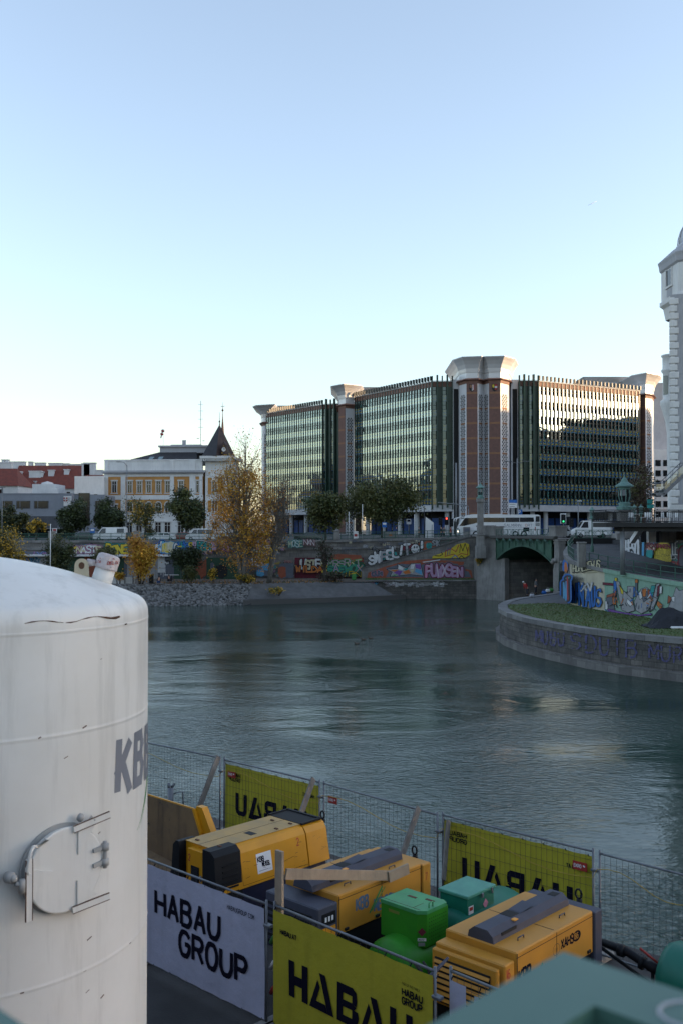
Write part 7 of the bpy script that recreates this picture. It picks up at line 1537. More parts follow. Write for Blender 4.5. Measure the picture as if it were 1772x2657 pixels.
# -- timber stack, dumper skip, pump post
tsr = yroot('timber_stack', 'stack of weathered grey timber blocks behind the yellow front banner', 'timber', 1.0, .85); g = random.Random(6)
for k in range(9): b = MB(); x = -.75 + k * .17; h = .95 + g.uniform(-.12, .05); b.cbox(x, g.uniform(-.05, .05), 0, x + .15, .28, h, .01); b.cbox(x + .02, .3, 0, x + .16, .5, h + g.uniform(-.2, .1), .01); b.build('block', 'timber_grey', tsr)
b = MB(); g = random.Random(61)
sk_ = yroot('dumper_skip', 'yellow dumper skip with worn brown inner plate behind the white banner', 'skip', -6.7, 2.4)
b = MB(); b.xprism([(-2.2, .65), (-2.2, 1.78), (.86, 1.78), (1.12, 1.3), (1.05, .5), (.7, .3)], .72, .78); b.build('back_plate', 'plywood_worn', sk_)
b = MB(); b.add([(-2.2, .72, .66), (.8, .72, .4), (.6, -.7, .1), (-2.2, -.7, .1)], [(0, 1, 2, 3)]); b.build('floor', 'plywood_worn', sk_)
b = MB(); b.beam((-2.2, .76, 1.79), (.87, .76, 1.79), .04, .03); b.beam((.87, .75, 1.79), (1.13, .75, 1.3), .07, .06); b.beam((1.13, .75, 1.3), (1.06, .75, .5), .07, .06); b.xprism([(.75, .9), (.9, 1.85), (1.1, 1.85), (1.5, 1.25), (1.4, .8)], .79, .95); b.beam((.4, -.72, .3), (.95, -.4, .42), .08, .3); b.build('rim', 'machine_yellow', sk_)
b = MB(); b.box(-1.8, .8, .3, .9, 1.6, .8); b.build('chassis', 'machine_black', sk_)
wheels(sk_, 2.2, 1.2, .38)
q = P(443, 2120, 26.0); b = MB(); b.tube([(0, 0, 0), (0, 0, q.z + .95 - QZ - .2)], .075, 10); zt_ = q.z + .75 - QZ; b.tube([(0, 0, zt_ - .05), (-.06, 0, zt_ + .12)], [.07, .03], 8); b.tube([(.02, 0, zt_), (.1, 0, zt_ + .1), (.05, 0, zt_ + .02)], .03, 6); b.tube([(.08, 0, zt_ - .15), (.32, 0, zt_ - .1), (.34, 0, zt_ - .9)], .02, 6)
o = b.build('standpipe', 'galv'); o.location = (q.x, q.y, QZ); tag(o, 'grey standpipe with a bent handle by the water fence', 'pipe')
b = MB(); g = random.Random(7); p0 = Y2(1.95, 1.1, QZ); pts = [(.1 * math.sin(k * .9), -.02 * k + .1 * math.cos(k * .7), 1.35 - .1 * k) for k in range(12)]; b.tube(pts, .03, 7); b.tube([(x + .12, y, z + .02) for x, y, z in pts[:9]], .02, 6); o = b.build('hose', 'rubber'); o.location = p0 + Vector((.15, -.1, 0)); tag(o, 'black hose hanging on the front of the green tank', 'hose')
b = MB(); b.tube([(0, 0, 0), (.35, .1, .28), (.62, .22, .5)], [.06, .035, .02], 7); o = b.build('cable', 'machine_grey'); p0 = Y2(2.45, .55, QZ + 1.15); o.location = p0; tag(o, 'grey cable end sticking up before the slatted compressor grille', 'cable')
# litter between the front panels
for i, (z, m, lb) in enumerate(((1.35, 'g_green', 'green bottle wedged in the gap between the front fence panels'), (.95, 'paper', 'crumpled white can in the gap between the front fence panels'), (.55, 'g_red', 'red and white can at knee height in the front fence gap'))):
    b = MB(); b.lathe([(.001, 0), (.035, 0), (.035, .14), (.015, .2), (.015, .24)], n=10); o = b.build('litter', m); p0 = fr0[1].lerp(fr0[2], .5) + Vector((0, .1, 0)); o.location = (p0.x, p0.y, QZ + z); o.rotation_euler = (.5, .4, 0); tag(o, lb, 'litter')
# crack lines of the quay slab
# -- the green parapet the view is taken over
C1, C2 = Vector((-.1, .734, 0)), Vector((.236, 1.07, 0)); v_, u_ = YV, YU; zt = 9.55
par = thing('parapet', 'green painted steel parapet rail close to the viewer, out of focus', 'railing', (C1.x, C1.y, SZ + .1)); T = Matrix.Translation((-C1.x, -C1.y, -SZ - .1)); wr = .085
def plate(p, q, side, z0_, z1_, name, m):
    b = MB(T); P4 = [p, q, q + side, p + side]; ar = (q - p).cross(side).z
    if ar < 0: P4 = P4[::-1]
    b.prism([(v.x, v.y) for v in P4], z0_, z1_); return b.build(name, m, par)
b = MB(T); out_ = [C1 - v_ * 6, C1 + v_ * .0, C2, C2 + v_ * 6]
ring_o = [C1 - v_ * 6, C1, C2, C2 + v_ * 6]; ring_i = [C1 - v_ * 6 - u_ * wr, C1 - u_ * wr + v_ * wr, C2 - u_ * wr + v_ * wr, C2 + v_ * 6 - u_ * wr]
for i in range(3):
    a_, b_, c_, d_ = ring_o[i], ring_o[i + 1], ring_i[i + 1], ring_i[i]
    for z, f in ((zt, False), (zt - .05, True)):
        q = [(*p[:2], z) for p in (a_, b_, c_, d_)]; b.quad(*(q if f else q[::-1]))
    b.quad(*[(p.x, p.y, z) for p, z in ((a_, zt - .05), (b_, zt - .05), (b_, zt), (a_, zt))]); b.quad(*[(p.x, p.y, z) for p, z in ((d_, zt), (c_, zt), (c_, zt - .05), (d_, zt - .05))])
b.build('top_rail', 'rail_green', par)
b = MB(T)
for i in range(3): 
    m0, m1 = (ring_o[i] + ring_i[i]) / 2, (ring_o[i + 1] + ring_i[i + 1]) / 2
    for z in (SZ + .3,): b.beam((*m0[:2], z), (*m1[:2], z), .06, .05)
b.build('bottom_rail', 'rail_green', par)
for i in range(3):
    m0, m1 = (ring_o[i] + ring_i[i]) / 2, (ring_o[i + 1] + ring_i[i + 1]) / 2; n = max(1, int((m1 - m0).length / .6))
    for k in range(n + 1): c = m0.lerp(m1, k / n); b = MB(T); b.beam((c.x, c.y, SZ + .3), (c.x, c.y, zt - .05), .03); b.build('baluster', 'rail_green', par)
b = MB(T); cc = C2 + v_ * .16 - u_ * .04; b.tube([(cc.x + .03 * math.cos(t), cc.y + .025 * math.sin(t), zt + .0005) for t in [k * .45 for k in range(13)]], .002, 5); b.build('paint_ring', 'plaster_grey', par)

# ---------------------------------------------------------------- vehicles
def wheel_at(root, x, y, r, m='tyre', w=.24):
    M = Matrix.Translation((x, y, r)) @ Matrix.Rotation(R(90), 4, 'X'); b = MB(M); b.lathe([(r * .55, -w / 2), (r * .92, -w / 2), (r, -w / 3), (r, w / 3), (r * .92, w / 2), (r * .55, w / 2)], n=18); t = b.build('wheel', m, root)
    b = MB(M); b.lathe([(.001, -w * .4), (r * .58, -w * .42), (r * .58, w * .42), (.001, w * .4)], n=14); b.build('rim', 'galv', t)
def vehicle(name, label, cat, loc, rz, L, Wd, prof, wins, paint, wr, axles, group=None, lights=True, screens=()):
    """prof: side outline (x along the length, front at -x); wins: side window outlines"""
    root = thing(name, label, cat, loc, rz, group); h = Wd / 2
    b = MB(); n = len(prof); zt = max(z for x, z in prof)
    tap = lambda z: h * (1 - .13 * max(0, (z - zt * .55) / (zt * .45)))       # tumblehome
    b.add([(x, -tap(z), z) for x, z in prof] + [(x, tap(z), z) for x, z in prof], [tuple(range(n)), tuple(range(2 * n - 1, n - 1, -1))] + [(i, n + i, n + (i + 1) % n, (i + 1) % n) for i in range(n)]); b.build('body', paint, root)
    for w in wins:
        for s in (-1, 1): b = MB(); b.add([(x, s * (tap(z) + .012), z) for x, z in w], [tuple(range(len(w)))]); b.build('window', 'window_dark', root)
    for x0, z0, x1, z1 in screens: b = MB(); o = -.02 if x0 < 0 else .02; b.add([(x0 + o, -h * .82, z0), (x0 + o, h * .82, z0), (x1 + o, h * .74, z1), (x1 + o, -h * .74, z1)], [(0, 1, 2, 3)]); b.build('windscreen', 'window_dark', root)
    for x in axles:
        for s in (-1, 1): wheel_at(root, x, s * (h - .1), wr)
    return root
def car_prof(L, H, boot=.5):
    f = -L / 2; return [(f, .3), (f - .03, .55), (f + .1, .78), (f + L * .27, .92), (f + L * .42, H - .05), (f + L * .55, H), (f + L * (.8 if boot < .3 else .72), H - .04), (f + L * (.96 if boot < .3 else .86), .98), (f + L - .05, .9), (f + L, .55), (f + L - .05, .28)]
def car(name, label, px, py, Y, L, H, paint, rz=0., boot=.5, group='cars parked along the far quay'):
    q = P(px, py, Y); f = -L / 2; p = car_prof(L, H, boot)
    w = [[(f + L * .31, .95), (f + L * .43, H - .1), (f + L * .54, H - .07), (f + L * .54, .95)], [(f + L * .56, .95), (f + L * .56, H - .07), (f + L * (.78 if boot < .3 else .7), H - .1), (f + L * (.9 if boot < .3 else .8), .97)]]
    z = 8.22 if q.x < 0 else 8.87
    v = vehicle(name, label, 'car', (q.x, Y, z), rz, L, 1.75, p, w, paint, .31, (f + L * .19, f + L * .81), group, screens=((f + L * .28, .95, f + L * .42, H - .08),))
    for s in (-1, 1): b = MB(); b.cbox(L / 2 - .06, s * .72 - .12, .68, L / 2 + .01, s * .72 + .12, .82, .01); b.build('tail_light', 'tail_light' if 'dark green' in label else 'g_red', v); b = MB(); b.cbox(f - .03, s * .65 - .14, .6, f + .03, s * .65 + .14, .74, .01); b.build('headlight', 'plaster_white', v)
    return v
car('parked_car', 'dark green parked car with lit red tail light behind the quay railing', 322, 1396, 156, 4.3, 1.42, 'car_dark')
car('parked_car', 'low white parked car behind the quay wall below the ochre palace', 424, 1396, 156.5, 4.2, 1.38, 'white_paint')
car('parked_car', 'dark red parked car under the tall dark green street tree', 471, 1396, 157, 4.4, 1.42, 'car_red')
car('parked_car', 'dark parked car behind the railing left of the rounded green tree', 800, 1392, 156, 4.3, 1.42, 'car_dark')
car('parked_car', 'dark parked car behind the railing in front of the grey building', 215, 1396, 157, 4.3, 1.42, 'car_dark')
car('parked_car', 'silver car on the bridge road behind the stone parapet block', 1452, 1376, 140, 4.3, 1.5, 'car_silver')
VP = [(-2.5, .35), (-2.55, .8), (-2.3, 1.05), (-1.75, 1.2), (-1.15, 1.95), (-.9, 2.02), (2.3, 2.02), (2.48, 1.9), (2.52, .6), (2.45, .35)]
def van(label, px, Y, paint, wins, sc=1., H=1., rz=0., z=8.22):
    q = P(px, 1390, Y); return vehicle('van', label, 'van', (q.x, Y, z), rz, 5, 1.95, [(x * sc, zz * H) for x, zz in VP], [[(x * sc, zz * H) for x, zz in w] for w in wins], paint, .34, (-1.6 * sc, 1.5 * sc), 'vans along the far street', screens=((-1.72 * sc, 1.22 * H, -1.16 * sc, 1.92 * H),))
cabw = [(-1.6, 1.2), (-1.1, 1.86), (-.55, 1.88), (-.55, 1.2)]
van('white delivery van with a dark rear side window behind the quay railing', 287, 155.5, 'white_paint', [cabw, [(1.2, 1.25), (1.2, 1.85), (2.3, 1.85), (2.3, 1.25)]], 1., 1.08)
van('white people carrier with dark side windows beside the golden poplar', 522, 155.5, 'white_paint', [cabw, [(-.45, 1.2), (-.45, 1.88), (.9, 1.88), (.9, 1.2)], [(1.0, 1.2), (1.0, 1.88), (2.2, 1.86), (2.3, 1.2)]], .9, .98)
van('white panel van on the bridge road before the blue arcade', 1532, 138, 'white_paint', [cabw], 1.0, 1.2, z=8.86)
# the coach
q = P(1292, 1380, 152); bus = thing('coach', 'long white touring coach with tinted windows crossing behind the stone lantern column', 'bus', (q.x, 152, 8.87), 0)
Lb, hb = 12.4, 1.27; f = -Lb / 2
bp_ = [(f, .35), (f - .05, 1.2), (f + .22, 1.9), (f + .95, 3.0), (f + 1.5, 3.35), (f + 2.2, 3.5), (f + 6.4, 3.55), (f + 6.8, 3.46), (Lb / 2 - .35, 3.45), (Lb / 2 - .02, 3.25), (Lb / 2, .5), (Lb / 2 - .15, .35)]
b = MB(); n = len(bp_); b.add([(x, -hb, z) for x, z in bp_] + [(x, hb, z) for x, z in bp_], [tuple(range(n)), tuple(range(2 * n - 1, n - 1, -1))] + [(i, n + i, n + (i + 1) % n, (i + 1) % n) for i in range(n)]); b.build('body', 'white_paint', bus)
for w in ([(f + .12, 1.75), (f + .95, 2.92), (f + 3.2, 2.98), (f + 3.2, 2.3), (f + .9, 1.75)], [(f + 3.3, 2.3), (f + 3.3, 2.98), (f + 7.0, 2.98), (f + 7.0, 2.3)], [(f + 7.08, 2.3), (f + 7.08, 3.0), (f + 9.2, 3.0), (f + 9.2, 2.32)], [(f + 9.26, 2.32), (f + 9.26, 3.0), (f + 11.35, 3.02), (f + 11.45, 2.45), (f + 11.3, 2.34)]):
    for s in (-1, 1): b = MB(); b.add([(x, s * (hb + .012), z) for x, z in w], [tuple(range(len(w)))]); b.build('window', 'window_dark', bus)
b = MB(); b.add([(f - .03, -hb * .92, 1.3), (f - .03, hb * .92, 1.3), (f + .93, hb * .9, 3.0), (f + .93, -hb * .9, 3.0)], [(0, 1, 2, 3)]); b.build('windscreen', 'window_dark', bus)
b = MB(); b.add([(Lb / 2 + .012, -hb * .85, 2.2), (Lb / 2 + .012, hb * .85, 2.2), (Lb / 2 - .0, hb * .8, 3.2), (Lb / 2 - .0, -hb * .8, 3.2)], [(0, 1, 2, 3)]); b.add([(Lb / 2 - .75, -hb - .013, 2.35), (Lb / 2 - .12, -hb - .013, 2.35), (Lb / 2 - .12, -hb - .013, 3.2), (Lb / 2 - .7, -hb - .013, 3.2)], [(0, 1, 2, 3)]); b.build('rear_window', 'window_dark', bus)
b = MB()
for k in range(3): b.box(Lb / 2 - .75, -hb - .02, 1.75 + k * .18, Lb / 2 - .1, -hb, 1.84 + k * .18)
b.build('vent', 'machine_black', bus)
for s in (-1, 1): b = MB(); b.tube([(f + .75, s * (hb - .1), 3.0), (f + .2, s * (hb + .12), 3.05), (f - .3, s * (hb + .15), 2.85), (f - .42, s * (hb + .15), 2.4)], [.06, .06, .07, .1], 6); b.build('mirror_arm', 'white_paint', bus)
b = MB(); b.cbox(f - .06, -.95, .8, f + .02, -.65, .98, .02); b.build('headlight', 'head_light', bus); b = MB(); b.cbox(f - .06, .65, .8, f + .02, .95, .98, .02); b.build('headlight', 'plaster_white', bus)
b = MB(); b.box(Lb / 2 - .85, -hb - .016, 1.0, Lb / 2 - .72, -hb, 1.6); b.build('tail_light', 'g_red', bus)
b = MB(); fr = Frame(b, lambda s, t, d: (s, -hb - .005 - d, t), 4e-5); x = fr.text('SALMANGART'.replace('GART', 'N'), f + 6.9, 1.62, .3, .42, 0, .13, .25); b.k = 1; fr.text('O', f + 10.1, 1.62, .28, .4, 1, .12); fr.text('RT', f + 10.5, 1.62, .28, .4, 0, .13); fr.line([(f + 6.8, 1.5), (f + 11, 1.5)], .03, 0); b.build('lettering', ['ink_grey', 'g_orange'], bus)
b = MB(); b.box(f + 9.8, -hb - .014, .9, f + 10.7, -hb, 1.5); b.build('engine_grille', 'machine_black', bus)
for x in (f + 2.6, f + 8.6, f + 9.9):
    for s in (-1, 1): wheel_at(bus, x, s * (hb - .14), .5, w=.3)

# ---------------------------------------------------------------- street furniture
def pole_thing(name, label, cat, px, Y, z0, h, r=.06, m='pole_grey', group=None):
    q = P(px, 1390, Y); root = thing(name, label, cat, (q.x, Y, z0), 0, group); b = MB(); b.tube([(0, 0, 0), (0, 0, h)], [r, r * .7], 8); b.build('pole', m, root); return root
r = pole_thing('street_lamp', 'tall double armed steel street lamp before the brick tower and dark slot', 'street lamp', 1342, 156, 8.85, 20.6 - 8.85 + .6, .14)
for s in (-1, 1): b = MB(); b.tube([(0, 0, 11.6), (s * .7, 0, 11.75), (s * 1.0, 0, 11.9)], .05, 6); b.cbox(s * 1.35 - .5, -.14, 11.85, s * 1.35 + .5, .14, 11.98, .03); b.build('lamp_head', 'galv', r)
r = pole_thing('street_lamp', 'thin curved street lamp in front of the ochre palace windows', 'street lamp', 329, 160, 8.2, 12.2, .09); b = MB(); b.tube([(0, 0, 12.1), (-.5, 0, 12.7), (-1.2, 0, 12.75)], .05, 6); b.cbox(-1.7, -.12, 12.7, -1.1, .12, 12.8, .02); b.build('lamp_head', 'galv', r)
r = pole_thing('street_lamp', 'grey lamp post at the left edge before the grey building', 'street lamp', 5, 158, 8.2, 8.5, .1); b = MB(); b.cbox(-.4, -.1, 8.5, .5, .1, 8.6, .02); b.build('lamp_head', 'galv', r)
r = pole_thing('street_lamp', 'short grey lamp post with a small white head before the right glass wing', 'street lamp', 1500, 138, 8.85, 5.1, .08); b = MB(); b.cbox(-.1, -.1, 5.1, .5, .1, 5.22, .02); b.build('lamp_head', 'white_paint', r)
r = pole_thing('flag_pole', 'plain white pole standing on the beach by the upright dark shrub', 'pole', 131, 137, 2.6, zpx(1361, 137) - 2.6, .07, 'white_paint')
b = MB(); b.ball((0, 0, zpx(1361, 137) - 2.6), .09, 5); b.build('finial', 'white_paint', r)
r = pole_thing('road_sign', 'blue and white direction sign board on the double armed lamp side', 'sign', 1343, 155.2, 8.85, 6.8, .05); z = zpx(1297, 155.2) - 8.85
b = MB(); b.box(-1.38, -.06, z - .45, -.1, -.02, z + .02); b.build('blue_board', 'g_blue', r); b = MB(); b.box(-1.38, -.06, z - 1.25, -.1, -.02, z - .48); b.k = 1; b.box(-1.3, -.066, z - .72, -.4, -.061, z - .66); b.box(-1.3, -.066, z - 1.05, -.5, -.061, z - .99); b.build('white_board', ['plaster_white', 'ink'], r)
r = pole_thing('road_sign', 'blue square parking sign behind the coach roof', 'sign', 1348, 157, 8.85, 4.2, .05); z = zpx(1322, 157) - 8.85; b = MB(); b.box(-.45, -.06, z - .85, .4, -.02, z); b.k = 1; fr = Frame(b, lambda s, t, d: (s, -.061 - d, t), 4e-5); fr.text('P', -.2, z - .68, .3, .5, 1, .2); b.build('board', ['g_blue', 'plaster_white'], r)
def signal(label, px, py, Y, lit, board=True):
    r = pole_thing('traffic_light', label, 'traffic light', px, Y, 8.85 if px > 1240 else 8.6, zpx(py, Y) - 8.6, .06, group='traffic lights at the junction'); z = zpx(py, Y) - (8.85 if px > 1240 else 8.6)
    if board: b = MB(); b.cbox(-.42, .0, z - .7, .42, .03, z + .75, .01); b.build('backing_board', 'white_paint', r)
    b = MB(); b.cbox(-.3, -.18, z - .62, .3, -.002, z + .62, .03); b.build('housing', 'machine_black', r)
    for k, nm in enumerate(('green', 'amber', 'red')): b = MB(Matrix.Translation((0, -.185, z - .38 + .38 * k)) @ Matrix.Rotation(R(90), 4, 'X')); b.lathe([(.001, .03), (.13, .02), (.13, 0)], n=12); b.build('lamp', ('signal_' + nm) if lit == nm else 'black_void', r)
signal('traffic light with white backing board showing green beside the van', 1461, 1346, 141, 'green'); signal('small traffic light with a white top beside the green street lamp', 1473, 1352, 142, None, False)
signal('traffic light with white backing board above the coach roof', 1339, 1326, 158, None); signal('traffic light showing red left of the coach', 1158, 1352, 158, 'red', False); signal('dark traffic light left of the white sail sign', 1142, 1352, 157, None, False); signal('dark traffic light under the curved mast arm', 1170, 1356, 157, None, False); signal('dark traffic light above the ramp railing by the green post', 1482, 1356, 140, None, False)
r = pole_thing('signal_mast', 'curved grey mast arm reaching over the street left of the coach', 'mast', 1215, 156, 8.8, 4.6, .09); b = MB(); b.tube([(0, 0, 4.5), (-.1, 0, 4.9), (-.5, 0, 5.1), (-4.8, 0, 5.5)], .07, 7); b.build('arm', 'pole_grey', r)
r = pole_thing('street_lamp', 'tall grey mast left of the coach before the dark building slot', 'mast', 1183, 160, 8.8, 12.0, .17)
q = P(1114, 1390, 156); b = MB(); b.xprism([(-.7, 0), (.62, 0), (.62, 2.5), (-.62, 3.4)], -.1, .1); b.k = 1; b.box(.3, -.106, .2, .5, -.101, 2.2); o = b.build('sail_sign', ['plaster_white', 'plaster_grey']); o.location = (q.x, 156, 8.65); tag(o, 'white slanted sail shaped sign beside the traffic lights', 'sign')
q = P(1210, 1390, 150.5); b = MB(); b.cbox(-.5, -.3, 0, .5, .3, 1.6, .04); b.k = 1; b.box(-.4, -.306, .9, .4, -.301, 1.4); o = b.build('cabinet', ['stone_block', 'g_slate']); o.location = (q.x, 150.5, 8.85); tag(o, 'grey switch cabinet with stickers at the coach front', 'cabinet')
q = P(1012, 1396, 150); b = MB(); b.cbox(-1.1, -.3, 0, 1.1, .3, 1.25, .04); b.k = 1; b.box(-.2, -.306, .6, .25, -.301, .9); o = b.build('cabinet', ['stone_block', 'g_orange']); o.location = (q.x, 150, 8.5); tag(o, 'wide stone cabinet with an orange plate behind the quay railing', 'cabinet')
q = P(923, 1396, 149.5); b = MB(); b.cbox(-.35, -.05, .2, .35, .05, 1.3, .01); b.k = 1; b.box(-.25, -.056, .5, .2, -.051, .9); o = b.build('notice_board', ['plaster_white', 'g_red']); o.location = (q.x, 149.3, 8.5); tag(o, 'white notice board fixed to the quay railing below the green tree', 'sign')
for px, py, mm, lb in ((142, 1376, ('plaster_white', 'g_red'), 'white road sign with red marking above the beach pole'), (240, 1376, ('g_blue', 'plaster_white'), 'blue and white road sign between the two dark street trees'), (997, 1360, ('g_blue', 'plaster_white'), 'small blue street sign below the broad green tree'), (1060, 1352, ('plaster_grey', 'ink'), 'round grey backed street sign near the blue arcade')):
    r = pole_thing('road_sign', lb, 'sign', px, 153.2, 8.3, zpx(py, 153.2) - 8.3, .04); z = zpx(py, 153.2) - 8.3; b = MB(); b.box(-.36, -.05, z - .5, .36, -.02, z + .3); b.k = 1; b.box(-.25, -.056, z - .1, .25, -.051, z + .2); b.build('board', [mm[0], mm[1]], r)
for i, px in enumerate((905, 940, 1075, 1100)): r = pole_thing('pole', ('thin pale pole below the broad tree, nearest the stone pier', 'white pole below the broad green tree', 'white pole before the blue arcade', 'thin dark pole by the sail sign')[i], 'pole', px, 154, 8.4, (4.4, 5.6, 4.0, 5)[i], .07, 'plaster_white' if i < 3 else 'iron')

# beach bar bits
q = P(446, 1490, 141); root = thing('beach_table', 'narrow white topped bar table on the sandy beach', 'table', (q.x, 141, 2.6)); b = MB(); b.cbox(-1.0, -.3, .98, 1.0, .3, 1.06, .02); b.build('tabletop', 'plaster_white', root)
b = MB(); b.cbox(-.07, -.07, 0, .07, .07, .98, .01); b.build('leg', 'iron', root)
for i, (x0, x1, lb) in enumerate(((372, 470, 'white tube frame of a goal like stand on the beach left of the bar table'), (143, 225, 'low wire fence with steel posts beside the upright dark shrub'))):
    A, B_ = P(x0, 1490, 143), P(x1, 1490, 143); root = thing('tube_frame', lb, 'frame', (A.x, 143, 2.6)); L = B_.x - A.x; b = MB(); b.tube([(0, 0, 1.9), (L, 0, 1.9)], .03, 5); b.build('top_tube', 'galv', root)
    for k in range(4): b = MB(); b.tube([(L * k / 3, 0, 0), (L * k / 3, 0, 1.9)], .03, 5); b.build('leg', 'galv', root)
for i, (px, Y) in enumerate(((290, 138), (325, 138), (346, 138))): pole_thing('fence_post', ('dark fence post on the beach, leftmost behind the tank pipe', 'dark fence post on the beach, left of the small golden tree', 'dark fence post right behind the small golden tree')[i], 'post', px, Y, 2.55, 1.1, .07, 'iron')
q0, q1 = P(286, 1510, 138.3), P(350, 1510, 138.3); b = MB(); b.box(q0.x, 138.2, 2.5, q1.x, 138.35, 3.45); o = b.build('low_wall', 'plaster_white'); tag(o, 'low white board wall on the beach behind the fence posts', 'wall')
q = P(508 / 1 + 0, 1510, 139); b = MB(); b.cbox(-.3, -.3, 0, .3, .3, .9, .04); b.k = 1; b.cbox(-.32, -.32, .9, .32, .32, 1.0, .02); q = P(918, 1497, 144.6); o = b.build('litter_bin', ['g_green', 'g_yellow']); o.location = (q.x, 145.2, 2.72); tag(o, 'green and yellow litter bin below the maroon graffiti', 'bin')
q = P(393, 1505, 138); b = MB(); b.cbox(-.28, -.28, 0, .28, .28, 1.15, .05); b.cbox(-.32, -.32, 1.15, .32, .32, 1.25, .03); o = b.build('litter_bin', 'iron'); o.location = (q.x, 138, 2.58); tag(o, 'dark litter bin at the foot of the small golden tree', 'bin')

# ---------------------------------------------------------------- people
def person(label, loc, rz, joints, cloth, legs, skin='skin', hair='hair', held=None):
    """one skinned body; clothing and hair are shells over it. joints: dict of name -> (x, y, z)"""
    root = thing('person', label, 'person', loc, rz); J = joints
    def sk(name, verts, edges, radii, m, par):
        me = bpy.data.meshes.new(name); me.from_pydata(verts, edges, []); o = bpy.data.objects.new(name, me); COL.objects.link(o); o.parent = par; me.materials.append(MATS[m])
        md = o.modifiers.new('skin', 'SKIN'); md.use_smooth_shade = True
        for i, r_ in enumerate(radii): me.skin_vertices[0].data[i].radius = (r_, r_)
        me.skin_vertices[0].data[0].use_root = True
        s_ = o.modifiers.new('sub', 'SUBSURF'); s_.levels = 1; s_.render_levels = 1; return o
    V = [J[k] for k in ('pelvis', 'chest', 'neck', 'head', 'crown', 'shl', 'ell', 'hal', 'shr', 'elr', 'har', 'kl', 'al', 'tl', 'kr', 'ar', 'tr')]
    E = [(0, 1), (1, 2), (2, 3), (3, 4), (1, 5), (5, 6), (6, 7), (1, 8), (8, 9), (9, 10), (0, 11), (11, 12), (12, 13), (0, 14), (14, 15), (15, 16)]
    body = sk('body', V, E, [.14, .15, .06, .1, .07, .075, .05, .035, .075, .05, .035, .08, .05, .04, .08, .05, .04], skin, root)
    sk('jacket', [V[0], V[1], V[5], V[6], V[7], V[8], V[9], V[10]], [(0, 1), (1, 2), (2, 3), (3, 4), (1, 5), (5, 6), (6, 7)], [.165, .18, .095, .07, .048, .095, .07, .048], cloth, root)
    sk('trousers', [V[0], V[11], V[12], V[14], V[15]], [(0, 1), (1, 2), (0, 3), (3, 4)], [.16, .1, .065, .1, .065], legs, root)
    b = MB(); h = Vector(J['crown']); b.ball(h + Vector((0, .01, 0)), .105, 6, (1, 1.05, .9)); b.build('hair', hair, root)
    for s, k in ((-1, 'tl'), (1, 'tr')): b = MB(); t = Vector(J[k]); b.cbox(t.x - .05, t.y - .1, t.z - .05, t.x + .05, t.y + .12, t.z + .04, .02); b.build('shoe', 'machine_black', root)
    return root
def stand(bend=0., arm=.1): 
    c, s = math.cos(bend), math.sin(bend); t = lambda x, y, z: (x, y * c - (z - .92) * s, .92 + (z - .92) * c + y * s)
    return dict(pelvis=(0, 0, .92), chest=t(0, 0, 1.32), neck=t(0, 0, 1.5), head=t(0, -.02, 1.62), crown=t(0, -.02, 1.7), shl=t(-.19, 0, 1.42), ell=t(-.24, -.06 - arm, 1.14), hal=t(-.2, -.2 - arm, .95), shr=t(.19, 0, 1.42), elr=t(.24, -.06 - arm, 1.14), har=t(.2, -.2 - arm, .95), kl=(-.11, -.03, .5), al=(-.12, .02, .1), tl=(-.12, -.06, .05), kr=(.11, -.03, .5), ar=(.12, .02, .1), tr=(.12, -.06, .05))
def sit(): return dict(pelvis=(0, .1, .28), chest=(0, .02, .66), neck=(0, -.03, .84), head=(0, -.06, .96), crown=(0, -.06, 1.04), shl=(-.19, .02, .76), ell=(-.24, -.16, .52), hal=(-.1, -.34, .5), shr=(.19, .02, .76), elr=(.24, -.16, .52), har=(.1, -.34, .5), kl=(-.14, -.34, .48), al=(-.14, -.42, .1), tl=(-.14, -.52, .05), kr=(.14, -.34, .48), ar=(.14, -.42, .1), tr=(.14, -.52, .05))
q = PG(1368, 1545, PZ); person('person in a red jacket bending over bags on the paved spit under the bridge', (q.x, q.y, PZ - .04), R(-70), stand(.7, .1), 'cloth_red', 'cloth_dark', hair='plaster_white')
q = PG(1389, 1541, PZ); person('person in grey standing beside bags on the paved spit under the bridge', (q.x, q.y, PZ - .04), R(60), stand(.12), 'cloth_grey', 'cloth_dark')
q = P(413, 1522, 135.6); b = MB(); b.cbox(-.4, -.2, 0, .4, .3, .22, .08); o = b.build('boulder', 'rock'); o.location = (q.x, 135.8, 2.55); tag(o, 'flat stone used as a seat above the rocks', 'rock')
person('person in dark jacket and blue trousers sitting above the rocks', (q.x, 135.6, 2.6), 0, sit(), 'cloth_dark', 'cloth_blue')
q = P(438, 1508, 139); b = MB(); b.cbox(-.4, -.2, 0, .4, .3, .22, .08); o = b.build('boulder', 'rock'); o.location = (q.x, 139.2, 2.58); tag(o, 'flat stone used as a seat beside the white bar table', 'rock')
person('person in black crouching beside the white bar table on the beach', (q.x, 139, 2.63), R(40), sit(), 'cloth_dark', 'cloth_dark')
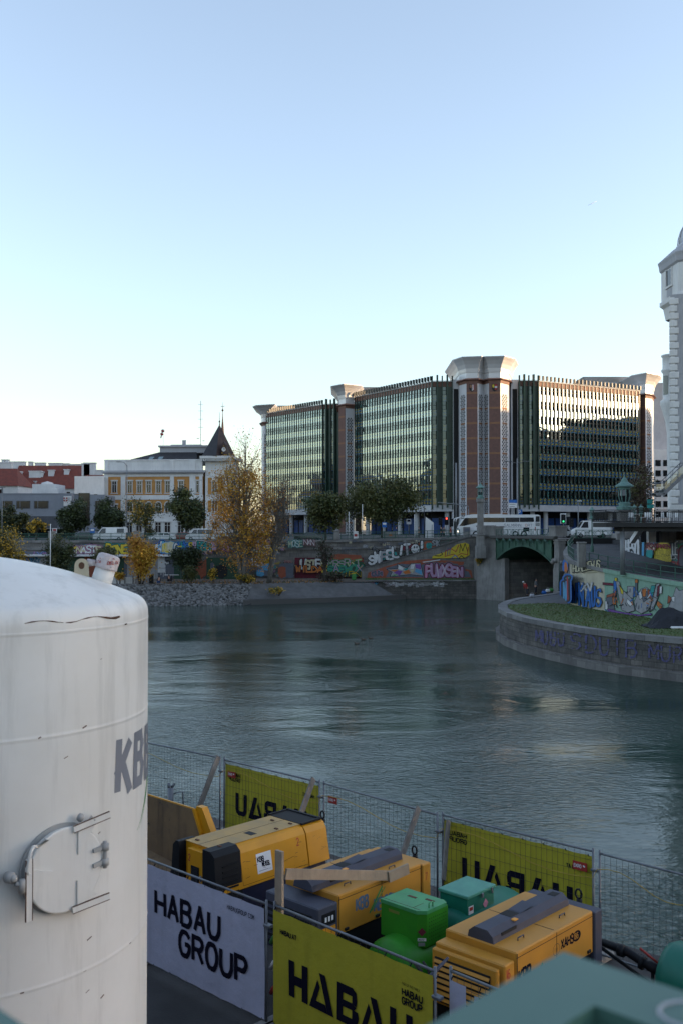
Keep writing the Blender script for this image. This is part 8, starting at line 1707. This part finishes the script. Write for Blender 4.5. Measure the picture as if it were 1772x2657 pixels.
for px, Y, rz, cl, lb in ((1144, 155, 1.2, 'cloth_dark', 'person in dark clothes waiting by the white sail sign'), (1151, 156, .3, 'cloth_grey', 'person in grey waiting by the traffic lights left of the coach'), (1086, 153, 1.5, 'cloth_grey', 'person in grey walking on the far pavement by the thin dark pole'), (1028, 152.5, -1.5, 'cloth_blue', 'person in blue walking behind the wide stone cabinet'), (1168, 154, 1.5, 'cloth_red', 'person in a red top by the switch cabinet left of the coach')):
    q = P(px, 1390, Y); person(lb, (q.x, Y, 8.75), rz, stand(.0, .02), cl, 'cloth_dark')
# bags and things by the stairs
for i, (px, py, m, lb) in enumerate(((1380, 1549, 'plaster_grey', 'grey bag on the paving beside the person in red'), (1411, 1541, 'g_blue', 'blue bag on the paving near the bridge pier'), (1421, 1536, 'plaster_white', 'white canister on the paving below the quay stairs'), (1430, 1534, 'g_green', 'green bottle crate at the foot of the quay stairs'))):
    q = PG(px, py, PZ); b = MB(); b.cbox(-.25, -.2, 0, .25, .2, .35, .09); b.tube([(-.15, 0, .33), (-.1, 0, .5), (.1, 0, .5), (.15, 0, .33)], .02, 5); o = b.build('bag', m); o.location = (q.x, q.y, PZ - .04); tag(o, lb, 'bag')
# ducks on the water
b = MB(); b.ball((0, 0, .03), .2, 6, (1, .55, .5)); b.tube([(-.13, 0, .08), (-.19, 0, .2), (-.2, 0, .24)], [.05, .035, .05], 8); b.tube([(.15, 0, .08), (.27, 0, .13)], [.07, .02], 6); b.tube([(-.22, 0, .24), (-.31, 0, .22)], [.025, .012], 6)
dk = b.build('duck', 'leaf_brown'); tag(dk, 'duck swimming on the canal in the middle of the picture, nearest the viewer of three', 'duck', 'ducks on the canal')
q = PG(925, 1672, 0); dk.location = (*q[:2], 0)
for px, py, lb in ((943, 1661, 'duck swimming on the canal, middle one of three'), (961, 1658, 'duck swimming on the canal, farthest of three')): d2 = dk.copy(); COL.objects.link(d2); q = PG(px, py, 0); d2.location = (*q[:2], 0); d2['label'] = lb
# vapour trail far off
q0, q1 = P(1525, 532, 4000), P(1549, 520, 4000); b = MB(); b.tube([q0, q0.lerp(q1, .5), q1], [.5, .8, .3], 6); o = b.build('vapour_trail', 'plaster_white'); tag(o, 'short thin white vapour trail in the blue sky', 'vapour trail')
